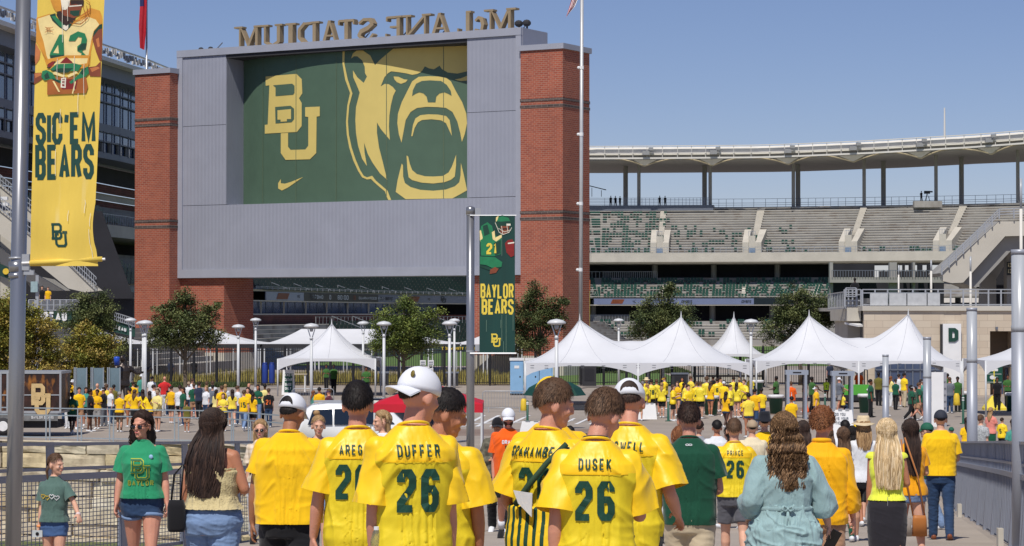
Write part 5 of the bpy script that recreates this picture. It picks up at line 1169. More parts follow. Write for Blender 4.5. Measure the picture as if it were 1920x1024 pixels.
tree(757,150,735,[(757,572,26,20),(735,600,30,20),(785,598,28,18),(757,620,48,22),(715,630,20,18),(800,625,22,14),(757,645,50,16),(800,650,25,12),(720,650,20,12),(815,587,14,8)],'green',16000,'round green tree under the scoreboard beside the centre pole',seed=2)
tree(1012,160,730,[(1005,548,22,16),(985,575,26,22),(1030,572,26,18),(1008,600,42,22),(980,625,24,20),(1040,610,20,20),(1000,645,34,14),(1055,565,10,6)],'oak',15000,'oak in front of the right brick tower, half behind the green banner',seed=3)
tree(1240,168,730,[(1245,552,20,16),(1225,575,26,18),(1265,580,26,16),(1242,600,48,18),(1205,612,22,12),(1280,600,18,12),(1235,622,50,12),(1255,545,8,14)],'oak',15000,'dark oak behind the dip of the big white tent',seed=4)
tree(1500,172,730,[(1500,545,22,18),(1480,570,26,20),(1525,568,30,20),(1460,605,32,20),(1505,600,46,24),(1550,600,26,18),(1450,630,24,14),(1560,575,16,10),(1495,632,40,12)],'oak',16000,'oak between the small peak tent and the right double peak tent',seed=5)
tree(170,165,730,[(170,560,26,16),(150,585,30,16),(190,582,30,16),(172,605,40,18),(205,610,22,14),(225,645,24,12),(140,610,24,14),(195,640,30,14)],'oak',13000,'dull green tree behind the small yellow tree on the left',seed=6)
tree(165,128,745,[(165,625,26,18),(145,645,28,18),(190,645,28,18),(165,665,46,20),(135,685,20,20),(195,690,22,18),(165,700,46,18),(120,715,14,14)],'yellow',17000,'small yellow leaved tree right of the big yellow tree',seed=7,leaf=.12)
tree(45,120,745,[(20,580,34,30),(70,620,36,24),(10,630,40,30),(60,655,50,24),(10,680,50,26),(85,680,26,20),(45,610,40,28),(-30,620,40,50),(90,640,22,16),(45,700,60,16)],'yellow',30000,'large yellow green tree at the left picture edge behind the pole',seed=8,leaf=.125,trunk_r=.16)
# ================================================================ BRIDGE RAILINGS
def rail_panel_run(name,pts,lab,kind,post_sp=2.4,h=1.36):
 o=empty(name,(pts[0][0],pts[0][1],gz(pts[0][1])),label=lab,cat='railing');side=-1 if kind=='mesh' else 1
 M_perf=mat('perforated_sheet',S(150,153,164),.55,.10,5,.3,90)
 if kind!='mesh':
  t,b=nodes_of(M_perf);v=t.nodes.new('ShaderNodeTexVoronoi');v.inputs['Scale'].default_value=26;v.inputs['Randomness'].default_value=0
  tc=t.nodes.new('ShaderNodeTexCoord');t.links.new(tc.outputs['Object'],v.inputs['Vector']);mr=t.nodes.new('ShaderNodeMapRange');mr.inputs[1].default_value=.25;mr.inputs[2].default_value=.33;mr.inputs[3].default_value=.5;mr.inputs[4].default_value=1
  t.links.new(v.outputs['Distance'],mr.inputs[0]);mx=t.nodes.new('ShaderNodeMix');mx.data_type='RGBA';mx.blend_type='MULTIPLY';mx.inputs[0].default_value=1;src=b.inputs['Base Color'].links[0].from_socket
  t.links.new(src,mx.inputs[6]);t.links.new(mr.outputs[0],mx.inputs[7]);t.links.new(mx.outputs[2],b.inputs['Base Color'])
 for(ax,ay),(bx,by)in zip(pts,pts[1:]):
  L=sqrt((bx-ax)**2+(by-ay)**2);n=max(1,round(L/post_sp));d=Vector((bx-ax,by-ay,0))/L;nn=Vector((-d.y,d.x,0))*(side if 1 else 1)
  out=Vector((-d.y,d.x,0))if kind=='mesh' else Vector((d.y,-d.x,0))
  def at3(s,z,off=0):x=ax+d.x*s+out.x*off;y=ay+d.y*s+out.y*off;return Vector((x,y,gz(y)+z))
  for i in range(n):
   s0,s1=L*i/n,L*(i+1)/n
   mb=MB()
   if kind=='mesh':
    for e in(-.05,.06):mb.bar(at3(s0+e,-.1,0),at3(s0+e,h,.03),.018,.11,up=tuple(d))
   else:mb.bar(at3(s0,.0,0),at3(s0,h-.04,.10),.05,.16,up=tuple(d))
   mb.build('post',M_galv,o,world=True)
   for z,w_,nm in((h,.06,'top_rail'),(h-.27,.035,'upper_rail'),(h-.36 if kind=='mesh' else h-.42,.07,'mid_rail'),(.10,.04,'bottom_rail')):
    mb=MB();mb.bar(at3(s0,z,.05),at3(s1,z,.05),w_ if nm!='top_rail' else .09,w_ if nm!='top_rail' else .035);mb.build(nm,M_galv,o,world=True)
   if kind=='mesh':
    mb=MB();z0,z1=.12,h-.39;m=int((s1-s0)/.12);q=int((z1-z0)/.047)
    for k in range(1,m):
     s=s0+(s1-s0)*k/m;a,b=at3(s-.014,z0,.05),at3(s+.014,z0,.05);mb.add([a,b,b+Vector((0,0,z1-z0)),a+Vector((0,0,z1-z0))],[(0,1,2,3)])
    for k in range(1,q):
     z=z0+(z1-z0)*k/q;mb.add([at3(s0+.08,z-.0045,.051),at3(s1-.06,z-.0045,.051),at3(s1-.06,z+.0045,.051),at3(s0+.08,z+.0045,.051)],[(0,1,2,3)])
    mb.build('wire_mesh',M_galv,o,world=True,kind='stuff')
    for e in(s0+.08,s1-.05):mb=MB();mb.bar(at3(e,.1,.05),at3(e,h-.38,.05),.035);mb.build('panel_frame',M_galv,o,world=True)
   else:
    m=6
    for k in range(m):
     sa,sb_=s0+(s1-s0)*k/m+.02,s0+(s1-s0)*(k+1)/m-.02
     mb=MB();z0,z1=.13,h-.40
     a,b,c2,e2=at3(sa,z0,.02),at3(sb_,z0,.05),at3(sb_,z1,.08),at3(sa,z1,.05)
     tk=out*.012;mb.add([a,b,c2,e2,a+tk,b+tk,c2+tk,e2+tk],[(0,1,2,3),(7,6,5,4),(0,4,5,1),(1,5,6,2),(2,6,7,3),(3,7,4,0)]);mb.build('perforated_panel',M_perf,o,world=True)
     mb=MB();mb.bar(at3(sa-.02,.05,0),at3(sa-.02,h-.02,.06),.018,.075,up=tuple(d));mb.build('baluster',M_galv,o,world=True)
 return o
rail_panel_run('left_railing',[(-8.7,3),(-6.9,14),(-3.72,33),(-.86,52)],'grey steel railing with wire mesh along the left side of the bridge','mesh')
rail_panel_run('right_railing',[(5.3,23),(6.48,31.5),(8.25,44),(10.2,58)],'grey steel railing with perforated panels along the right side of the bridge','perf',2.0)
M_kerb=mat('stone_block',S(176,168,156),.9,.2,3,.5,18)
for x,y,w_,lab in((-.62,51.4,.55,'rough pale stone block at the foot of the centre pole'),(-1.35,53,.7,'low stone block behind the centre pole by the railing end')):
 bm=rough_block(w_,.5,.55,random.Random(1));b=bpy.data.objects.new('stone_block',bm);COL.objects.link(b);bm.materials.append(M_kerb);b.location=(x,y,gz(y)+.26);tag(b,lab,'stone block')
for y in(44.0,31.6):m2=MB();m2 .box((6.48+(y-31.5)*.142-.13,y-.02,gz(y)+.12),(.07,.12,.25));m2 .build('end_block',M_stl,bpy.data.objects['right_railing'],world=True)
EB=empty('edge_barrier',(-18,97,0),label='light grey glass and steel barrier along the plaza edge above the stone wall',cat='barrier')
M_bar=mat('barrier_steel',S(158,168,176),.4,.05,3,metal=.3)
BPX=[(-40,99.3),(-22,97.6),(-11.2,93.4),(-5.9,85.2),(-3.2,76)]
s=16.0
while s<50:
 p,d=along(BPX,s);q,_=along(BPX,s+1.45);a=Vector((p.x,p.y,0));b=Vector((q.x,q.y,0))
 if q.y>77:
  mb=MB();
  for e in(.0,.12):mb.bar(a.lerp(b,e),a.lerp(b,e)+Vector((0,0,1.0)),.05);
  mb.build('post',M_bar,EB,world=True)
  for z in(1.0,1.28,.12):
   mb=MB();mb.bar(a+Vector((0,0,z)),b+Vector((0,0,z)),.045);mb.build('rail',M_bar,EB,world=True)
  mb=MB();mb.bar(a+Vector((0,0,.9)),a+Vector((0,0,1.3)),.04);mb.build('rail_stub',M_bar,EB,world=True)
 s+=1.45
 # ================================================================ PLAZA FURNITURE
def gpt(px,py):return G(px,py)
BARM=None
def barricade_mesh():
 mb=MB();W_,H_=2.2,1.08
 mb.tube([(0,0,.12),(0,0,H_-.1),(.1,0,H_),(W_-.1,0,H_),(W_,0,H_-.1),(W_,0,.12)],.022,6);mb.tube([(0,0,.22),(W_,0,.22)],.016,6)
 return mb
def barricade(x,y,rz,lab):
 global BARM
 if BARM is None:
  o=empty('crowd_barricade',(x,y,gz(y)),rz);barricade_mesh().build('frame',M_rail,o,True)
  for i in range(1,15):mb=MB();mb.tube([(i*2.2/15,0,.22),(i*2.2/15,0,1.08)],.009,4);mb.build('bar',M_rail,o)
  for x_ in(.3,1.9):mb=MB();mb.bar((x_,-.3,.02),(x_,.3,.02),.05,.03);mb.bar((x_,0,.02),(x_,0,.22),.04);mb.build('foot',M_rail,o)
  BARM=o
 else:o=copy_tree(BARM,(x,y,gz(y)),rz)
 return tag(o,lab,'barricade','steel crowd barricades on the plaza')
k=0
def bar_run(pxs,d,lab,ang=0.0):
 xs=(pxs[0]-960)/F*d;n=int((pxs[1]-pxs[0])/F*d/2.28)
 for i in range(n):
  barricade(xs+i*2.28*cos(ang),d+i*2.28*sin(ang),ang,'steel barricade %s'%(lab[i]if isinstance(lab,(list,tuple))else lab))
bar_run((548,700),128,['beside the people left of the white car','behind the white car roof, left end','behind the white cap of the yellow shirt man','between the white car and the red canopy'])
bar_run((905,1010),124,['behind the red canopy corner','below the blue toilets, near the green umbrella','behind the green umbrella'])
bar_run((545,600),150,['in front of the single peak tent by the folding sign'])
bar_run((1440,1530),112,['left of the first metal detector behind the bin','at the feet of the orange jersey boy'])
bar_run((1535,1600),116,['between the two metal detectors','behind the woman in orange trousers'])
bar_run((1640,1700),112,['right of the third green bin','behind the group by the glass doors'])
bar_run((1795,1870),108,['under the green pictogram sign, left','under the green pictogram sign, right'],.25)
bar_run((1720,1790),122,['behind the tall white sign','behind the man in grey by the white sign'])
M_bin=mat('bin_green',S(22,78,62),.45,.06,3);M_lid=mat('bin_liner',S(226,226,226),.5)
def bin_(px,py,lab):
 g=gpt(px,py);o=empty('rubbish_bin',g,label=lab,cat='rubbish bin',group='green rubbish bins');
 mb=MB();mb.lathe([(.30,0),(.36,.82),(.39,.84),(.39,.92)],n=20);mb.build('bin_body',M_bin,o,True)
 mb=MB();mb.lathe([(.405,.80),(.41,.93),(.38,.96),(.34,.93)],n=20);mb.build('bin_liner',M_lid,o,True)
bin_(1333,778,'green bin with a white liner beside the running boy in yellow');bin_(1455,776,'green bin between the jersey crowd and the orange jersey boy')
bin_(1623,774,'green bin just left of the thinnest light column');bin_(1899,771,'green bin at the right picture edge under the white tent');bin_(1808,768,'green bin half hidden left of a light column behind green bollards')
bin_(1420,742,'small far green bin behind the curly haired fan')
def bollard(px,py,top,lab):
 g=gpt(px,py);h=P(px,top,g.y).z-g.z;o=empty('bollard',g,label=lab,cat='bollard',group='slim dark green bollards')
 mb=MB();mb.lathe([(.16,0),(.16,.03),(.055,.04),(.055,h),(.01,h+.03)],n=14);mb.build('bollard_post',M_bin,o,True)
 for q in(.82,.90):mb=MB();mb.lathe([(.058,h*q),(.058,h*q+.05)],n=14);mb.build('reflective_band',M_white,o,True)
for px,py,t,lab in((1171,795,754,'green bollard behind the head of the green shirt man'),(1253,790,745,'green bollard in front of the waiting jersey group'),(1536,762,742,'green bollard right of the seated man in yellow, shorter one'),(1547,770,738,'green bollard behind the curly haired man, taller one'),(1806,795,742,'green bollard beside the right light column'),(1793,772,745,'green bollard hung with a yellow vest'),(989,790,752,'green bollard under the umbrella edge hung with yellow vests')):bollard(px,py,t,lab)
M_vest=mat('yellow_tape',S(226,192,52),.5,.2,3)
for px,py,d_,lab in((1793,748,118,'yellow vest draped over a bollard by the man in grey'),(982,758,118,'yellow vest draped over the bollard near the umbrella')):
 q=P(px,py,d_);mb=MB();mb.rings([[Vector((q.x+r*cos(a*pi/6)*1.1,q.y-.1+r*sin(a*pi/6),q.z+z))for a in range(12)]for r,z in((.08,.28),(.13,.16),(.14,-.08),(.16,-.30),(.14,-.31),(.08,.1))],False);o=mb.build('safety_vest',M_vest,smooth=True);tag(o,lab,'vest')
def aframe(px,py,h,w_,m_panel,lab,lines=0,green=False,rz=0.0):
 g=gpt(px,py);o=empty('folding_sign',g,rz,label=lab,cat='folding sign');s=h*.22
 for sg in(-1,1):
  mb=MB()
  mb.add([(-w_/2,sg*s,0),(w_/2,sg*s,0),(w_*.42,sg*.02,h),(-w_*.42,sg*.02,h),(-w_/2,sg*(s+.03),0),(w_/2,sg*(s+.03),0),(w_*.42,sg*.05,h),(-w_*.42,sg*.05,h)],[(0,1,2,3),(7,6,5,4),(0,4,5,1),(1,5,6,2),(2,6,7,3),(3,7,4,0)])
  mb.build('sign_leaf',M_white,o)
 f=lambda x,t,off=0:Vector((x,-(s+.03)+(s-.02)*t-.012-off,h*t))
 if green:
  mb=MB();mb.poly([f(-w_*.3,.1),f(w_*.36,.1),f(w_*.32,.86),f(-w_*.28,.86)]);mb.build('sign_face',M_bin,o)
  mb=MB();
  for i,t in enumerate((.74,.56,.36,.2)):
   for li,q in text_quads(('TICKETS','CLEAR','BAGS','ONLY')[i],0,0,h*.11,wfac=.5,center=True)[0]:mb.poly([f(a,t+b/h,.005+li*.002)for a,b in q])
  mb.build('sign_text',M_white,o)
 else:
  for x in(-.25,0,.25):mb=MB();mb.box((x*w_,-.03,h*1.0),(w_*.14,.08,h*.08));mb.build('top_clip',M_rail,o)
  mb=MB()
  for i in range(lines):
   for li,q in text_quads(('DO YOU','HAVE YOUR','TICKET','READY')[i%4],0,0,h*.10,wfac=.55,tfac=.18,center=True)[0]:mb.poly([f(a,.80-.15*i+b/h,.005+li*.002)for a,b in q])
  if lines:mb.build('sign_text',M_mul,o)
aframe(541,740,1.55,.8,None,'white folding sign with a green notice beside the left tent',green=True)
aframe(1575,822,1.15,1.15,None,'white folding sign with grey lettering behind the curly haired man',lines=3)
aframe(1213,786,.75,.95,None,'low white folding sign in front of the jersey group',lines=0);aframe(1005,812,.5,1.4,None,'low white board below the green umbrella',lines=0)
g=gpt(560,735);o=empty('podium_table',g,label='small tan table behind the folding sign under the left tent',cat='table')
mb=MB();mb.bb(-.55,.55,-.3,.3,1.12,1.18);mb.build('table_top',mat('tan_top',S(190,176,150)),o)
for x in(-.42,.42):mb=MB();mb.bb(x-.04,x+.04,-.25,.25,0,1.12);mb.build('leg',M_white,o)
g=gpt(1761,800);o=empty('info_sign',(g.x,g.y,g.z),radians(-28),label='tall white free standing sign board with small grey lines of print',cat='sign')
hs=P(1761,698,g.y).z-g.z;mb=MB();mb.bb(-.28,.28,-.22,.22,0,hs);mb.build('sign_body',M_white,o)
mb=MB()
for i in range(5):
 for li,q in text_quads(('GATE D','NO BAGS','CLEAR','TICKETS','ENTRY')[i],0,0,.09,wfac=.55,tfac=.2)[0]:mb.poly([(.285+.002*li,-.18+a*.8,hs*(.80-i*.12)+b)for a,b in q])
mb.build('sign_print',M_mul,o)
g=gpt(1864,769);o=empty('pictogram_sign',g,label='dark green sign with white pictograms on a yellow post and base',cat='sign')
yel=mat('stand_yellow',S(232,212,60),.5,.06,3);hz=P(1864,685,g.y).z-g.z;k_=g.y/F
mb=MB();mb.rings([[Vector((sx*r*1.15,sy*r*.7,z))for sx,sy in((-1,-1),(1,-1),(1,1),(-1,1))]for r,z in((.5,0),(.5,.12),(.12,.72),(.05,.78))]);mb.build('stand_base',yel,o)
mb=MB();mb.tube([(0,0,.7),(0,0,hz+.3)],.045,8);mb.build('stand_post',yel,o)
mb=MB();mb.bb(-.44,.44,-.03,.03,hz-.95,hz+.35);mb.build('sign_face',M_bin,o)
mb=MB()
for i,z in enumerate((.62,.12,-.38)):
 zc_=hz+z*.85-.33;mb.bb(-.38,.38,-.04,-.032,zc_-.24,zc_-.22)
 mb.poly([(.13*cos(a*pi/6)-.1,-.042,zc_+.02+.11*sin(a*pi/6))for a in range(12)]);mb.bb(.02,.2,-.044,-.041,zc_-.08,zc_+.05)
mb.build('pictograms',M_white,o);
def detector(px,d,lab):
 o=empty('metal_detector',(dx(px,d),d,gz(d)),label=lab,cat='metal detector');m=mat('detector_grey',S(152,160,174),.45,.05,2)
 for s_ in(-1,1):mb=MB();mb.bb(s_*.42-.06,s_*.42+.06,-.28,.28,0,2.12);mb.build('side_panel',m,o);mb=MB();mb.bb(s_*.42-.10,s_*.42+.10,.29,.34,0,2.1);mb.build('dark_edge',M_dgrey,o)
 mb=MB();mb.bb(-.54,.54,-.28,.28,2.12,2.34);mb.build('head_unit',m,o);mb=MB();mb.box((0,-.285,2.23),(.4,.01,.06));mb.build('display',M_void,o)
detector(1493,116,'grey walk through metal detector behind the woman in orange trousers');detector(1579,114,'grey walk through metal detector beside the crouching fan')
detector(1229,135,'dark walk through metal detector behind the jersey crowd')
M_toi=mat('toilet_blue',S(134,176,212),.5,.06,2)
for px,lab in((977,'pale blue portable toilet at the left end of the big tent'),(1006,'pale blue portable toilet, second from the left'),(1032,'pale blue portable toilet under the tent, rightmost')):
 d=150;o=empty('portable_toilet',(dx(px-8,d),d,0),label=lab,cat='portable toilet');w_=.82
 mb=MB();mb.bb(-w_/2,w_/2,0,1.1,.12,2.15);mb.build('cabin',M_toi,o);mb=MB();mb.bb(-w_/2+.08,w_/2-.08,-.03,-.003,.2,2.0);mb.build('door',M_toi,o)
 mb=MB();mb.bb(-w_/2-.04,w_/2+.04,-.05,1.15,2.15,2.3);mb.build('roof',M_lid,o);mb=MB();mb.bb(-w_/2,w_/2,0,1.1,0,.12);mb.build('base',M_dgrey,o)
 mb=MB();mb.box((.2,-.035,1.15),(.08,.02,.1));mb.build('latch',M_dgrey,o);mb=MB();mb.box((0,-.04,1.75),(.3,.012,.18));mb.build('vent',M_lid,o)
for px,py0,py1,w_,lab in((1105,685,735,26,'dark grey gate booth behind the big tent'),(1275,702,742,30,'dark service box behind the jersey crowd'),(720,700,728,16,'dark drum by the picket fence left of the lamp'),(848,700,728,22,'dark cart by the picket fence left of the centre pole')):
 d=166;o=empty('service_box',(dx(px,d),d,0),label=lab,cat='box');W_=w_/F*d;H_=dz(py0,d)
 mb=MB();mb.bb(-W_/2,W_/2,0,.8,.1,H_);mb.build('box_body',M_dgrey,o);mb=MB();mb.bb(-W_/2-.05,W_/2+.05,-.05,.85,H_,H_+.1);mb.build('box_lid',M_mul,o);mb=MB();mb.bb(-W_*.35,W_*.35,-.02,-.003,H_*.3,H_*.85);mb.build('box_grille',M_void,o)
for px,lab in((497,'blue tarp roll hung on the fence beside the post'),(510,'blue barrel behind the picket fence left of the tent')):
 d=168.5;o=empty('blue_container',(dx(px,d),d,0),label=lab,cat='container');m=mat('container_blue',S(36,62,140),.5,.1,3)
 mb=MB();mb.lathe([(.16,.2),(.2,.3),(.2,1.5),(.17,1.6)],n=12);mb.build('container_body',m,o,True);mb=MB();mb.lathe([(.21,1.58),(.12,1.66)],n=12);mb.build('container_lid',m,o,True)
for px,py,lab in((808,680,'pale notice on the fence, upper left of a cluster'),(800,692,'pale notice on the fence, lower left of a cluster'),(793,680,'pale notice on the fence nearest the white lamp'),(807,695,'pale notice on the fence, lower right of a cluster')):
 o=empty('fence_notice',(dx(px,169.7),169.7,dz(py+5,169.7)),label=lab,cat='notice',group='notices on the picket fence');mb=MB();mb.bb(-.2,.2,0,.02,0,.36);mb.build('notice_board',M_lid,o);mb=MB();mb.bb(-.15,.15,-.004,-.001,.05,.12);mb.bb(-.15,.15,-.004,-.001,.18,.26);mb.build('notice_print',M_mul,o)
def popup(px0,px1,py_e,py_t,d,m,lab):
 x0,x1=dx(px0,d),dx(px1,d);W_=x1-x0;z=gz(d);ze=dz(py_e,d)-z;zt_=dz(py_t,d+1.5)-z;o=empty('popup_canopy',((x0+x1)/2,d,z),label=lab,cat='canopy');h=W_/2
 mb=MB();R_=[]
 for i in range(9):t=i/8;k_=1-t;zz=ze+(zt_-ze)*(t**1.08);R_.append([(sx*h*k_,1.5+sy*1.5*k_,zz)for sx,sy in((-1,-1),(1,-1),(1,1),(-1,1))])
 mb.rings(R_,False);mb.build('canopy_top',m,o)
 mb=MB();mb.rings([[(-h,0,z_),(h,0,z_),(h,3,z_),(-h,3,z_)]for z_ in(ze-.22,ze)],False);mb.build('canopy_valance',m,o)
 for x in(-h+.03,h-.03):
  for y in(.03,2.97):mb=MB();mb.bar((x,y,0),(x,y,ze-.02),.05);mb.build('leg',M_lw,o);mb=MB();mb.box((x,y,.012),(.14,.14,.024));mb.build('foot',M_dgrey,o)
popup(700,905,758,715,64,mat('canopy_red',S(196,22,44),.6,.06,2,.1,6),'red pop up canopy behind the jersey fans in the middle')
for x in(-.86-.3,):pass
d=100;c0=P(1040,745,d);o=empty('sun_umbrella',(c0 .x,d,gz(d)),label='dark green sun umbrella behind the head of the striped overalls fan',cat='umbrella');r=118/2/F*d;zt_=dz(712,d);ze=dz(741,d)
mb=MB();mb.lathe([(r,ze),(r*.82,ze+(zt_-ze)*.5),(r*.5,ze+(zt_-ze)*.85),(.02,zt_)],n=8,cap=False);mb.build('umbrella_canopy',mat('umbrella_green',S(16,66,54),.6,.1,3),o)
mb=MB();mb.tube([(0,0,0),(0,0,zt_+.05)],.025,8);mb.build('umbrella_pole',M_lw,o)
for i in range(8):mb=MB();a=i*pi/4;mb.bar((0,0,zt_-.05),(r*.97*cos(a),r*.97*sin(a),ze),.015);mb.build('rib',M_dgrey,o)
mb=MB();mb.lathe([(.3,0),(.3,.08),(.05,.12)],n=14);mb.build('umbrella_base',M_dgrey,o)
d=84;z0=gz(d);o=empty('white_suv',(dx(680,d),d,z0),radians(4),label='white estate car parked behind the fans, only roof and dark side windows visible',cat='car');M_car=mat('car_white',(.78,.79,.80),.25,.02,1,coat=.8);M_win=mat('car_glass',S(18,22,28),.05,.1,1,spec=1)
L_c,W_c=4.7,1.85;xl=-1.95
prof=[(-2.35,.35),(-2.38,.75),(-2.25,.98),(-1.95,1.62),(-1.75,1.74),(-1.2,1.80),(.3,1.78),(.85,1.68),(1.45,1.12),(2.2,.98),(2.4,.7),(2.35,.35)]
n_=len(prof);R_=[]
for y,k_,zk in((0,.93,.96),(.06,.98,.99),(.3,1,1),(W_c-.3,1,1),(W_c-.06,.98,.99),(W_c,.93,.96)):R_.append([(x,y+(0.12*max(0,(z-1.0))if y<1 else-.12*max(0,z-1.0)),z*zk if z>1 else z)for x,z in prof])
mb=MB();mb.rings(R_,True);mb.build('car_body',M_car,o,True)
for a in([(-1.90,1.05),(-1.72,1.56),(-1.05,1.60),(-1.05,1.05)],[(-.98,1.05),(-.98,1.60),(-.05,1.60),(-.05,1.05)],[(.02,1.05),(.02,1.60),(.55,1.56),(1.12,1.08)]):
 mb=MB();mb.poly([(x,.02+(z-1.0)*.12-.035,z)for x,z in a]);mb.build('side_window',M_win,o)
for x in(-1.55,1.5):
 w_=empty('wheel',(x,.02,.34));w_.parent=o;mb=MB();R2=[[(r_*cos(a*pi/10),y,r_*sin(a*pi/10))for a in range(20)]for r_,y in((.2,-.01),(.33,-.03),(.34,.0),(.34,.18))];mb.rings(R2);mb.build('tyre',M_dgrey,w_,True);mb=MB();mb.poly([(.2*cos(a*pi/8),-.035,.2*sin(a*pi/8))for a in range(16)]);mb.build('rim',M_rail,w_)
for y in(.3,1.5):mb=MB();mb.bar((-1.7,y,1.83),(.3,y,1.83),.04);mb.build('roof_rail',M_rail,o)
mb=MB();mb.box((-2.36,.25,.95),(.06,.3,.3));mb.build('tail_light',mat('tail_red',S(150,20,20),.3),o)
o=empty('black_car',(dx(735,92),92,gz(92)),label='dark parked car half hidden between two fans, only its rear corner showing',cat='car');mb=MB();mb.rings([[(x*.95,y,z*(1 if 0<y<1.8 else .97))for x,z in prof]for y in(0,.1,1.7,1.8)]);mb.build('car_body',mat('car_black',S(20,20,24),.2,.05,1,coat=.8),o,True)
for a in([(-1.90,1.05),(-1.72,1.56),(-1.05,1.60),(-1.05,1.05)],):mb=MB();mb.poly([(x,-.01,z)for x,z in a]);mb.build('side_window',M_win,o)
for x in(-1.5,1.45):mb=MB();mb.rings([[(x+r_*cos(a*pi/10),y,.34+r_*sin(a*pi/10))for a in range(20)]for r_,y in((.3,-.03),(.34,.0),(.34,.18))]);mb.build('wheel',M_dgrey,o,True)
d=99;TRL=empty('printed_trailer',(dx(20,d),d,0),label='enclosed trailer with dark flame print and a big gold monogram at the left edge',cat='trailer')
M_trl=mat('trailer_print',S(52,28,20),.5,.7,2.6,spots=(S(190,120,40),1.7,.8,.56),stretch=(1.6,1,.7))
x0,x1=dx(-120,d)-TRL.location.x,dx(114,d)-TRL.location.x;zt_,zb_=dz(699,d),dz(773,d)
mb=MB();mb.bb(x0,x1,0,2.2,zb_,zt_);mb.build('trailer_box',M_trl,TRL)
for z in(zb_-.0,zt_):mb=MB();mb.bb(x0-.03,x1+.04,-.03,2.23,z-.04,z+.06);mb.build('frame_rail',M_rail,TRL)
for x in(x1,dx(15,d)-TRL.location.x,dx(2,d)-TRL.location.x):mb=MB();mb.bb(x-.04,x+.04,-.04,0,zb_,zt_);mb.build('frame_post',M_rail,TRL)
mb=MB();mb.bb(x0,x1-.02,-.02,-.003,dz(741.5,d),dz(739.5,d));mb.build('panel_joint',M_rail,TRL)
mb=MB();mb.bb(x0,x1-.1,-.03,-.01,dz(789,d),zb_-.05);mb.build('lower_skirt',mat('skirt_grey',S(112,112,112),.6,.4,3),TRL)
mb=MB();mb.bb(x0,x1-.2,.3,1.9,.35,dz(789,d));mb.build('chassis',M_dgrey,TRL)
mb=MB();kk=d/F;print_mono(mb,0,0,36*kk,54*kk,lambda x,z,l:(dx(60,d)-TRL.location.x+x,-.05-.004*l,dz(775,d)+z),th=.22);mb.build('gold_monogram',mat('mono_tan',S(206,176,124),.5),TRL)
for px in(7,-40):mb=MB();c=(dx(px,d)-TRL.location.x,dz(799,d));mb.rings([[(c[0]+r_*cos(a*pi/10),y,c[1]+r_*sin(a*pi/10))for a in range(20)]for r_,y in((.2,-.06),(.34,-.06),(.36,0),(.36,.2))]);w_=mb.build('wheel',M_dgrey,TRL,True);mb=MB();mb.rings([[(c[0]+r_*cos(a*pi/8),y,c[1]+r_*sin(a*pi/8))for a in range(16)]for r_,y in((.21,-.065),(.2,-.08),(.06,-.075))]);mb.build('rim',M_lid,w_)
mb=MB();print_text(mb,'BAYLOR BEARS',dx(60,d)-TRL.location.x,dz(785,d),.11,lambda x,z,l:(x,-.04-.004*l,z),wfac=.6);mb.build('skirt_lettering',M_lid,TRL)
d=116
for px,lab in((152.5,'glass and steel monument panel, leftmost of three behind the crowd'),(184,'glass and steel monument panel, middle of three behind the crowd'),(215,'glass and steel monument panel beside the dark statue')):
 o=empty('glass_monument',(dx(px,d),d,0),label=lab,cat='monument');k_=d/F;h=dz(690,d);m=mat('panel_glass',S(112,132,142),.15,.25,1,spec=.9)
 mb=MB();mb.bb(-8*k_,10*k_,0,.04,.05,h);mb.build('pane',m,o)
 for a in(-12.5,-9.5,10.5):mb=MB();mb.bb((a-.9)*k_,(a+.9)*k_,-.05,.08,0,h+.03);mb.build('steel_fin',M_bar,o)
M_brz=mat('bronze',S(70,62,58),.35,.2,3,metal=.6)
d=128;o=empty('utility_cart',(dx(1609,d),d,0),label='green utility cart parked under the right tent',cat='cart');m=mat('cart_green',S(86,170,62),.4,.05,2)
mb=MB();mb.rings([[(-.75*k_,y,z)for k_,z in((1,.75),(1,1.15),(.8,1.28))]+[(.75*k_,y,z)for k_,z in((.8,1.28),(1,1.15),(1,.75))]for y in(0,.8)]);mb.build('hood',m,o)
mb=MB();mb.bb(-.7,.7,.1,2.2,.35,.76);mb.build('frame',M_dgrey,o);mb=MB();mb.bb(-.72,.72,-.06,0,.45,.75);mb.build('bumper',M_void,o)
for x in(-.62,.62):
 mb=MB();mb.tube([(x,.75,1.1),(x,1.0,2.05),(x,2.0,2.05),(x,2.1,.7)],.03,6);mb.build('roll_bar',M_blk,o)
 for y in(.35,1.9):mb=MB();mb.rings([[(x+q,y+r_*cos(a*pi/8),.33+r_*sin(a*pi/8))for a in range(16)]for r_,q in((.25,-.12),(.33,-.1),(.33,.1),(.25,.12))]);mb.build('wheel',M_blk,o,True)
 mb=MB();mb.ball((x*.8,-.02,1.02),.07,8);mb.build('headlight',M_lid,o)
mb=MB();mb.bb(-.6,.6,1.1,1.6,.76,1.25);mb.build('seat',mat('seat_yellow',S(220,180,60)),o)
d=236;o=empty('goal_post',(dx(1105,d),d,0),label='yellow goal post upright with an orange ribbon beside the right tower',cat='goal post');mb=MB();mb.tube([(0,0,0),(0,0,dz(525,d))],.06,8);mb.build('upright',mat('goal_yellow',S(220,200,90)),o);mb=MB();mb.tube([(0,-.0,dz(545,d)),(0,-.0,dz(525,d))],.09,6);mb.build('ribbon',mat('ribbon_or',S(220,110,50)),o)
g=(dx(1805,62),62,gz(62));o=empty('white_bench',g,label='slatted white tabletop behind the right railing near the man in yellow',cat='table')
for i in range(5):mb=MB();mb.bb(-.28,.28,-.5+i*.2,-.34+i*.2,.72,.75);mb.build('slat',M_white,o)
for x in(-.25,.25):mb=MB();mb.bb(x-.03,x+.03,-.45,.4,0,.72);mb.build('leg',M_lw,o)
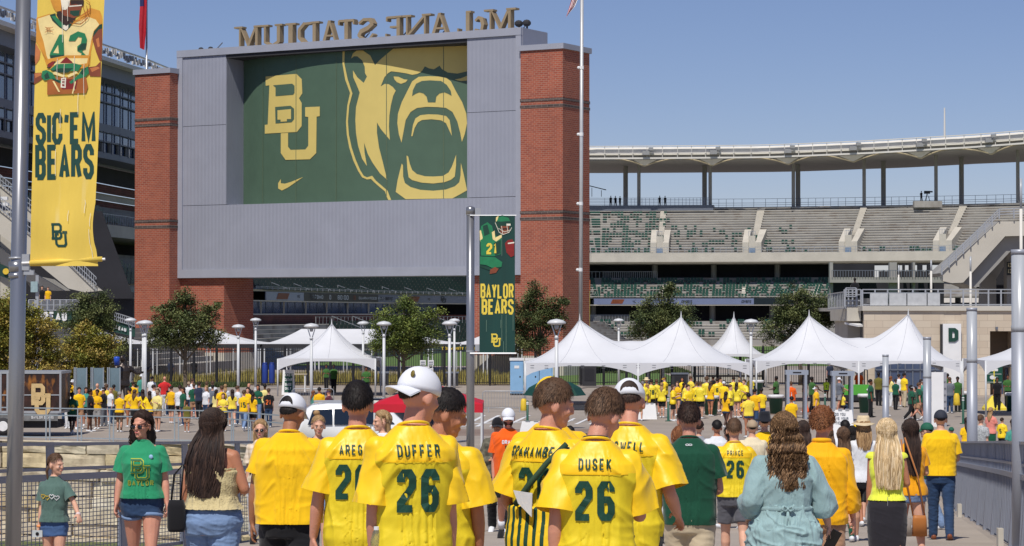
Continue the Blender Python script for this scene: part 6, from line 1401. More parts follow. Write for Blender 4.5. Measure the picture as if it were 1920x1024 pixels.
# ================================================================ PEOPLE
TMP=bpy.data.scenes.new('work');import numpy as np
def remesh(mb,voxel,smooth=2,fac=.5):
 me=bpy.data.meshes.new('w');me.from_pydata([tuple(v)for v in mb.v],[],mb.f)
 bm=bmesh.new();bm.from_mesh(me);bmesh.ops.recalc_face_normals(bm,faces=bm.faces[:]);bm.to_mesh(me);bm.free()
 ob=bpy.data.objects.new('w',me);TMP.collection.objects.link(ob)
 r=ob.modifiers.new('r','REMESH');r.mode='VOXEL';r.voxel_size=voxel
 if smooth:s_=ob.modifiers.new('s','SMOOTH');s_.iterations=smooth;s_.factor=fac
 vl=TMP.view_layers[0];vl.update();dg=vl.depsgraph
 out=bpy.data.meshes.new_from_object(ob.evaluated_get(dg),depsgraph=dg)
 bpy.data.objects.remove(ob);bpy.data.meshes.remove(me)
 out.polygons.foreach_set('use_smooth',[True]*len(out.polygons));return out
def cut(me,co,no):
 bm=bmesh.new();bm.from_mesh(me);bmesh.ops.bisect_plane(bm,geom=bm.verts[:]+bm.edges[:]+bm.faces[:],plane_co=co,plane_no=no,clear_outer=True);bm.to_mesh(me);bm.free();return me
def lerp_tab(t,z):
 if z<=t[0][0]:return t[0][1:]
 for a,b in zip(t,t[1:]):
  if z<=b[0]:
   k=(z-a[0])/(b[0]-a[0]);return tuple(a[i]+(b[i]-a[i])*k for i in range(1,len(a)))
 return t[-1][1:]
TM=[(.80,.150,.095,.115),(.90,.172,.105,.130),(.97,.170,.11,.120),(1.05,.158,.11,.105),(1.12,.155,.108,.100),(1.22,.166,.115,.110),(1.32,.182,.125,.118),(1.40,.190,.12,.115),(1.455,.160,.098,.104),(1.505,.108,.074,.086),(1.55,.064,.057,.064)]
TF=[(.80,.160,.095,.120),(.90,.186,.105,.142),(.97,.176,.105,.125),(1.05,.145,.10,.100),(1.12,.135,.098,.090),(1.22,.145,.118,.096),(1.32,.160,.135,.102),(1.40,.165,.105,.100),(1.455,.138,.084,.090),(1.50,.092,.064,.074),(1.54,.052,.048,.055)]
def sring(z,hw,f,b,n=28,p=2.4,cy=0.0,cx=0.0):
 out=[]
 for k in range(n):
  a=2*pi*k/n;c,s_=cos(a),sin(a);e=2/p
  x=abs(c)**e*(1 if c>=0 else-1)*hw;y=abs(s_)**e*(1 if s_>=0 else-1);out.append(Vector((x+cx,y*(f if y>0 else b)+cy,z)))
 return out
def tube2(mb,pts,ra,rb,ax,n=10):
 pts=[Vector(p)for p in pts];rings=[]
 for i,p in enumerate(pts):
  d=(pts[min(i+1,len(pts)-1)]-pts[max(i-1,0)]).normalized();u=(ax-d*ax.dot(d)).normalized();w_=d.cross(u)
  a=ra[i]if isinstance(ra,(list,tuple))else ra;b=rb[i]if isinstance(rb,(list,tuple))else rb
  rings.append([p+u*cos(2*pi*k/n)*a+w_*sin(2*pi*k/n)*b for k in range(n)])
 mb.rings(rings)
def limb(mb,pts,rs,n=12):
 P_=[Vector(p)for p in pts];mb.tube(P_,rs,n)
 for p,r in zip(P_,rs):mb.ball(p,r*.985,10)
ARMS={'down':((.09,.02,-1),(.05,.18,-1)),'back':((.14,-.22,-1),(.05,.12,-1)),'fwd':((.14,.28,-1),(.02,.5,-1)),'phone':((.22,.22,-1),(-.35,.9,.35)),'hold':((.22,.05,-1),(-.25,1,-.15)),'fold':((.24,.12,-1),(-1,.35,.12)),'hip':((.62,-.12,-.8),(-.55,.25,-.75)),'face':((.25,.55,-.8),(-.25,.45,1)),'out':((.55,.1,-.85),(.35,.35,-.9)),'reach':((.3,.6,-.7),(.15,.9,-.5)),'bent':((.3,-.12,-1),(.0,.85,-.55)),'wide':((.22,.0,-1),(.12,.25,-1))}
def hand(mb,w_,f,nrm,side,curl=.35,far=False,s=1.0):
 f=f.normalized();nrm=(nrm-f*nrm.dot(f)).normalized();ac=f.cross(nrm).normalized()*(1 if side>0 else-1)
 k=w_+f*.085*s
 tube2(mb,[w_-f*.02,w_+f*.02,w_+f*.055*s,k],[.024,.033,.040,.040],[.018,.016,.015,.012],ac,10)
 if far:tube2(mb,[k,k+f*.04+nrm*.01,k+f*.07+nrm*.03],[.038,.034,.02],[.014,.012,.01],ac,8);limb(mb,[w_+f*.03+ac*.03,w_+f*.08+ac*.052],[.013,.010],6);return
 for i,L in enumerate((.074,.084,.078,.060)):
  p=k+ac*(.032-.0215*i)-f*.004*abs(i-1);d=(f+ac*(.10-.075*i)).normalized();pts=[p-d*.01];rs=[.0105]
  for q,(l,r)in enumerate(((.45,.0098),(.30,.009),(.25,.0075))):
   a=curl*(1.0+.25*i*.5)*(.6+q*.6);dd=(d*cos(a*(q+1)*.7)+nrm*sin(a*(q+1)*.7)).normalized();p=p+dd*L*l*s;pts.append(p);rs.append(r)
  limb(mb,pts,rs,8)
 a=w_+f*.018+ac*.026;b=a+(f*.55+ac*.55+nrm*.35).normalized()*.042;c=b+(f*.85+ac*.15+nrm*.45).normalized()*.032
 limb(mb,[a,b,c],[.014,.0115,.009],8)
class Rig:
 def __init__(s,fem=False,g=1.0,arms=('down','down'),legs=((0,0),(0,0)),head=(0,0),lean=0.0,gb=None,curl=.35,roll=0.0,sit=False):
  s.fem=fem;s.g=g;s.tab=TF if fem else TM;s.curl=curl;s.gb=gb or g
  s.sh=(.146 if fem else .164)*(1+(g-1)*.5);s.HM=Matrix.Translation((0,-.005,1.555))@Matrix.Rotation(radians(head[0]),4,'Z')@Matrix.Rotation(radians(-head[1]),4,'X')@Matrix.Rotation(radians(roll),4,'Y')@Matrix.Scale(1.05,4)@Matrix.Translation((0,.005,-1.555))
  s.arm={};s.lean=Matrix.Translation((0,0,.95))@Matrix.Rotation(radians(-lean),4,'X')@Matrix.Translation((0,0,-.95))
  lu,lf=(.275,.235)if fem else(.295,.25)
  for sd,nm in((-1,arms[0]),(1,arms[1])):
   u,f=ARMS[nm]if isinstance(nm,str)else nm
   u=Vector((u[0]*sd,u[1],u[2])).normalized();f=Vector((f[0]*sd,f[1],f[2])).normalized();S_=Vector((sd*s.sh,0,1.425));E=S_+u*lu;W_=E+f*lf
   s.arm[sd]=(S_,E,W_,u,f)
  s.leg={}
  for sd,(a,b)in((-1,legs[0]),(1,legs[1])):
   hx=.092*(1+(s.gb-1)*.6);Hp=Vector((sd*hx,0,.90));a_,b_=radians(a),radians(b)
   K_=Hp+Vector((sd*.005,sin(a_),-cos(a_)))*.42;A=K_+Vector((0,sin(a_-b_),-cos(a_-b_)))*.40;s.leg[sd]=(Hp,K_,A,a_-b_)
  dz_=min(s.leg[q][2].z for q in(-1,1))-.08
  s.dz=-dz_
 def prof(s,z):
  hw,f,b=lerp_tab(s.tab,z);k=s.g if z<1.38 else 1+(s.g-1)*.4;kb=s.gb if z<1.0 else k
  return hw*kb,f*(1+(kb-1)*1.1),b*(1+(kb-1)*1.0)
 def finish(s,me,upper=True):
  n=len(me.vertices);co=np.empty(n*3);me.vertices.foreach_get('co',co);co=co.reshape(n,3)
  co[:,2]+=s.dz;me.vertices.foreach_set('co',co.ravel());me.update();return me
 def body(s,voxel,far=False):
  mb=MB();g=s.g
  zs=[.80,.86,.90,.97,1.05,1.12,1.22,1.32,1.40,1.455,1.505,1.545]
  mb.rings([sring(z,*s.prof(z),n=24,p=2.2)for z in zs])
  nr=.045 if s.fem else .054
  up=s.HM@Vector((0,.0,1.60));limb(mb,[(0,-.012,1.46),(0,-.010,1.53),up],[nr*1.15,nr,nr*.98],12)
  for sd in(-1,1):
   S_,E,W_,u,f=s.arm[sd];k=(.88 if s.fem else 1)*(1+(g-1)*.9)
   limb(mb,[S_+Vector((-sd*.05,0,.01)),S_,S_.lerp(E,.35),S_.lerp(E,.7),E],[.062*k,.060*k,.050*k,.044*k,.038*k])
   limb(mb,[E,E.lerp(W_,.3),E.lerp(W_,.65),W_],[.038*k,.041*k,.034*k,.025*(k*.5+.5)])
   n_=Vector((-sd*.9,.15,0));n_=n_ if abs(f.y)<.7 else Vector((-sd*.6,0,-.7));hand(mb,W_,f,n_,-sd if abs(f.y)<.7 else sd,s.curl,far)
   Hp,K_,A,an=s.leg[sd];q=(1.02 if s.fem else .98)*(1+(s.gb-1)*.9)
   limb(mb,[Hp+Vector((0,0,.02)),Hp.lerp(K_,.3),Hp.lerp(K_,.7),K_],[.092*q,.088*q,.068*q,.053*q])
   bk=Vector((0,-cos(an),-sin(an)))*.014
   limb(mb,[K_,K_.lerp(A,.28)+bk,K_.lerp(A,.6)+bk*.5,A],[.053*q,.057*q,.043*q,.034*(q*.4+.6)])
   an2=max(-.9,min(.2,an));fd=Vector((sd*.12,cos(an2*.8),sin(an2*.8))).normalized()
   tube2(mb,[A-fd*.05-Vector((0,0,.04)),A-Vector((0,0,.035)),A+fd*.10-Vector((0,0,.052)),A+fd*.17-Vector((0,0,.06))],[.03,.036,.042,.025],[.03,.036,.024,.014],Vector((1,0,0)))
  if s.fem:
   for sd in(-1,1):mb.ball((sd*.072*g,.085*(1+(g-1)*.8),1.275),(.062*g,.055*g,.06*g),12)
  def H(c,r,rot=None):
   M=s.HM.to_3x3()@(rot or Matrix.Identity(3));mb.ball(s.HM@Vector(c),r,16,0,M)
  fs=.95 if s.fem else 1
  H((0,-.005,1.700),(.074,.094,.096));H((0,.030,1.655),(.062*fs,.066,.088));H((0,.048,1.600),(.042*fs,.048,.038*fs));H((0,.078,1.582),(.022,.02,.018))
  if not far:
   for sd in(-1,1):H((sd*.079,-.004,1.662),(.012,.023,.035),Matrix.Rotation(sd*-.35,3,'Z'));H((sd*.036,.074,1.648),(.022,.018,.02))
   H((0,.100,1.665),(.011,.020,.026));H((0,.107,1.650),(.016,.015,.011));H((0,.092,1.618),(.024,.010,.008));H((0,.086,1.70),(.05,.02,.012))
  return s.finish(remesh(mb,voxel,2 if far else 3,.4))
 def top(s,voxel,hem=.86,ease=.025,sl=.6,sr=(.075,.085),flare=0.0,strap=None,collar=.078,wr=.006,seed=0,box=0.0,neck=True,shift=(0,0),topz=None):
  mb=MB();rings=[];hmax=0
  zt=topz or 1.542
  zs=[z for z in(hem+.0,hem+.06,.97,1.05,1.12,1.22,1.32,1.38,1.42,1.455,1.485,1.515,1.542)if hem<=z<=zt+.001]
  base=s.prof(1.30)
  for z in sorted(zs,reverse=True):
   hw,f,b=s.prof(z);e=ease if z<1.44 else ease*.5
   hw+=e;f+=e;b+=e
   if z<1.30:k=(1.30-z);hw=max(hw,(base[0]+ease)*(1-.10*k/.4)*(1-(0 if box else .10)*min(1,k/.25))+box);f=max(f,(base[1]+ease)*(.86 if s.fem else .97));b=max(b,(base[2]+ease)*(.95-.1*k))
   if flare and z<1.1:q=(1.1-z)*flare;hw+=q;f+=q;b+=q
   if z>1.53:hw=max(.07,hw*.98)
   rings.append(sring(z,hw,f,b,36,2.5+(box>0)*.3,cx=shift[0]*max(0,1.2-z),cy=shift[1]*max(0,1.2-z)))
  mb.rings(rings[::-1]);parts=[cut(remesh(mb,voxel,4,.5),Vector((0,0,hem+.010)),Vector((0,0,-1)))]
  if sl>0:
   for sd in(-1,1):
    mb=MB();S_,E,W_,u,f=s.arm[sd];k=(.9 if s.fem else 1)*(1+(s.g-1)*.8)
    r0,r1=max(sr[0]*k*.84,.071*(.88 if s.fem else 1)*(1+(s.g-1)*.9)),sr[1]*k;m=Vector((0,-.004,.002))
    if sl<=1:
     e=S_.lerp(E,sl);pts=[S_+Vector((-sd*.06,0,.015))+m,S_+m,S_.lerp(E,sl*.5),e];rr=[r0*.93,r0,(r0+r1)/2*1.02,r1]
     d=u
    else:
     e=E.lerp(W_,sl-1);pts=[S_+Vector((-sd*.06,0,.015))+m,S_+m,S_.lerp(E,.5),E,E.lerp(W_,(sl-1)*.55),e];rr=[r0*.95,r0,(r0+r1)/2,(r0+r1)/2*.95,r1*1.02,r1*.86];d=f
    tube2(mb,pts,rr,[r*.93 for r in rr],Vector((0,1,0))if abs(u.y)<.8 else Vector((0,0,1)),20)
    mb.ball(S_+m,r0*.97,14)
    if sl>1:mb.ball(E,(r0+r1)/2*.93,12)
    parts.append(cut(remesh(mb,voxel,4,.5),e-d*.012,d))
  bm=bmesh.new();nt=len(parts[0].polygons)
  for q in parts:bm.from_mesh(q)
  me=bpy.data.meshes.new('top');bm.to_mesh(me);bm.free();me.polygons.foreach_set('use_smooth',[True]*len(me.polygons));me['nt']=nt
  if wr:s.wrinkle(me,wr,seed,hem)
  return s.finish(me)
 def wrinkle(s,me,amp,seed,hem):
  n=len(me.vertices);N_=noise.noise;off0=Vector((seed*7.3,seed*3.1,seed*5.7))
  nor=[v.normal.copy()for v in me.vertices];shx=s.sh
  for v,nn in zip(me.vertices,nor):
   p=v.co;ax=abs(p.x)
   sg=1 if p.x>0 else-1
   off=off0+Vector((sg*4.1,0,0))*min(1,ax*12);w1=N_(p*4+off)*.5
   u1=p.x*.8*sg+p.z*.6+w1*.12;v1=p.z*.8-p.x*.6*sg
   a=N_(Vector((u1*13,v1*2.6,p.y*2))+off);b=N_(Vector((p.x*11+w1,p.z*1.5,p.y*4))+off*2);c=N_(Vector((p.x*3.5+w1,p.z*11+w1*2,p.y*3))+off*3)
   rd=lambda q:(1-min(1,abs(q)*2.0))**1.6
   arm=min(1,max(0,(ax-(shx+.01))/.06))
   low=min(1,max(0,(1.30-p.z)/.3));up=min(1,max(0,(p.z-1.05)/.2))*min(1,max(.0,(1.50-p.z)/.08))
   h=(rd(a)*1.1*up*min(1,.35+ax*5)+rd(b)*.9*low+rd(c)*.55*low*(.3+ax*3))*(1-arm)+(rd(N_(Vector((p.y*13+w1,p.z*3.2,ax*3))+off))*1.15+rd(a)*.4)*arm+(rd(N_(Vector((u1*27,v1*6,p.y*5))+off*2))-.2)*.10
   v.co=p+nn*(h-.35)*amp*2.0
  me.update()
 def bottom(s,voxel,kind='shorts',wr=.004,seed=1,waist=1.0,leg_e=None):
  mb=MB()
  e=.012 if kind in('jeans','leggings')else .02
  if kind in('leggings',):e=.006
  if kind in('skirt','dress'):
   hz=.52 if kind=='skirt' else .30
   if kind=='skirt':rings=[sring(z,*(q*k+.014 for q in s.prof(max(z,.86))))for z,k in((.50,.93),(.62,1.0),(.75,1.05),(.86,1.02),(.93,1.0),(1.0,1.0),(1.05,1.0))]
   else:rings=[sring(z,*(q*k+.03 for q in s.prof(max(z,.86))))for z,k in((.34,1.62),(.5,1.48),(.66,1.34),(.80,1.20),(.93,1.10),(1.05,1.05),(1.12,1.0))]
   mb.rings(rings)
  else:
   mb.rings([sring(z,*(q+e for q in s.prof(z)))for z in(.80,.86,.90,.97,waist)])
   for sd in(-1,1):
    Hp,K_,A,an=s.leg[sd];q=(1.02 if s.fem else .98)*(1+(s.gb-1)*.9)
    if kind in('shorts','minishorts'):
     t=.72 if kind=='shorts' else .24;r=leg_e or(.10 if kind=='shorts' else .098)
     tube2(mb,[Hp+Vector((0,0,.03)),Hp.lerp(K_,t*.5),Hp.lerp(K_,t)],[(.094*q+e),(r+.002)*q,(r+.006)*q],[(.094*q+e),(r+.004)*q,(r+.008)*q],Vector((1,0,0)),18)
    else:
     k1=e;fl=.0 if kind!='wide' else .05
     pts=[Hp+Vector((0,0,.02)),Hp.lerp(K_,.3),Hp.lerp(K_,.7),K_,K_.lerp(A,.3),K_.lerp(A,.65),A-Vector((0,0,.01))]
     rs=[.092*q+k1,.088*q+k1,.070*q+k1*1.2,.056*q+k1*1.4,.060*q+k1,.050*q+k1*1.3+fl*.6,.046+k1*1.4+fl]
     if kind=='leggings':rs=[.092*q+k1,.088*q+k1,.068*q+k1,.053*q+k1,.057*q+k1,.043*q+k1,.036+k1]
     limb(mb,pts,rs,14)
  me=remesh(mb,voxel,4,.5)
  if wr:
   off=Vector((seed*3.7,seed,seed*2));nor=[v.normal.copy()for v in me.vertices]
   for v,nn in zip(me.vertices,nor):
    p=v.co;vert=kind in('dress','skirt')
    a=noise.noise(Vector((p.x*(14 if vert else 8),p.y*8,p.z*(2 if vert else 22)))+off);b=noise.noise(Vector((p.x*6+p.z*9,p.y*9,p.z*12))+off);v.co=p+nn*((1-min(1,abs(a)*2.3))**2+(1-min(1,abs(b)*2.5))**2-.6)*wr*(1.8 if kind=='dress' else 1)
   me.update()
  return s.finish(me)
 def shoe(s,sd,far=False):
  Hp,K_,A,an=s.leg[sd];an2=max(-.9,min(.2,an));fd=Vector((sd*.12,cos(an2*.8),sin(an2*.8))).normalized();mb=MB();up=Vector((0,0,.004))
  tube2(mb,[A-fd*.075-Vector((0,0,.045)),A-fd*.02-Vector((0,0,.03)),A+fd*.09-Vector((0,0,.045)),A+fd*.17-Vector((0,0,.055)),A+fd*.205-Vector((0,0,.062))],[.028,.041,.047,.040,.02],[.030,.048,.032,.024,.012],Vector((1,0,0)),12)
  for v in range(len(mb.v)):q=Vector(mb.v[v]);mb.v[v]=(q.x,q.y,q.z+s.dz)
  return mb
 def head_pt(s,p):q=s.HM@Vector(p);q.z+=s.dz;return q
 # ---- hair: a shell over the skull, thick where hair grows
 def hair_shell(s,nu=48,nv=30,thick=.014,nape=-33,front=24,side=-6,top=1.0,curly=0.0,seed=0,cap=False):
  mb=MB();rings=[];C=Vector((0,-.006,1.700))
  for j in range(nv+1):
   el=-62+(152-.5)*j/nv;ring=[]
   for i in range(nu):
    az=360*i/nu;a=radians(az);back=(1-cos(a))/2;sd_=abs(sin(a))
    lim=front+(nape-front)*back**.8;lim=lim*(1-sd_**4*.0)+(side-lim)*(sd_**6)*.9
    k=max(0,min(1,(el-lim)/20))**.7;e=radians(el)
    d=Vector((sin(a)*cos(e),cos(a)*cos(e),sin(e)));base=Vector((d.x*.076,d.y*.096,d.z*.098))
    nz=noise.noise(Vector((d.x*9,d.y*9,d.z*9))*(1+curly*1.2)+Vector((seed,0,0)));nf=noise.noise(Vector((d.x*26,d.y*26,d.z*26+seed)))
    t=thick*(.8+.35*max(0,sin(e))*top)*(1+nz*(.35+curly*.9)+nf*(.18+curly*.4))
    ring.append(s.head_pt(C+base+d*(t*k-.012*(1-k))))
   rings.append(ring)
  mb.rings(rings);return mb
 def tufts(s,n,length=.035,w_=.0045,thick=.014,nape=-32,front=26,side=-4,curly=0.0,seed=0,lift=.10,elmax=90):
  rn=random.Random(seed);mb=MB();C=Vector((0,-.006,1.700));c_=0
  while c_<n:
   el=rn.uniform(-45,88);az=rn.uniform(0,360);
   if rn.random()>cos(radians(el)):continue
   a=radians(az);back=(1-cos(a))/2;sd_=abs(sin(a));lim=front+(nape-front)*back**.8;lim=lim+(side-lim)*(sd_**6)*.9
   if el<lim+4 or el>elmax:continue
   c_+=1;e=radians(el);d=Vector((sin(a)*cos(e),cos(a)*cos(e),sin(e)));p=C+Vector((d.x*.076,d.y*.096,d.z*.098))+d*thick*.72
   fl=Vector((0,-.5*max(0,d.z),-1))if el<70 else Vector((rn.uniform(-1,1),.7,0));fl=(fl-d*fl.dot(d));fl=(fl.normalized()if fl.length>.01 else Vector((0,1,0)))
   fl=(fl+Vector((rn.uniform(-1,1),rn.uniform(-1,1),rn.uniform(-1,1)))*(.22+curly)).normalized();L=length*rn.uniform(.6,1.2);sd2=d.cross(fl).normalized()*w_*rn.uniform(.6,1.3)
   q1=p+fl*L*.5+d*L*lift*.6;q2=p+fl*L+d*L*lift*(.3-curly*.6+rn.uniform(-.3,.3))
   mb.add([s.head_pt(x)for x in(p-sd2,p+sd2,q1+sd2*.7,q1-sd2*.7,q2)],[(0,1,2,3),(3,2,4)],rn.choice([0,0,1]))
  return mb
 def long_hair(s,n=420,bottom=1.25,width=.10,depth=.05,wave=.0,wfreq=20,w_=.007,seed=0,curly=0.0,yb=-.125,x0=0.0,fall=0.0):
  rn=random.Random(seed);mb=MB();C=Vector((0,-.006,1.700));dzv=Vector((0,0,s.dz))
  def path(a,e,f,n_):
   d=Vector((sin(a)*cos(e),cos(a)*cos(e),sin(e)));pts=[];
   sc=s.head_pt(C+Vector((d.x*.103,d.y*.124,d.z*.121)))-dzv
   side=s.HM.to_3x3()@Vector((sin(a),0,0));ctr=s.HM@Vector((0,-.02,1.66));bt=bottom+rn.uniform(-.04,.05)
   for i in range(n_):
    t=i/(n_-1);z=sc.z+(bt-sc.z)*t
    spread=(ctr.x+x0*t+side.x*(.098+(width-.098)*min(1,t*1.5))*f*(1 if t<.6 else 1-(t-.6)*.55),ctr.y+(yb-ctr.y)*min(1,t*1.7)+rn.uniform(-1,1)*.002+(1-f*f)*(-.012)-depth*.4*(1-abs(f)))
    k=min(1,t*2.6);x=sc.x*(1-k)+spread[0]*k;y=sc.y*(1-k)+spread[1]*k
    if t<.38:
     q=s.HM.inverted()@Vector((x,y,z))-C;r=sqrt((q.x/.100)**2+(q.y/.121)**2+(q.z/.118)**2)
     if r<1:q=q/max(r,.2);v=s.HM@(q+C);x,y=v.x,v.y
    ph=rn.random()*0+seed_ph;am=wave*t**.7
    x+=sin(z*wfreq+ph)*am;y+=cos(z*wfreq*1.1+ph*1.3)*am*.7
    pts.append(Vector((x,y,z))+dzv)
   return pts
  for i in range(n):
   a=radians(180+rn.uniform(-128,128));e=radians(rn.uniform(5,85));seed_ph=rn.uniform(0,6.3);f=max(-1.05,min(1.05,sin(a)*1.0+rn.uniform(-.55,.55)))if abs(sin(a))<.9 else sin(a)
   f=rn.uniform(-1,1)*.98;a=pi-math.asin(max(-.99,min(.99,f)))if rn.random()<.8 else a
   n_=22 if curly else 13;pts=path(a,e,f,n_);ww=w_*rn.uniform(.6,1.3);vs=[];fs=[]
   for j,p in enumerate(pts):
    k=ww*(1 if j<n_-3 else(n_-j)/4+.15);tw=rn.uniform(-.2,.2)+(j*.9 if curly else 0);sd2=Vector((cos(tw),sin(tw)*(1 if curly else .5),0))*k
    if curly:p=p+Vector((sin(j*1.5+seed_ph),cos(j*1.5+seed_ph),0))*curly*min(1,j/6)
    vs+=[p-sd2,p+sd2]
    if j:fs.append((2*j-2,2*j-1,2*j+1,2*j))
   mb.add(vs,fs,rn.choice([0,0,1,2])if True else 0)
  core=MB();ctr=s.HM@Vector((0,-.02,1.66));rings=[]
  zt=ctr.z+.03
  for j in range(10):
   t=j/9;z=zt+(bottom+.03-zt)*t;w2=(.088+(width*.9-.088)*min(1,t*1.6))*(1 if t<.55 else 1-(t-.55)*1.3);cy=ctr.y+(yb+.012-ctr.y)*min(1,t*1.7)
   rings.append([Vector((ctr.x+x0*t+w2*cos(q*pi/8),cy+(depth*.8 if t>.2 else .06)*sin(q*pi/8),z))+dzv for q in range(16)])
  core.rings(rings);return mb,core
 def cap(s,back=False,far=False):
  mb=MB();C=Vector((0,-.004,1.706));sg=-1 if back else 1;n=14 if far else 30;rings=[]
  for j in range(9):
   e=radians(-8+97*j/8);rings.append([s.head_pt(C+Vector((sin(2*pi*i/n)*cos(e)*.0905,cos(2*pi*i/n)*cos(e)*.1100,sin(e)*.1035)))for i in range(n)])
  mb.rings(rings)
  br=MB();vs=[];m=13
  for k in range(5):
   for i in range(m):
    a=radians(-62+124*i/(m-1));r=k/4;ex=.078*r*(cos(a)**.5)
    x=sin(a)*.087*(1-.06*r);y=sg*(cos(a)*.1035+ex);z=-.012-.020*r-.022*(sin(a)**2)*(.4+r);vs.append(s.head_pt(C+Vector((x,y,z))))
  vs2=[v+Vector((0,0,.006))for v in vs];nn=len(vs)
  fs=[(k*m+i,k*m+i+1,(k+1)*m+i+1,(k+1)*m+i)for k in range(4)for i in range(m-1)];br.add(vs,fs);br.add(vs2,fs)
  br.add([v for i in range(m)for v in(vs[4*m+i],vs2[4*m+i])],[(2*i,2*i+2,2*i+3,2*i+1)for i in range(m-1)])
  op=MB()
  pts=[]
  for i in range(11):q=i/10*pi;az=cos(q)*34;el=2+sin(q)*36;pts.append((az,el))
  P2=[s.head_pt(C+Vector((sin(radians(az))*cos(radians(el))*.0937,-sg*cos(radians(az))*cos(radians(el))*.1134,sin(radians(el))*.1068)))for az,el in pts]
  cc=s.head_pt(C+Vector((0,-sg*.1142*cos(radians(14)),.1076*sin(radians(14)))));op.add(P2+[cc],[(i,i+1,11)for i in range(10)]+[(10,0,11)])
  return mb,br,op
 def brim_hat(s,r=.17,h=.10,droop=.02,crown=(.088,.105)):
  mb=MB();C=Vector((0,-.004,1.735));n=28;rings=[]
  for k,(rr,z)in enumerate(((1.0,-.012),(1.9*r/.17,-.02-droop),(1.88*r/.17,-.014-droop),(1.06,0),(1.0,h*.6),(.86,h*.95),(.5,h*.9),(.05,h*.86))):
   rings.append([s.head_pt(C+Vector((cos(2*pi*i/n)*crown[0]*rr,sin(2*pi*i/n)*crown[1]*(rr if rr>1.2 else rr),z+(.025*abs(cos(2*pi*i/n))**2 if rr>1.2 else 0))))for i in range(n)])
  mb.rings(rings);return mb
  # ---------------------------------------------------------------- cloth and skin
def folds(m,k=.28,sc=6.0):
 t,b=nodes_of(m);tc=t.nodes.new('ShaderNodeTexCoord');mp=t.nodes.new('ShaderNodeMapping');mp.inputs['Rotation'].default_value=(.3,.5,.2);mp.inputs['Scale'].default_value=(1.5,1,.55);t.links.new(tc.outputs['Object'],mp.inputs[0])
 n=t.nodes.new('ShaderNodeTexNoise');n.inputs['Scale'].default_value=sc;n.inputs['Detail'].default_value=3;n.inputs['Distortion'].default_value=1.4;t.links.new(mp.outputs[0],n.inputs['Vector'])
 a=t.nodes.new('ShaderNodeMath');a.operation='SUBTRACT';a.inputs[1].default_value=.5;t.links.new(n.outputs['Fac'],a.inputs[0]);c=t.nodes.new('ShaderNodeMath');c.operation='ABSOLUTE';t.links.new(a.outputs[0],c.inputs[0])
 p=t.nodes.new('ShaderNodeMath');p.operation='POWER';p.inputs[1].default_value=.95;t.links.new(c.outputs[0],p.inputs[0])
 bp=t.nodes.new('ShaderNodeBump');bp.invert=True;bp.inputs['Strength'].default_value=k;bp.inputs['Distance'].default_value=.03;bp.invert=False;t.links.new(n.outputs['Fac'],bp.inputs['Height'])
 if b.inputs['Normal'].links:t.links.new(b.inputs['Normal'].links[0].from_socket,bp.inputs['Normal'])
 t.links.new(bp.outputs[0],b.inputs['Normal']);return m
def cloth(nm,c,rough=.85,sheen=.2,bump=.05,sc=150,var=.05,spec=.2):return mat('cloth_'+nm,c,rough,var,7,bump,sc,spec=spec,sheen=sheen)
def skin(nm,c):
 m=mat('skin_'+nm,c,.52,.07,9,.08,90,spec=.4);nodes_of(m)[1].inputs['Subsurface Weight'].default_value=.06;nodes_of(m)[1].inputs['Subsurface Radius'].default_value=(.02,.008,.004);return m
SK={'light':skin('light',S(214,164,138)),'pink':skin('pink',S(206,146,122)),'tan':skin('tan',S(184,124,94)),'olive':skin('olive',S(170,116,84)),'brown':skin('brown',S(116,74,52)),'dark':skin('dark',S(72,46,36))}
def hairm(nm,*cs):return[mat('hair_%s_%d'%(nm,i),c,.6,.25,30,spec=.22,stretch=(1,1,.2))for i,c in enumerate(cs)]
HR={'brown':hairm('brown',S(88,66,50),S(112,86,66),S(66,50,40)),'dark':hairm('dark',S(52,38,32),S(70,52,44),S(38,28,26)),'black':hairm('black',S(30,26,26),S(44,38,36),S(22,20,20)),'blonde':hairm('blonde',S(206,178,134),S(226,204,168),S(164,136,98)),'darkblonde':hairm('darkblonde',S(160,128,90),S(188,154,112),S(120,92,64)),'curly':hairm('curly',S(120,92,66),S(164,130,96),S(78,60,46)),'auburn':hairm('auburn',S(122,76,48),S(146,96,62),S(90,56,38)),'grey':hairm('grey',S(150,146,140),S(176,172,166),S(120,116,112))}
M_sat=mat('satin_yellow',S(250,204,14),.46,.04,5,.0,34,spec=.55,sheen=.1)
M_msh=mat('mesh_yellow',S(230,204,40),.62,.03,5,.12,300,spec=.3)
M_tee=folds(cloth('gold_tee',S(246,196,22)));folds(M_sat,.22,4.5);folds(M_msh,.16,5);M_jgr=mat('jersey_green',S(12,66,50),.55,.08,9,.1,60)
WH=folds(cloth('white',S(222,224,228)),.2);BK=cloth('black',S(24,24,28));
def put(me,nm,mats,root,**t):
 mats=mats if isinstance(mats,(list,tuple))else[mats]
 if not len(me.materials):[me.materials.append(m)for m in mats]
 o=bpy.data.objects.new(nm,me);COL.objects.link(o);o.parent=root
 for i,m in enumerate(mats):
  if i<len(o.material_slots):o.material_slots[i].link='OBJECT';o.material_slots[i].material=m
 return tag(o,**t)
def root_at(rig_me,px,d,H,yaw,skin_m,label,group=None,cat='person',dx_=0.0,x=None):
 X=x if x is not None else(px-960)/F*d;o=bpy.data.objects.new('person',rig_me);COL.objects.link(o);s_=H/1.80
 if not len(rig_me.materials):rig_me.materials.append(skin_m)
 o.material_slots[0].link='OBJECT';o.material_slots[0].material=skin_m
 o.location=(X,d,gz(d));o.rotation_euler=(0,0,radians(yaw));o.scale=(s_,s_,s_);return tag(o,label,cat,group)
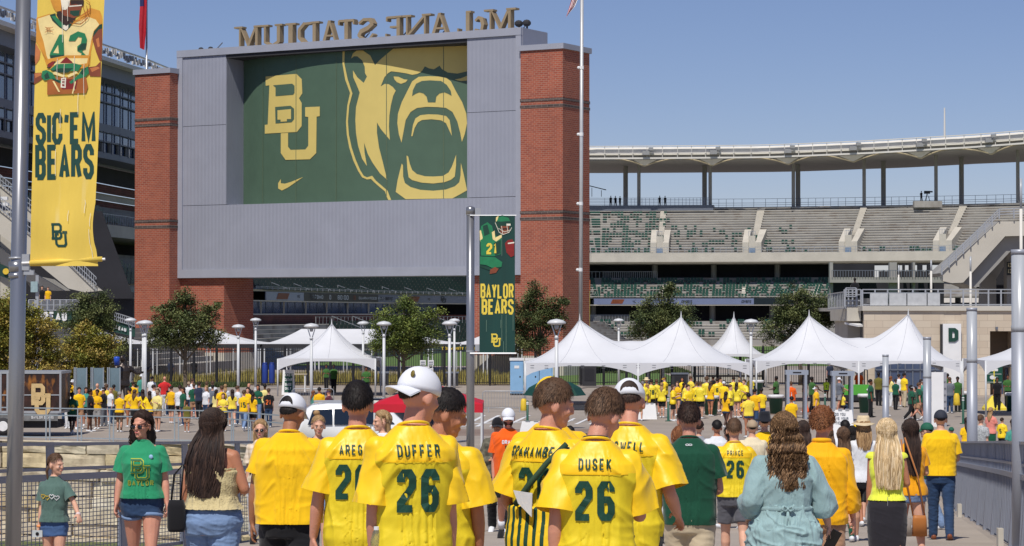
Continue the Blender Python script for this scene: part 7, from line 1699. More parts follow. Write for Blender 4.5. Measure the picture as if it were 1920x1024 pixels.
def decal(root,shirt_me,nm,quads,m,side=-1,off=.0075,z0=0.0):
 if nm=='number' and root is not None:
  for c in sorted({l.ci for l,q in quads}):o=decal(root,shirt_me,'digit',[(l,q)for l,q in quads if l.ci==c],m,side,off)
  return o
 bm=bmesh.new();bm.from_mesh(shirt_me);bv=BVHTree.FromBMesh(bm);bm.free();mb=MB()
 for li,q in quads:
  pts=[]
  for a,b in q:
   x=a if side<0 else-a;hit=bv.ray_cast(Vector((x,side*1.0,b)),Vector((0,-side,0)))
   if hit[0]is None:pts=None;break
   pts.append(hit[0]+Vector((0,side*(off+li*.0008),0)))
  if pts:mb.poly(pts)
 return mb.build(nm,m,root,True,kind='stuff' if 'letter' in nm else None)
def jersey_split(me,yoke=1.285,dz=0.0,shx=.176,back_only=False):
 """satin yoke and sleeves (slot 0), mesh body (slot 1)"""
 idx=[]
 for p in me.polygons:
  c=p.center;lim=yoke+dz;sleeve=p.index>=me['nt']
  idx.append(0 if(c.z>lim or sleeve)else 1)
 me.polygons.foreach_set('material_index',idx)
def seam(root,shirt_me,z,w_,m,side=-1,curve=.02,nm='yoke_seam'):
 q=[];n=40
 for i in range(n):a=-w_+2*w_*i/n;b=-w_+2*w_*(i+1)/n;za=z+curve*(1-(a/w_)**2)*0;q.append((0,[(a,z-.003),(b,z-.003),(b,z+.003),(a,z+.003)]))
 return decal(root,shirt_me,nm,q,m,side,.0045)
def collar_ring(rig,root,m,r=.072,z=1.538,t=.006,tilt=.018,nm='collar',ry=None):
 mb=MB();n=32;pts=[Vector((r*cos(2*pi*i/n),-.006+(ry or r*.98)*sin(2*pi*i/n),z+rig.dz-tilt*sin(2*pi*i/n)))for i in range(n+1)]
 rings=[]
 for i in range(n):
  a=2*pi*i/n;c=pts[i];rad=Vector((cos(a),sin(a),0));rings.append([c+rad*t*cos(q*pi/4)+Vector((0,0,1))*t*1.3*sin(q*pi/4)for q in range(8)])
 mb.rings(rings+[rings[0]],False);return mb.build(nm,m,root,True)
def face(rig,root,eyes=True,lips=S(176,92,88),glasses=False,brow=None,beard=None):
 hp=rig.head_pt
 def blob(nm,c,r,m):mb=MB();M=rig.HM.to_3x3();mb.ball(hp(c),r,10,0,M);return mb.build(nm,m,root,True)
 blob('lips',(0,.1035,1.617),(.022,.006,.0065),mat('lips_%d'%int(lips[0]*999),lips,.4,.05))
 for sd in(-1,1):
  if eyes and not glasses:
   blob('eye',(sd*.031,.0885,1.668),(.0125,.006,.0065),mat('eye_white',S(214,208,204),.3,.02));blob('iris',(sd*.030,.0935,1.668),(.0058,.003,.0058),mat('iris',S(48,38,34),.2,.02))
  if brow:blob('eyebrow',(sd*.033,.0935,1.688),(.018,.005,.0035),brow)
  if glasses:blob('lens',(sd*.031,.099,1.668),(.027,.008,.019),mat('lens_black',S(16,14,16),.08,.02,spec=1));mb=MB();mb.tube([hp((sd*.056,.092,1.674)),hp((sd*.079,.04,1.672)),hp((sd*.080,-.01,1.668))],.003,5);mb.build('temple',mat('lens_black',S(16,14,16)),root)
 if glasses:mb=MB();mb.tube([hp((-.008,.107,1.673)),hp((.008,.107,1.673))],.003,5);mb.build('bridge',mat('lens_black',S(16,14,16)),root)
 if beard:
  mb=MB();vs=[]
  for j in range(7):
   for i in range(17):
    a=radians(-100+200*i/16);e=radians(-52+52*j/6*(.62+.38*abs(sin(a))));d=Vector((sin(a)*cos(e),cos(a)*cos(e),sin(e)));vs.append(hp(Vector((0,.030,1.640))+Vector((d.x*.066,d.y*.074,d.z*.086))))
  mb.add(vs,[(j*17+i,j*17+i+1,(j+1)*17+i+1,(j+1)*17+i)for j in range(6)for i in range(16)]);mb.build('beard',beard,root,True)
  # ================================================================ FOREGROUND PEOPLE
VN,VM=.0085,.012
def Hof(px,crown,d,extra=0):return P(px,crown,d).z-gz(d)
def short_hair(r,o,ms,n=1500,**k):
 kk={a:k[a]for a in k if a in('thick','nape','front','side','curly','seed')}
 put_mb(r.hair_shell(**kk),'hair',[ms[0]],o)
 if n:t=r.tufts(int(n*2.6),length=k.get('length',.028),w_=k.get('w_',.0019),elmax=k.get('elmax',90),lift=k.get('lift',.1),**{a:b for a,b in kk.items()});put_mb(t,'hair_strands',ms[1:3],o,smooth=False,kind='stuff')
def put_mb(mb,nm,ms,o,smooth=True,**t):return mb.build(nm,ms,o,smooth,**t)
def shoes(r,o,m):
 for sd in(-1,1):put_mb(r.shoe(sd),'shoe',[m],o)
def cap_on(r,o,m,back=False,hair=None,logo=None,strap=None):
 a,b,c=r.cap(back);cp=put_mb(a,'cap',[m],o);put_mb(b,'cap_brim',[m],cp)
 if hair:put_mb(c,'cap_opening',[hair],cp)
def jersey_man(px,crown,d,yaw,name,num,lab,head,arms,hair='dark',sk='light',g=1.0,capm=None,capback=False,seed=0,hem=.80,namez=1.392,dx_=0,bottom=('shorts',BK),name_dx=0,H=None,sl=.93,curl=.4,tufts=1500,num_dx=0,legs=((12,6),(-8,14)),curly=0.0,numc='26',roll=0,thick=.014,sr=(.088,.112)):
 H=H or Hof(px,crown,d);r=Rig(False,g,arms,legs,head,curl=curl,roll=roll)
 o=root_at(r.body(VN),px+dx_,d,H,yaw,SK[sk],lab)
 s_=r.top(VN,hem=hem,ease=.032,sl=sl,sr=sr,box=.0,wr=.0085,seed=seed);jersey_split(s_,1.37,r.dz,r.sh)
 sh=put(s_,'jersey',[M_sat,M_msh],o)
 dz_=r.dz
 if name:
  qs,wd=text_quads(name,name_dx,namez+dz_,.058,wfac=.43,tfac=.14,gap=.45,seg=.015,center=True);decal(sh,s_,'name_lettering',qs,M_jgr)
 if numc:
  qs,wd=text_quads(numc,num_dx,1.13+dz_,.205,wfac=.44,tfac=.175,gap=.26,seg=.012,center=True);decal(sh,s_,'number',qs,M_jgr)
 seam(sh,s_,1.37+dz_,.17,M_tee);collar_ring(r,o,M_sat,.075,1.536,.0055,.02)
 short_hair(r,o,HR[hair],tufts if not capm else tufts//2,seed=seed,curly=curly,thick=thick if not capm else .003,elmax=90 if not capm else-8,length=.028 if not capm else .018)
 if capm:cap_on(r,o,capm,capback,HR[hair][0])
 bt=r.bottom(VM,bottom[0],seed=seed);put(bt,'trousers' if bottom[0]!='shorts' else 'shorts',bottom[1],o)
 shoes(r,o,WH);return o,r,s_
CAPW=mat('cap_white',S(226,228,234),.9,.03,8,.03,160)
o,r,s_=jersey_man(1117,728,12.8,-4,'DUSEK','26','brown haired fan in a shiny yellow jersey lettered DUSEK, nearest of all',(-34,24),('back','phone'),'brown','pink',seed=1,H=1.83,roll=5,tufts=2200,thick=.016,sr=(.09,.115))
collar_ring(r,o,BK,.063,1.548,.007,.01,'undershirt_collar')
o,r,s_=jersey_man(774,692,12.4,14,'DUFFER','26','tall fan in yellow jersey lettered DUFFER with a backward white cap',(-62,14),(((.12,.0,-1),(-.06,.22,-1)),'down'),'dark','pink',g=.90,capm=CAPW,capback=True,seed=2,H=1.93,tufts=1400,sr=(.088,.108),hem=.78)
M=r.HM.to_3x3();mb=MB();mb.ball(r.head_pt((.044,-.094,1.757)),(.014,.006,.017),10,0,M);mb.build('cap_emblem',mat('emblem_gold',S(120,104,40),.6),o,True)
W_=r.arm[-1][2];mb=MB();mb.lathe([(.030,-.012),(.031,.012)],(W_.x,W_.y,W_.z+r.dz),16,cap=False);mb.build('wristband',CAPW,o,True)
bt_root=bpy.data.objects.new('water_bottle',None)
def bottle(px,py,d,lab):
 q=P(px,py,d);b=empty('water_bottle',q,label=lab,cat='bottle');m=mat('clear_plastic',S(224,228,236),.06,.05,20,trans=.9,spec=.8)
 mb=MB();mb.lathe([(.0,-.1),(.03,-.1),(.032,-.05),(.029,0),(.032,.04),(.02,.085),(.013,.1)],n=14);mb.build('bottle_body',m,b,True);mb=MB();mb.lathe([(.014,.098),(.014,.115),(0,.116)],n=10);mb.build('bottle_cap',WH,b)
bottle(706,1030,12.3,'clear plastic water bottle in the left hand of the DUFFER fan')
o,r,s_=jersey_man(822,711,13.6,-14,None,None,'fan in yellow jersey partly hidden behind the DUFFER fan, looking right',(-72,18),('down',((.20,.03,-1),(-.03,.24,-1))),'black','tan',seed=3,numc=None,H=1.83,tufts=900,sr=(.09,.122))
W_=r.arm[1][2];mb=MB();mb.lathe([(.029,-.005),(.029,.006)],(W_.x,W_.y,W_.z+r.dz+.01),14,cap=False);mb.build('bracelet',BK,o,True)
o,r,s_=jersey_man(670,711,14.9,6,'AREGO','26','dark haired fan in a yellow jersey lettered AREGO left of the backward cap',(-10,6),('wide','down'),'black','pink',seed=4,H=1.875,name_dx=-.025,num_dx=-.03,tufts=1800,sr=(.088,.11),hem=.84)
mb=MB();mb.tube([Vector((.058*cos(a),-.012+.058*sin(a),1.535+r.dz-.012*sin(a)))for a in[i*pi/12 for i in range(25)]],.0022,5);mb.build('necklace',mat('gold_chain',S(190,160,110),.3,metal=.8),o)
o,r,s_=jersey_man(1028,711,14.0,-30,'GRAHAMBEAR','26','fan in yellow jersey and green striped overalls looking right',(-48,12),('bent','phone'),'brown','pink',seed=5,H=1.88,namez=1.392,tufts=1800,thick=.017,hem=1.02)
M_str=mat('overall_stripes',S(240,200,24),.7,0);t,b=nodes_of(M_str);tc=t.nodes.new('ShaderNodeTexCoord');sx_=t.nodes.new('ShaderNodeSeparateXYZ');m1=t.nodes.new('ShaderNodeMath');m1 .operation='MULTIPLY';m1 .inputs[1].default_value=125
at_=t.nodes.new('ShaderNodeMath');at_.operation='SINE';gt=t.nodes.new('ShaderNodeMath');gt.operation='GREATER_THAN';gt.inputs[1].default_value=.15;ml=t.nodes.new('ShaderNodeMix');ml.data_type='RGBA';ml.inputs[6].default_value=S(244,204,26);ml.inputs[7].default_value=S(16,66,50)
t.links.new(tc.outputs['Object'],sx_.inputs[0]);t.links.new(sx_.outputs[0],m1 .inputs[0]);t.links.new(m1 .outputs[0],at_.inputs[0]);t.links.new(at_.outputs[0],gt.inputs[0]);t.links.new(gt.outputs[0],ml.inputs[0]);t.links.new(ml.outputs[2],b.inputs['Base Color'])
ov=Rig(False,1.12,('down','down'),((12,6),(-8,14)),(0,0));me=ov.bottom(VM,'jeans',waist=1.12,seed=9);me2=ov.top(VM,hem=.86,ease=.05,sl=0,topz=1.16,wr=.006)
put(me,'overalls',M_str,o);put(me2,'overalls_bib',M_str,o)
mb=MB();mb.tube([(.17,-.10,1.455),(.10,-.185,1.36),(-.02,-.20,1.22),(-.10,-.19,1.12)],[.016,.016,.018,.018],6);mb.build('shoulder_strap',mat('strap_green',S(46,74,52),.8),o,True)
mb=MB();mb.add([(-.10,-.215,1.20),(.03,-.235,1.19),(.02,-.225,1.06),(-.07,-.215,1.13),(-.10,-.209,1.20),(.03,-.229,1.19),(.02,-.219,1.06),(-.07,-.209,1.13)],[(0,1,2,3),(7,6,5,4),(0,4,5,1),(1,5,6,2),(2,6,7,3),(3,7,4,0)]);mb.build('paper_flap',WH,o)
o,r,s_=jersey_man(1180,704,14.9,-16,'SWELL',None,'tall fan in a yellow jersey ending SWELL with a white cap, behind DUSEK',(14,20),('bent','bent'),'dark','pink',capm=CAPW,seed=6,H=1.90,numc=None,name_dx=.03,tufts=600,sr=(.09,.118))
H=Hof(543,737,17.3);r=Rig(False,1.16,('wide','hold'),((14,8),(-10,16)),(-22,16),gb=1.12);o=root_at(r.body(VN),543,17.3,H,-3,SK['olive'],'broad man in a plain golden T-shirt, black shorts and white cap')
s_=r.top(VN,hem=.89,ease=.034,sl=.66,sr=(.084,.092),wr=.008,seed=11,box=.01);put(s_,'tshirt',M_tee,o);collar_ring(r,o,M_tee,.072,1.537,.007)
short_hair(r,o,HR['black'],500,thick=.003,elmax=-8,length=.02);cap_on(r,o,CAPW,False,HR['black'][0]);put(r.bottom(VM,'shorts',leg_e=.108),'shorts',BK,o);shoes(r,o,BK)
H=Hof(1285,757,18.3);r=Rig(False,1.04,('wide','hold'),((8,4),(-10,14)),(6,10));o=root_at(r.body(VN),1292,18.3,H,-6,SK['pink'],'man in a dark green T-shirt and khaki trousers walking away')
GT=folds(cloth('dark_green',S(22,74,54)));s_=r.top(VN,hem=.86,ease=.026,sl=.72,sr=(.080,.092),wr=.006,seed=12,box=.01);put(s_,'tshirt',GT,o);collar_ring(r,o,GT,.070,1.537,.007)
mb=MB();qs=[]
for cx in(-.012,.012):
 pts=[(cx+.013*cos(a*pi/6),1.49+r.dz+.006*sin(a*pi/6))for a in range(13)];qs+=[(0,[(p.x,p.y)for p in q])for q in stroke(pts,.004)]
decal(o,s_,'neck_logo',qs,WH);short_hair(r,o,HR['dark'],1600,curly=.2);put(r.bottom(VM,'pants'),'trousers',cloth('khaki',S(196,180,152)),o);shoes(r,o,WH)
jersey_man(1376,786,25.5,0,'PRINCE','26','smaller fan in a yellow jersey lettered PRINCE and grey shorts',(-4,6),('wide','wide'),'brown','light',g=1.02,seed=7,H=Hof(1381,786,25.5),hem=.90,bottom=('shorts',cloth('grey_shorts',S(88,88,94))),tufts=900,legs=((10,4),(-14,18)),sl=.8)
r=Rig(True,1.22,('bent',((.5,.08,-1),(.28,.25,-1))),((6,2),(-4,6)),(-3,4),gb=1.25,curl=.7);DR=folds(cloth('dusty_blue',S(148,176,178),var=.08,bump=.08,sc=160),.4,8)
o=root_at(r.body(VN),1470,17.0,Hof(1470,778,17.0),2,SK['light'],'woman with long curly brown hair in a loose dusty blue dress')
s_=r.top(VN,hem=.93,ease=.03,sl=1.62,sr=(.090,.105),wr=.008,seed=21);dr=put(s_,'dress_bodice',DR,o);put(r.bottom(VN,'dress',wr=.010,seed=3),'dress_skirt',DR,o)
z=1.10+r.dz;mb=MB();ring=[Vector((x,y,0))for x,y,_ in sring(0,*(q+.040 for q in r.prof(1.10)),n=32)]
mb.rings([[p+Vector((0,0,z+dz2))*1+p.normalized()*e for p in ring]for dz2,e in((-.014,0),(0,.006),(.014,0))],False);mb.build('waist_tie',DR,o,True)
mb=MB();yb_=-(r.prof(1.1)[2]+.055)
for sg in(-1,1):mb.tube([(0,yb_,z),(sg*.03,yb_-.015,z+.02),(sg*.045,yb_-.01,z),(sg*.02,yb_-.01,z-.012),(0,yb_,z)],[.008,.012,.012,.01,.008],6);mb.tube([(0,yb_,z),(sg*.01,yb_-.02,z-.09),(sg*.02+.012,yb_-.028,z-.20)],[.008,.007,.005],5)
mb.ball((0,yb_-.008,z),(.014,.01,.014),8);mb.build('bow',DR,o,True)
for i in range(4):mb=MB();mb.ball((.0,yb_+.012-i*.010,z-.04-i*.06),(.006,.003,.006),8);mb.build('button',WH,o)
h,c=r.long_hair(1700,1.27,.155,.05,.012,34,.0038,5,curly=.012);short_hair(r,o,HR['curly'],0,thick=.016,curly=.3);put_mb(c,'hair_mass',[HR['curly'][2]],o);put_mb(h,'curls',HR['curly'],o,kind='stuff')
W_=r.arm[1][2]+r.arm[1][4]*.10;ph=empty('mobile_phone',(0,0,0),label='black phone in the right hand of the woman in the blue dress',cat='phone')
M=o.matrix_basis if False else Matrix.LocRotScale(o.location,o.rotation_euler,o.scale);ph.location=M@Vector((W_.x+.005,W_.y-.035,W_.z+r.dz-.02));ph.rotation_euler=(radians(8),radians(28),0)
mb=MB();mb.bb(-.036,.036,-.004,.004,-.075,.075);mb.build('phone_body',mat('phone_black',S(14,14,18),.2),ph)
r=Rig(False,1.04,('wide','wide'),((6,4),(-10,12)),(-14,6));o=root_at(r.body(VN),1540,19.2,Hof(1530,770,19.2),-10,SK['pink'],'man with tousled curly brown hair in a long sleeved golden pullover')
GP=folds(cloth('gold_pullover',S(246,180,10),.7,.15,.03,120,spec=.2),.32,5);s_=r.top(VN,hem=.84,ease=.034,sl=1.8,sr=(.084,.080),wr=.008,seed=31,box=.012);put(s_,'pullover',GP,o);collar_ring(r,o,GP,.070,1.548,.016,.008)
short_hair(r,o,HR['auburn'],3400,thick=.030,curly=.45,length=.028,w_=.0024,seed=3);put(r.bottom(VM,'shorts'),'shorts',cloth('tan_shorts',S(170,130,100)),o);shoes(r,o,WH)
r=Rig(True,1.02,('down','hold'),((12,6),(-10,10)),(8,4),gb=1.05,curl=.5);o=root_at(r.body(VN),1662,22,Hof(1658,787,22),-6,SK['tan'],'blonde woman in a neon yellow sleeveless top and tight black skirt')
NE=folds(cloth('neon_top',S(232,238,74),.6,.3));s_=r.top(VN,hem=.98,ease=.016,sl=.08,sr=(.058,.06),wr=.007,seed=41,flare=.02,topz=1.485);put(s_,'top',NE,o);put(r.bottom(VN,'skirt',wr=.003),'skirt',cloth('black_skirt',S(42,40,46)),o)
h,c=r.long_hair(1700,1.14,.150,.045,.008,11,.0038,7,x0=.0);short_hair(r,o,HR['blonde'],0,thick=.012);put_mb(c,'hair_mass',[HR['blonde'][0]],o);put_mb(h,'hair_strands',HR['blonde'],o,kind='stuff');shoes(r,o,WH)
mb=MB();z=1.03+r.dz;mb.bb(-.002,.002,-.150,-.146,z-.12,z-.0);mb.build('zip',mat('zip_metal',S(150,150,150),.3),o)
r=Rig(True,1.30,('wide',((.42,-.05,-1),(-.35,.9,-.1))),((8,4),(-8,12)),(-16,2),gb=1.30);o=root_at(r.body(VN),400,18.5,Hof(398,770,18.5),-12,SK['tan'],'woman with long dark wavy hair in a strapless beige top and blue jeans')
BTP=folds(cloth('beige_crinkle',S(202,186,140),.9,.2,.5,70,.10),.5,14);s_=r.top(VN,hem=1.0,ease=.018,sl=0,wr=.007,seed=51,flare=.32,topz=1.33);put(s_,'strapless_top',BTP,o)
mb=MB();
for zz,e in((1.335,.012),(1.09,.022)):
 rg=sring(zz+r.dz,*(q+e for q in r.prof(zz)),n=60);mb.rings([[p+Vector((0,0,k+.004*sin(i*1.9)))+Vector((p.x,p.y,0)).normalized()*(e2+.003*sin(i*2.3))for i,p in enumerate(rg)]for k,e2 in((-.008,0),(0,.006),(.010,.002))],False)
mb.build('ruffle',BTP,o,True)
JN=folds(cloth('light_denim',S(116,140,176),.8,.1,.06,200,.16),.28,6);JD=folds(cloth('dark_denim',S(46,68,100),.8,.1,.06,200,.14),.28,6);put(r.bottom(VN,'jeans',waist=1.04,wr=.005,seed=6),'jeans',JN,o)
h,c=r.long_hair(1800,1.14,.170,.06,.018,13,.0048,9,x0=-.04);short_hair(r,o,HR['dark'],0,thick=.013);put_mb(c,'hair_mass',[HR['dark'][2]],o);put_mb(h,'hair_strands',HR['dark'],o,kind='stuff');shoes(r,o,WH)
bg_=P(331,965,18.4);b=empty('black_handbag',(bg_.x,18.4,bg_.z),label='black leather handbag hanging at the left hip of the strapless top woman',cat='handbag');mb=MB();mb.rings([[Vector((x*k_,y*k_,z))for x,y,z_ in sring(0,.07,.05,.05,20,3)]for z,k_ in((-.13,.8),(-.10,1),(.06,1),(.11,.8))]);mb.build('bag_body',BK,b,True);mb=MB();mb.tube([(-.04,0,.1),(-.02,0,.3),(.05,0,.38),(.03,0,.1)],.008,6);mb.build('bag_strap',BK,b,True)
r=Rig(True,1.16,('wide','wide'),((16,6),(-14,22)),(-24,2),gb=1.05,curl=.45);o=root_at(r.body(.0072),268,22,Hof(266,771,22),182,SK['pink'],'smiling woman in a bright green monogram T-shirt, denim shorts and sunglasses')
GS_=folds(cloth('kelly_green',S(44,146,102)));s_=r.top(VN,hem=.97,ease=.026,sl=.78,sr=(.074,.092),wr=.007,seed=61,flare=.12);put(s_,'tshirt',GS_,o);collar_ring(r,o,GS_,.068,1.527,.007,-.012)
qs=[];
for k,st in enumerate(MONO_B+MONO_U):qs+=[(k,[(p.x-.095,p.y+1.165+r.dz)for p in q])for q in stroke([(a*.19,b*.2)for a,b in st],.030,.02)]
decal(o,s_,'monogram_outline',qs,mat('print_yellowgreen',S(176,186,52),.7),1)
qs=[]
for k,st in enumerate(MONO_B+MONO_U):qs+=[(k+9,[(p.x-.095,p.y+1.165+r.dz)for p in q])for q in stroke([(a*.19,b*.2)for a,b in st],.015,.02)]
decal(o,s_,'monogram',qs,mat('print_kelly',S(26,104,72),.7),1)
qs,_w=text_quads('BAYLOR',0,1.105+r.dz,.052,wfac=.62,tfac=.2,gap=.35,seg=.02,center=True);decal(o,s_,'shirt_lettering',qs,mat('print_olive',S(140,150,50),.7),1)
put(r.bottom(VM,'minishorts',seed=4),'denim_shorts',JD,o)
mb=MB()
for sd in(-1,1):
 Hp,K_,A,an=r.leg[sd];c=Hp.lerp(K_,.24);tube2(mb,[c-(K_-Hp)*.03+Vector((0,0,r.dz)),c+(K_-Hp)*.04+Vector((0,0,r.dz))],[.112,.114],[.114,.116],Vector((1,0,0)),20)
mb.build('shorts_cuff',JN,o,True)
h,c=r.long_hair(900,1.42,.15,.05,.014,26,.0045,11,curly=.006,yb=-.05);short_hair(r,o,HR['dark'],0,thick=.024,front=34,side=10);put_mb(c,'hair_mass',[HR['dark'][2]],o);put_mb(h,'hair_strands',HR['dark'],o,kind='stuff');face(r,o,glasses=True,lips=S(196,110,104));shoes(r,o,WH)
mb=MB();q=(-.10,.155,1.385+r.dz);mb.ball(q,(.022,.008,.022),10);mb.build('badge',mat('badge_blue',S(150,190,220)),o,True)
r=Rig(True,.92,(((.55,.2,-.8),(.45,.65,-.45)),'down'),((8,4),(-6,10)),(72,4),gb=.86,curl=.4);o=root_at(r.body(.009),103,21.5,Hof(100,853,21.5),168,SK['light'],'little girl with braids in a grey green T-shirt and denim shorts')
gt_=folds(cloth('sage_grey',S(86,112,104)));s_=r.top(.010,hem=.97,ease=.03,sl=.75,sr=(.072,.088),wr=.008,seed=71,flare=.10);put(s_,'tshirt',gt_,o);collar_ring(r,o,gt_,.066,1.525,.007,-.01)
hearts=[]
for k,(cx,cz)in enumerate(((-.09,1.30),(-.03,1.285),(.03,1.30),(.09,1.285))):
 pts=[(cx+.03*a,cz+r.dz+.03*b)for a,b in((0,-1),(-1,0),(-.9,.6),(-.45,.8),(0,.4),(.45,.8),(.9,.6),(1,0),(0,-1))];hearts+=[(k,[(p.x,p.y)for p in q])for q in stroke(pts,.009)]
decal(o,s_,'heart_print',hearts[:16],mat('heart_gold',S(206,176,60),.6),1);decal(o,s_,'heart_print',hearts[16:],mat('heart_white',S(214,214,214),.6),1)
put(r.bottom(VM,'minishorts',seed=5),'denim_shorts',cloth('mid_denim',S(70,98,142),.8,.1,.06,160,.14),o);short_hair(r,o,HR['brown'],900,thick=.016,front=40,side=16,nape=-30);shoes(r,o,WH);face(r,o)
for sd in(-1,1):
 mb=MB();a=Vector((sd*.07,-.04,1.66));mb.tube([r.head_pt(a),r.head_pt(a+Vector((sd*.01,-.02,-.06))),r.head_pt(a+Vector((sd*.0,-.01,-.13))),r.head_pt(a+Vector((0,.01,-.19)))],[.022,.018,.015,.008],8);mb.build('braid',HR['brown'],o,True)
for sd,m in((-1,mat('scrunchie',S(226,206,204))),(1,mat('band_orange',S(232,150,90)))):
 W_=r.arm[sd][2];f=r.arm[sd][4];mb=MB();tube2(mb,[W_+Vector((0,0,r.dz))-f*.012,W_+Vector((0,0,r.dz))+f*.014],[.034,.034],[.034,.034],Vector((1,0,0)),12);mb.build('wristband',m,o,True)
W_=r.arm[1][2]+r.arm[1][4]*.09;M=Matrix.LocRotScale(o.location,o.rotation_euler,o.scale);c=M@Vector((W_.x,W_.y+.03,W_.z+r.dz));cb_=empty('small_camera',c,label='small pale camera in the hand of the little girl',cat='camera');mb=MB();mb.bb(-.045,.045,-.012,.012,-.03,.03);mb.build('camera_body',mat('cam_grey',S(190,196,196)),cb_);mb=MB();mb.ball((0,-.014,0),(.016,.01,.016),10);mb.build('lens',BK,cb_)
def plaid(nm,a,b,sc=40):
 m=cloth(nm,a);t,bs=nodes_of(m);tc=t.nodes.new('ShaderNodeTexCoord');mx=t.nodes.new('ShaderNodeMix');mx.data_type='RGBA';mx.inputs[6].default_value=a;mx.inputs[7].default_value=b;s1=t.nodes.new('ShaderNodeSeparateXYZ');t.links.new(tc.outputs['Object'],s1 .inputs[0]);ad=t.nodes.new('ShaderNodeMath');ad.operation='ADD';prev=None
 for i in(0,2):
  q=t.nodes.new('ShaderNodeMath');q.operation='MULTIPLY';q.inputs[1].default_value=sc*pi;t.links.new(s1 .outputs[i],q.inputs[0]);w2=t.nodes.new('ShaderNodeMath');w2 .operation='SINE';t.links.new(q.outputs[0],w2 .inputs[0]);g2=t.nodes.new('ShaderNodeMath');g2 .operation='GREATER_THAN';g2 .inputs[1].default_value=.0;t.links.new(w2 .outputs[0],g2 .inputs[0]);q2=t.nodes.new('ShaderNodeMath');q2 .operation='MULTIPLY';q2 .inputs[1].default_value=.5;t.links.new(g2 .outputs[0],q2 .inputs[0]);t.links.new(q2 .outputs[0],ad.inputs[0 if i==0 else 1])
 t.links.new(ad.outputs[0],mx.inputs[0]);t.links.new(mx.outputs[2],bs.inputs['Base Color']);return m
r=Rig(True,.98,('wide','down'),((20,6),(-18,20)),(-8,2),curl=.4);o=root_at(r.body(.010),489,32,Hof(484,785,32),186,SK['light'],'blonde woman with sunglasses, pale checked blouse and white trousers')
put(r.top(.011,hem=.93,ease=.03,sl=.85,sr=(.074,.105),wr=.007,seed=81),'blouse',plaid('checked',S(226,210,190),S(196,176,150),28),o);put(r.bottom(VM,'pants'),'trousers',WH,o)
h,c=r.long_hair(260,1.40,.10,.05,.01,16,.008,13,yb=-.05);short_hair(r,o,HR['darkblonde'],0,thick=.022,front=38,side=10);put_mb(c,'hair_mass',[HR['darkblonde'][0]],o);put_mb(h,'hair_strands',HR['blonde'],o,kind='stuff');face(r,o,glasses=True,lips=S(190,80,84));shoes(r,o,BK)
mb=MB();mb.tube([(-.13,.10,1.44),(0,.15,1.25),(.15,.10,1.02)],.014,6);mb.build('bag_strap',BK,o,True)
r=Rig(False,1.0,('down','down'),((14,4),(-12,16)),(2,4),curl=.5);o=root_at(r.body(.010),953,34,Hof(954,765,34),180,SK['pink'],'bearded man in a bright orange T-shirt and white cap walking towards the camera')
OR=folds(cloth('orange',S(240,98,22)));s_=r.top(.011,hem=.86,ease=.03,sl=.8,sr=(.080,.098),wr=.006,seed=91,box=.008);put(s_,'tshirt',OR,o);qs,_w=text_quads('ORANGE',.03,1.33+r.dz,.055,wfac=.6,tfac=.2,seg=.02,center=True);decal(o,s_,'shirt_lettering',qs,WH,1);qs,_w=text_quads('FOR',.03,1.25+r.dz,.06,wfac=.7,tfac=.24,seg=.02,center=True);decal(o,s_,'shirt_lettering',qs,BK,1)
put(r.bottom(VM,'shorts',leg_e=.106),'shorts',BK,o);face(r,o,glasses=True,beard=HR['dark'][0]);put_mb(r.hair_shell(30,20,.003),'hair',[HR['dark'][0]],o);cap_on(r,o,CAPW);shoes(r,o,BK)
mb=MB()
for sd in(-1,1):
 Hp,K_,A,an=r.leg[sd];tube2(mb,[A.lerp(K_,.02)+Vector((0,0,r.dz)),A.lerp(K_,.34)+Vector((0,0,r.dz))],[.040,.052],[.042,.056],Vector((1,0,0)),14)
mb.build('socks',CAPW,o,True)
r=Rig(True,1.0,('down',((.4,.5,-.7),(-.5,.3,1))),((5,2),(-5,5)),(14,4));o=root_at(r.body(.010),597,29,1.68,176,SK['light'],'young woman with a blonde bun, face visible behind the white cap man');put(r.top(.012,hem=.9,ease=.02,sl=.3,wr=.003,topz=1.42),'top',M_tee,o);put(r.bottom(.014,'shorts'),'shorts',JN,o);short_hair(r,o,HR['darkblonde'],500,thick=.014,front=36,side=12);mb=MB();mb.ball(r.head_pt((.02,-.03,1.83)),(.045,.045,.04),12);mb.build('hair_bun',HR['darkblonde'],o,True);face(r,o,brow=HR['darkblonde'][2]);shoes(r,o,WH)
r=Rig(True,1.0,('down','down'),((5,2),(-5,5)),(-40,4));o=root_at(r.body(.010),718,30,1.74,150,SK['light'],'young woman with long blonde hair in profile beside the AREGO fan');put(r.top(.012,hem=.9,ease=.02,sl=.6,wr=.003),'top',WH,o);put(r.bottom(.014,'shorts'),'shorts',JN,o)
h,c=r.long_hair(240,1.36,.10,.05,.006,14,.008,15,yb=-.06);short_hair(r,o,HR['darkblonde'],0,thick=.02,front=36,side=12);put_mb(c,'hair_mass',[HR['darkblonde'][0]],o);put_mb(h,'hair_strands',HR['blonde'],o,kind='stuff');face(r,o,brow=HR['darkblonde'][2]);shoes(r,o,WH)
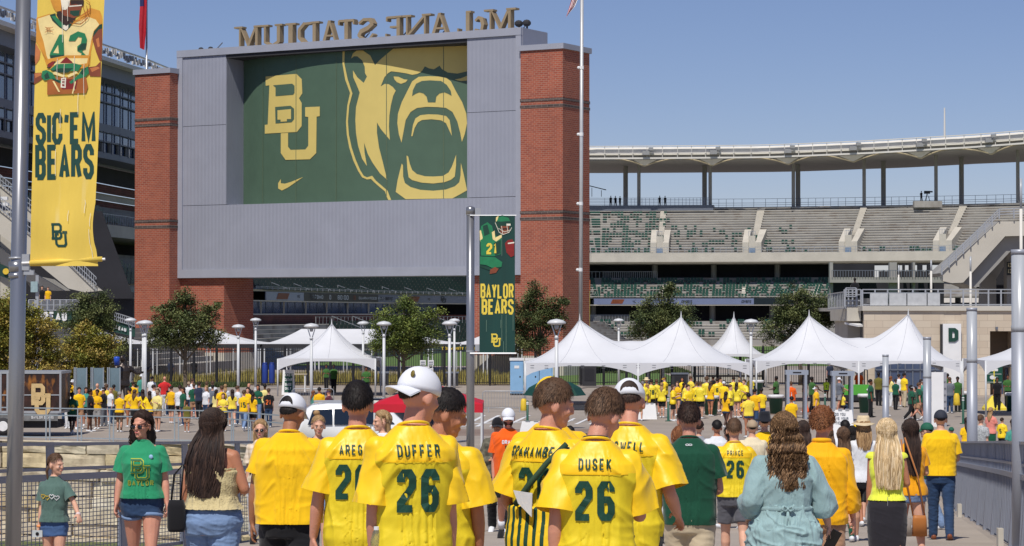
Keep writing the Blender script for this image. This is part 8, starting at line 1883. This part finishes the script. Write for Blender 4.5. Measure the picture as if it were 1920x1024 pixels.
# ---- right hand group
def simple(px,crown,d,yaw,lab,fem=False,g=1.0,arms=('down','down'),legs=((12,4),(-10,14)),head=(0,0),sk='light',top=None,sl=.7,bot=('shorts',BK),hair='brown',hlen=None,capm=None,hat=None,shoe=None,H=None,v=.011,hem=.88,ease=.028,seed=0,wr=.006,hw=.095,facecam=False,glasses=False,back=False,topz=None,capb=False,pos=None):
 H=H or Hof(px,crown,d);r=Rig(fem,g,arms,legs,head);o=root_at(r.body(v,v>.014),px,d,H,yaw,SK[sk],lab)
 s_=r.top(v+.001,hem=hem,ease=ease,sl=sl,sr=(.078,.092)if not fem else(.07,.082),wr=wr,seed=seed,box=.006 if not fem else 0,topz=topz);put(s_,'shirt',top or WH,o);put(r.bottom(v+.002,bot[0]),{'skirt':'skirt','shorts':'shorts','minishorts':'shorts'}.get(bot[0],'trousers'),bot[1],o)
 put_mb(r.hair_shell(28,18,.020 if not(capm or hat)else .003),'hair',[HR[hair][0]],o)
 if hlen:h,c=r.long_hair(420,hlen,hw*1.15,.04,.008,12,.005,seed);put_mb(c,'hair_mass',[HR[hair][0]],o);put_mb(h,'hair_strands',HR[hair],o,kind='stuff')
 if capm:a,b,c=r.cap(capb);cp=put_mb(a,'cap',[capm],o);put_mb(b,'cap_brim',[capm],cp)
 if hat:put_mb(r.brim_hat(hat[1],hat[2]),'hat',[hat[0]],o)
 if facecam:face(r,o,glasses=glasses)
 for sd in(-1,1):put_mb(r.shoe(sd),'shoe',[shoe or WH],o)
 return o,r,s_
NV=mat('cap_navy',S(44,48,60),.8,.06,9,.2,90);GRC=mat('cap_green',S(26,92,70),.8,.06,9,.2,90)
o,r,s_=simple(1763,770,33.6,-4,'man in a plain golden T-shirt, dark jeans and navy cap near the right railing',g=1.06,arms=('wide','hold'),top=M_tee,sl=.8,bot=('jeans',JD),capm=NV,hair='dark',shoe=cloth('brown_leather',S(128,72,46),.4),v=.009,seed=101,sk='light',hem=.90,legs=((8,2),(-10,10)))
simple(1737,793,37.5,60,'person in a green cap just left of the man with jeans',arms=('down','down'),top=GT,capm=GRC,hair='dark',sk='light',bot=('pants',JN),seed=102)
simple(1783,801,66,0,'child in a green cap right of the man with jeans',top=cloth('orange_red',S(206,110,60)),capm=GRC,v=.016,seed=103)
simple(1706,787,27,4,'brunette with long straight hair in a gold top behind the blonde woman',True,arms=('down','hold'),hair='dark',hlen=1.16,top=cloth('amber_top',S(236,162,22)),bot=('minishorts',JN),seed=104,sk='light',shoe=cloth('tan_shoe',S(186,150,110)))
bgp=P(1724,985,26.8);b=empty('tan_shoulder_bag',(bgp.x,26.8,bgp.z),label='tan leather and clear shoulder bag hanging beside the blonde woman',cat='bag');tan=cloth('tan_leather',S(178,112,56),.45)
mb=MB();mb.rings([[Vector((x*k_,y*k_,z))for x,y,_ in sring(0,.085,.04,.04,20,4)]for z,k_ in((-.12,1),(.07,.92),(.11,.8))]);mb.build('bag_body',tan,b,True);mb=MB();mb.tube([(-.07,0,.1),(-.16,0,.6),(-.20,0,.95)],.009,6);mb.tube([(.06,0,.1),(-.02,0,.55),(-.16,0,.97)],.009,6);mb.build('bag_strap',tan,b,True);mb=MB();mb.rings([[Vector((-.16+x,y-.02,z))for x,y,_ in sring(0,.07,.03,.03,16,4)]for z in(-.12,.08)]);mb.build('clear_pouch',mat('clear_pouch',S(150,140,130),.2),b,True)
straw=mat('straw',S(220,200,162),.85,.12,14,.5,120)
simple(1618,770,33,-4,'woman in a straw hat, white T-shirt and black shorts',True,g=1.02,arms=('down','down'),hair='darkblonde',hlen=1.38,top=WH,bot=('shorts',BK),hat=(straw,.165,.10),seed=105,H=1.70,legs=((14,4),(-16,30)))
simple(1580,795,33,2,'young woman with long straight brown hair, white shirt and dark green leggings',True,arms=('down','down'),hair='brown',hlen=1.10,top=WH,bot=('leggings',cloth('green_leggings',S(16,82,60))),seed=106,H=1.56,hem=.98,sl=.8)
simple(1433,766,38,0,'man in a black wide brimmed hat and golden T-shirt',g=1.14,top=M_tee,sl=.8,hat=(cloth('felt_black',S(28,30,38)),.185,.115),hair='black',bot=('pants',BK),seed=107,H=1.80)
simple(1410,788,37,0,'man in a tan cap and cream shirt between PRINCE and the black hat',g=1.05,top=cloth('cream_shirt',S(226,212,180)),capm=mat('cap_tan',S(170,148,122),.8),hair='black',seed=108)
simple(1344,789,42,0,'man in a white sleeveless shirt left of the PRINCE fan',top=WH,sl=.3,hair='black',seed=109,sk='tan',g=1.05)
simple(1310,789,43,-8,'woman with a dark bun in a grey T-shirt behind the green shirt man',True,top=cloth('mid_grey',S(150,152,158)),hair='dark',seed=110,g=1.05)
simple(1367,800,38,30,'bare shouldered woman half hidden behind the PRINCE fan',True,top=cloth('pink_top',S(206,160,150)),sl=0,hair='black',hlen=1.38,seed=111,topz=1.40)
simple(1584,789,45,0,'man with cropped black hair and white T-shirt near the white sign',top=WH,hair='black',sk='brown',seed=112)
PT=mat('pattern_grey',S(166,170,172),.8,.45,40)
simple(1608,793,41,-10,'person in a grey patterned shirt and yellow cap beside the straw hat',top=PT,capm=mat('cap_yellow',S(240,200,40),.8),hair='dark',seed=113,g=1.1)
simple(1597,800,39,12,'woman with curly black hair in the gap left of the yellow cap',True,top=PT,hair='black',hlen=1.42,sk='tan',seed=114)
simple(1505,790,33,0,'person in a white top with a strap behind the curly haired dress woman',True,top=WH,hair='dark',hlen=1.3,seed=115)
simple(1550,800,36,8,'woman in a pale blouse behind the golden pullover man',True,top=cloth('blush',S(226,196,186)),hair='brown',hlen=1.3,seed=116)
simple(1277,800,21.5,10,'woman with long reddish hair just left of the green shirt man',True,top=WH,hair='auburn',hlen=1.2,seed=117)
simple(933,783,36.5,178,'man in a black cap and camouflage sleeves behind the orange shirt man',top=mat('camo',S(96,92,78),.85,.5,16),sl=1.7,capm=BK,hair='black',bot=('pants',BK),seed=118,arms=('fold','fold'),facecam=True,sk='tan')
simple(1031,710,15.5,8,'person with a golden cap hidden behind the striped overalls fan',g=1.0,top=M_tee,capm=mat('cap_yellow',S(240,200,40),.8),hair='dark',seed=119,H=Hof(1030,708,15.5))
simple(1068,800,44,20,'person in a black and white patterned dress beyond the striped overalls fan',True,top=mat('mono_pattern',S(120,118,118),.8,.8,26),hair='black',bot=('skirt',mat('mono_pattern',S(120,118,118))),seed=120)
simple(806,800,70,30,'person in yellow seen under the red canopy left of the DUFFER fan',top=M_tee,hair='dark',seed=121,v=.02,H=1.5)
# ================================================================ THE CROWD ON THE PLAZA
TOPC={'y':M_tee,'Y':mat('far_jersey',S(246,210,30),.5,.08,5),'W':WH,'K':BK,'G':cloth('polo_green',S(24,84,62)),'g':cloth('teal_shirt',S(70,146,132)),'R':cloth('red_shirt',S(206,44,46)),'N':cloth('navy_shirt',S(44,52,74)),'S':cloth('grey_shirt',S(108,114,124)),'M':cloth('maroon',S(92,34,48)),'O':OR,'B':cloth('pale_yellow',S(234,218,140)),'P':PT,'L':cloth('lime',S(186,222,60)),'C':cloth('coral',S(226,140,126)),'E':cloth('staff_green',S(60,104,48)),'H':cloth('olive',S(110,104,44))}
BOTC={'k':('shorts',BK),'j':('jeans',JD),'J':('jeans',JN),'d':('minishorts',JD),'t':('shorts',cloth('tan_shorts',S(186,160,128))),'g':('shorts',cloth('grey_shorts2',S(150,150,150))),'p':('pants',BK),'n':('skirt',cloth('green_skirt',S(20,84,60))),'o':('wide',OR),'K':('pants',cloth('khaki',S(196,180,152))),'s':('skirt',BK),'P':('leggings',mat('print_leggings',S(96,70,52),.8,.7,24)),'w':('pants',WH),'G':('pants',cloth('slate_trousers',S(104,108,116)))}
SKC={'l':'light','p':'pink','t':'tan','n':'brown','x':'dark'}
POSE={'s':(('down','down'),((3,0),(-3,3))),'w':(('fwd','back'),((24,8),(-20,26))),'f':(('fold','fold'),((3,0),(-5,4))),'h':(('hip','hip'),((4,0),(-6,5))),'p':(('phone','phone'),((2,0),(-4,3))),'o':(('hold','down'),((6,3),(-8,8))),'r':(('reach','reach'),((8,4),(-8,6))),'c':(('hold','hold'),((88,120),(72,118)))}
YV=[M_tee,cloth('yellow_a',S(250,212,40)),cloth('yellow_b',S(236,182,20)),cloth('yellow_c',S(242,216,76)),TOPC['Y'],mat('far_jersey_b',S(238,214,52),.5,.08,5)]
CACHE={}
def cached(key,fn):
 if key not in CACHE:CACHE[key]=fn()
 return CACHE[key]
def far_rig(fem,pose):return cached(('rig',fem,pose),lambda:Rig(fem,1.04 if not fem else 1.0,*POSE[pose]))
FV=.021
def far_person(px,crown,code,label,yaw=0,H=None,d=None,num=None,numm=None,loc=None,grp='fans and staff on the plaza'):
 sex,top,bot,hair,hat,pose,sk=code;fem=sex in 'fd';H=H or{'m':1.77,'f':1.65,'c':1.25,'d':1.3}[sex]+((px*13)%7-3)*.02;kid=sex in 'cd'
 Hh=H
 if loc is None:
  if d is None:
   drop={'c':.5}.get(pose,0);lo,hi=20,400
   for _ in range(30):
    m=(lo+hi)/2
    if(crown-HOR)/F*m>CAMZ-gz(m)-(H-drop):hi=m
    else:lo=m
   d=lo
  loc=Vector(((px-960)/F*d,d,gz(d)))
 r=far_rig(fem,pose);me=cached(('b',fem,pose),lambda:r.body(FV*.8,True))
 o=bpy.data.objects.new('person',me);COL.objects.link(o)
 if not len(me.materials):me.materials.append(SK['light'])
 o.material_slots[0].link='OBJECT';o.material_slots[0].material=SK[SKC[sk]];o.location=loc;o.rotation_euler=(0,0,radians(yaw));s_=H/1.8;o.scale=(s_,s_,s_);tag(o,label,'person',grp)
 st={'Y':('jersey',.045,.92,(.080,.118)),'O':('jersey',.04,.9,(.08,.11))}.get(top,('shirt',.026,.7,(.078,.09)))
 if top=='B' or(top in 'W' and bot=='k' and sex=='m' and pose=='w'):st=('shirt',.026,1.8,(.074,.06))
 sh=cached(('t',fem,pose,st),lambda:r.top(FV,hem=.84 if st[0]=='jersey' else .88,ease=st[1],sl=st[2],sr=st[3],wr=.006,seed=3));t_=put(sh,st[0],TOPC[top]if top not in 'yY' else YV[int(px*7+crown*3)%4 if top=='y' else 4+int(px)%2],o)
 if num:
  mk=cached(('n',fem,pose,st,num,yaw>90 and yaw<270),lambda:decal(None,sh,'number_print',text_quads(num,0,1.06+r.dz,.24,wfac=.5,tfac=.2,gap=.3,seg=.04,center=True)[0],M_jgr,-1,.008))
  if mk.parent is None and not mk.get('used'):mk['used']=1;n_=mk;n_.parent=t_
  else:n_=mk.copy();COL.objects.link(n_);n_.parent=t_
  if numm:n_.material_slots[0].link='OBJECT';n_.material_slots[0].material=numm
 kind,bm_=BOTC[bot];put(cached(('p',fem,pose,kind),lambda:r.bottom(FV*1.05,kind,wr=.004)),{'skirt':'skirt','shorts':'shorts','minishorts':'shorts'}.get(kind,'trousers'),bm_,o)
 hc={'d':'dark','b':'brown','k':'black','D':'dark','B':'brown','L':'darkblonde','c':'brown','g':'grey','R':'auburn','n':None}[hair]
 if hc:
  th=.045 if hair=='c' else .020;put(cached(('h',fem,pose,th),lambda:mesh_of(r.hair_shell(20,14,th,curly=.5 if hair=='c' else 0))),'hair',HR[hc][0],o)
  if hair in 'DBLR':put(cached(('H',fem,pose),lambda:mesh_of(r.long_hair(1,1.30,.105,.05,0,10,.01,1)[1])),'long_hair',HR[hc][0],o)
 if hat!='-':
  hm={'w':CAPW,'y':mat('cap_yellow',S(240,200,40),.8),'k':BK,'h':CAPW,'c':straw,'g':GRC,'b':mat('cap_blue',S(150,176,206),.8),'s':mat('cap_grey',S(128,128,132),.8),'u':mat('cap_purple',S(92,70,112),.8),'t':mat('cap_tan',S(170,148,122),.8)}[hat]
  if hat in 'hc':put(cached(('hat',fem,pose),lambda:mesh_of(r.brim_hat(.17,.10))),'hat',hm,o)
  else:put(cached(('cap',fem,pose),lambda:mesh_of(r.cap(False,True)[0],r.cap(False,True)[1])),'cap',hm,o)
 so=WH if bot not in 'pK' or hat=='w' else BK
 for sd in(-1,1):put(cached(('s',fem,pose,sd),lambda:mesh_of(r.shoe(sd))),'shoe',so,o)
 return o
def mesh_of(*mbs):
 me=bpy.data.meshes.new('m');v=[];f=[]
 for m in mbs:k=len(v);v+=[tuple(p)for p in m.v];f+=[tuple(i+k for i in q)for q in m.f]
 me.from_pydata(v,[],f);me.polygons.foreach_set('use_smooth',[True]*len(f));return me
gold=mat('gold_paint',S(226,190,60));ornum=mat('number_orange',S(226,110,50))
T_="""126|708|myjbysl|150||man in yellow with a yellow cap at the very back left of the crowd
120|716|myjdsst|120||man in yellow just right of the trailer corner, heads above others
137|713|fyjDhrl|200||woman in yellow lifting a white hat beside the trailer
154|713|myjdhsl|160||man in yellow under a wide white hat in front of the first glass panel
121|724|mBjdspl|90||man in a pale yellow shirt and jeans next to the trailer
129|732|fWwB-sl|170||woman in white between the pale yellow shirt and the green jersey
136|734|mGkk-wx|0|12|man in a dark green jersey with gold number 12
149|727|mytd-op|200||man in yellow and tan shorts right of the green jersey
162|727|fgkD-st|190||woman in a teal top left of the man all in black
170|730|mKkk-fn|-80||man in black T-shirt and black shorts with folded arms
182|711|myjbysp|10||man with a yellow cap in front of the second glass panel
183|719|mytn-sl|0||bald man in yellow in front of the second glass panel
183|731|fygk-fn|170||woman in yellow top and light grey shorts facing the black polo
195|727|mKGkwft|80||man in a black polo, grey trousers and white cap
200|721|mydbwsl|20||man in a white cap just behind the black polo
214|722|fHpk-st|0||woman with pinned up hair, bare tan back and black trousers
225|735|fyPg-sl|-10||grey haired woman in yellow with patterned leggings
240|706|mGpk-sn|0||person in green standing right beside the dark statue
250|716|mydd-sl|0||man in yellow right of the dark statue
253|731|fysB-hl|-20||woman in a yellow top and black skirt with hands on hips
267|702|mgjbhsl|10||man in a teal shirt under a white hat behind the lamp post
268|731|fydD-sl|15||woman in yellow left of the front lamp post
281|734|fydD-ht|10||woman in yellow with long dark hair right of the lamp post
285|706|mWjdksl|160||man in white with a black cap behind the lamp post
289|720|mWpd-wl|-60||slim man in a white T-shirt and black trousers
309|706|mRwn-hp|20||man in a bright red shirt with hands on hips
322|724|mykd-sl|-30||man in yellow and dark shorts left of the white long sleeves
338|721|mWkd-wp|-10||man in white long sleeves and black shorts walking right of the red shirt
351|753|cHtd-st|10||small child with a yellow backpack beside the white long sleeves
355|715|mWjbtsl|170||man in white with a tan cap behind the child
361|710|mWjbssl|0||distant man in a grey cap at the hedge
364|719|mGtbwop|10||man in dark green with a white cap bending to a bag
374|716|mNpdwsp|0||man in a navy polo and white cap
387|724|fWjL-sl|150||woman in a white printed top and blue jeans
388|716|mSjbssl|10||man in a grey cap behind the woman in white print
399|722|mSkk-sl|0||man in a grey T-shirt left of the pale yellow shirts
399|715|mWjbssl|20||distant man in grey cap above the grey T-shirt
406|731|fBdD-fl|-20||woman in a pale yellow shirt and denim shorts
416|724|mydb-sp|30||man in yellow behind the woman in pale yellow
423|721|fWjL-sl|0||light haired woman in white left of the tall lamp post
419|738|fykB-fl|180||woman in a loose yellow print left of the lamp post
436|729|fydD-wl|10||woman in yellow and denim shorts with very long dark hair
467|719|mKjn-sp|170||bald tanned man in a dark T-shirt right of the lamp post
458|730|myJbywl|-10|15|man in a yellow T-shirt numbered 15 with light jeans
465|727|myjd-pl|170||man in yellow behind the number 15 shirt
475|737|fykD-sl|-20||woman in yellow and black shorts right of the number 15 shirt
484|722|fGJD-ft|170||woman in a green top with long dark hair
497|721|mBpk-sn|10||man with a black afro, light top and black trousers
504|729|mKjbwsl|0|21|man in a black jersey with an orange number and white cap
588|733|fgwR-fl|-60||woman in a green top with auburn hair by the barricade
599|727|myjk-st|0||man in a yellow T-shirt with a bag strap by the barricade
617|730|mMjbupp|70||man in a maroon polo and purple cap looking at his phone
612|684|fEpk-fn|170||staff member in green under the single peak tent, left one
626|684|mEpk-sx|170||staff member in green under the single peak tent, right one
687|688|mEpk-fn|170||staff member in green at the right side of the single peak tent
364|673|mKpk-sx|0||dark clothed man behind the fence right of the oak trunk
320|674|mNpk-sn|0||man in navy behind the fence left of the oak trunk
1196|718|mYkb-sl|20||fan at the far left edge of the waiting jersey group
1199|717|mYkb-sl|0|26|jersey fan numbered 26 at the left of the waiting group
1205|714|mYkbssl|170||jersey fan in a grey cap, second row left
1212|709|mYkdcsl|10||jersey fan in a white cowboy hat
1221|712|mYkd-sl|0|28|jersey fan just right of the cowboy hat
1231|712|mYkb-sp|5|26|jersey fan numbered 26 with dark socks, front of the waiting group
1241|718|fYkL-sl|-20||light haired woman beside the yellow bucket hat
1246|707|mYkbypl|60|22|jersey fan in a yellow bucket hat
1270|716|fydB-fl|150||woman in yellow and denim shorts in the middle of the queue
1279|708|fyjD-st|170||long haired woman in sunglasses facing the camera in the queue
1283|718|fypD-pl|-80||woman in yellow in profile drinking in the queue
1295|706|myjb-pp|-60||tall man in yellow looking down in the queue
1306|714|mYkbwwl|10|26|jersey fan in a white cap and black shorts left of the green bin
1325|708|mYkc-sl|-10||curly dark haired jersey fan behind the bin
1320|722|cYkb-wl|170||boy in a yellow jersey running beside the green bin
1337|704|mKpk-sn|20||dark clothed man behind the jersey group
1344|710|mYkd-sl|0|6|jersey fan with his back turned above the green bin
1357|714|mykdwsl|170||fan in a white cap right of the green bin
1361|733|fydDkwx|-30||woman in yellow and denim shorts striding right of the bin
1375|707|mYkdgsl|20||jersey fan in a green cap
1386|708|mYkbtsp|160||jersey fan in a tan cap facing the camera
1407|705|fYjc-sl|0|2|fan with big curly brown hair and yellow jersey
1403|738|mydkkst|10||fan in a dark cap and yellow shirt bending over
1393|757|cydb-cl|40||child in yellow crouching by a dark bag
1415|727|myjk-wt|-20||man in yellow and dark jeans walking away left of the second bin
1427|728|myjkk-|0||
1455|706|mEpk-ox|60||staff member in green leaning at the barricade by the second bin
1483|716|mOwb-sl|0|1|boy in a bright orange jersey numbered 1
1484|744|mytk-ot|0||broad man in a yellow T-shirt sitting below the orange jersey boy
1509|713|fKoR-fl|70||woman in a black top and wide orange trousers
1522|707|mEpk-rx|-70||staff member in green reaching right beside the orange trousers
1549|710|cLdk-sn|0|2|child in a lime and yellow jersey at the barricade
1556|678|mNpnysp|10||man in navy with a yellow cap under the right tent
1573|708|mSgnwrp|-70||man in a grey T-shirt leaning at the second metal detector
1580|745|cyjd-cl|-60||fan in yellow crouching at the foot of the second metal detector
1647|699|mHpk-sx|-20||man in an olive and gold shirt behind the thinnest light column
1670|706|fBwR-fl|-60||red haired woman in a pale top beside the thinnest light column
1679|711|fGpd-op|-30||woman in a green polo and black trousers by the glass doors
1685|702|mWkdwsl|-20||man in a white T-shirt and white cap by the glass doors
1695|700|myKk-st|-60||man in a yellow shirt and khaki trousers by the glass doors
1708|721|mGpkwwx|-70||man in a dark green polo and white cap striding to the right
1723|716|mGtb-wp|-80||man in a green polo and tan shorts behind the third light column
1727|712|mgpdwsl|-60||man in teal with a white cap hidden by the third light column
1691|681|mLpkksn|170||guard in a lime vest between the glass doors
1610|694|mOkd-sp|180||driver in orange behind the green utility cart
1780|708|mSjbtsp|0||heavy man in a grey shirt, jeans and tan cap beside the tall white sign
1776|701|mEpk-sn|20||man in green just behind the grey shirt man
1795|707|mEpk-sx|160||guard in green left of the wide light column
1869|708|mKpk-sn|170||guard in black under the pictogram sign
1889|703|mEpk-fn|180||guard in green standing under the right edge tent
1857|765|fCnL-pl|-40||girl in a coral top and dark green skirt beyond the right railing
1878|784|cYkd-sl|-40|5|boy in a yellow jersey beyond the right railing
1899|787|fgjD-sl|10||woman with a dark bob and teal top at the right edge
1838|779|mPtbs-l||
1812|784|fyjD-sl|0||person in yellow half hidden by the wide light column"""
for ln in T_.split('\n'):
 q=ln.split('|')
 if len(q)<6 or len(q[2])!=7 or not q[5]:continue
 far_person(float(q[0]),float(q[1]),q[2],q[5],float(q[3]),num=q[4]or None,numm=gold if q[4]=='12' else ornum if q[4]=='21' else WH if q[4]=='1' else None)
for q in((1214,720,'fYkL-sl','light haired jersey fan between two rows of the waiting group'),(1262,722,'fYkB-pl','brown haired woman in a jersey at the left of the queue'),(1290,722,'mYkd-fl','fan with folded arms in the front of the queue'),(1313,716,'mYkbysl','fan in a yellow cap right of the white cap and black shorts'),(1332,716,'fydB-st','brown haired woman in yellow above the first green bin'),(1350,708,'mYkd-sl','dark haired jersey fan left of the white cap at the bin'),(1369,722,'mYkb-fl','fan with folded arms behind the striding woman'),(1381,718,'fYdD-sl','dark haired woman in a jersey under the green cap'),(1395,712,'mYkb-pl','fan looking at a phone left of the big curly hair'),(1632,712,'mGpk-sn','man in a green polo left of the thinnest light column'),(1661,716,'fWkB-st','woman in white hidden by the thinnest light column'),(1715,724,'fGtD-wl','woman in a green top just behind the striding man'),(1530,724,'mydbwsl','fan with a white cap near the taller slim bollard'),(130,722,'mydk-pt','man in yellow half hidden behind the trailer queue'),(208,728,'fWjL-sl','light haired woman left of the bare tan back'),(244,728,'mydk-st','man in yellow in the thick of the left crowd'),(296,730,'mBtbtpl','man in a pale shirt and tan cap right of the slim man'),(314,733,'cyjb-sl','child in yellow beside the man with dark shorts'),(344,727,'fGjD-st','woman in green behind the white long sleeves'),(446,724,'mWjb-sl','man in white partly hidden by the tall lamp post')):far_person(q[0],q[1],q[2],q[3],(q[0]*37)%360)
far_person(1427,728,'myjkksn','man in yellow with a dark cap right of the striding man in jeans',10)
far_person(1838,779,'mPtbsol','man in grey patterned shirt between the right columns behind the railing',-40)
for px,lab,b,z in((1137,'tiny figure on the top walkway of the stand, leftmost of three',1,0),(1146,'tiny figure on the top walkway of the stand, middle of three',1,0),(1155,'tiny taller figure on the top walkway of the stand, rightmost of three',1,0),(1229,'tiny figure leaning on the top walkway of the stand, left of a pair',1,0),(1238,'tiny figure on the top walkway of the stand, right of a pair',1,0),(1693,'camera operator on the platform at the top of the stand',-1.3,.2)):
 far_person(px,0,'mKpk-%sx'%('o' if px!=1155 else 's'),lab,30,loc=BP(px,BT+b,ZT+.35+z),grp='small figures up on the stadium')
b=BP(1704,BT-1.3,ZT+.55);o=empty('tv_camera',b,label='black television camera on a tripod at the top of the stand',cat='camera');mb=MB();mb.box((0,0,1.5),(1.0,.4,.5));mb.box((.7,0,1.6),(.5,.25,.25));mb.build('camera_body',M_blk,o)
for k in range(3):mb=MB();mb.bar((0,0,1.3),(.5*cos(k*2.1),.5*sin(k*2.1),0),.07);mb.build('leg',M_blk,o)
far_person(1605,0,'mKpk-ox','camera operator behind the rail of the concrete bay',0,loc=Vector((dx(1605,153),153.5,dz(575,153))),grp='small figures up on the stadium')
for px,c,lab in((79,'mKpk-sl','person on the terrace above the BUREAU board, left one'),(90,'myjb-sl','person on the terrace above the BUREAU board, right one')):far_person(px,0,c,lab,180,loc=Vector((dx(px,177),177,dz(583,177))),grp='small figures up on the stadium')
r=Rig(False,1.12,('fwd',((.8,.1,-.55),(.9,.2,.15))),((20,10),(-26,20)),(-20,-6));me=r.body(.02);me.materials.append(M_brz);st=bpy.data.objects.new('bronze_statue',me);COL.objects.link(st);d=118;st.location=(dx(230,d),d,.1);st.rotation_euler=(0,0,radians(10));k_=(dz(664,d)-.1)/1.8;st.scale=(k_,k_,k_);tag(st,'dark bronze statue of an athlete stretching one arm out to the right','statue')
W_=r.arm[1][2]+r.arm[1][4]*.12;mb=MB();mb.ball((W_.x,W_.y,W_.z+r.dz+.05),(.12,.08,.08),12);mb.build('ball',M_brz,st,True);put(r.top(.02,hem=.88,ease=.03,sl=.5,wr=.008),'bronze_jersey',M_brz,st);mb=MB();mb.bb(-.4,.4,-.4,.4,-.1,0);mb.build('plinth',M_stl,st)
bb_=P(219,677,117.4);mb=MB();mb.lathe([(.12,-.2),(.15,.15),(.13,.2),(.02,.22)],(0,0,0),12);o=mb.build('blue_bucket',mat('bucket_blue',S(40,84,190),.4),smooth=True);o.location=bb_;tag(o,'bright blue plastic bucket hanging on the shoulder of the dark statue','bucket')
bpy.data.scenes.remove(TMP)
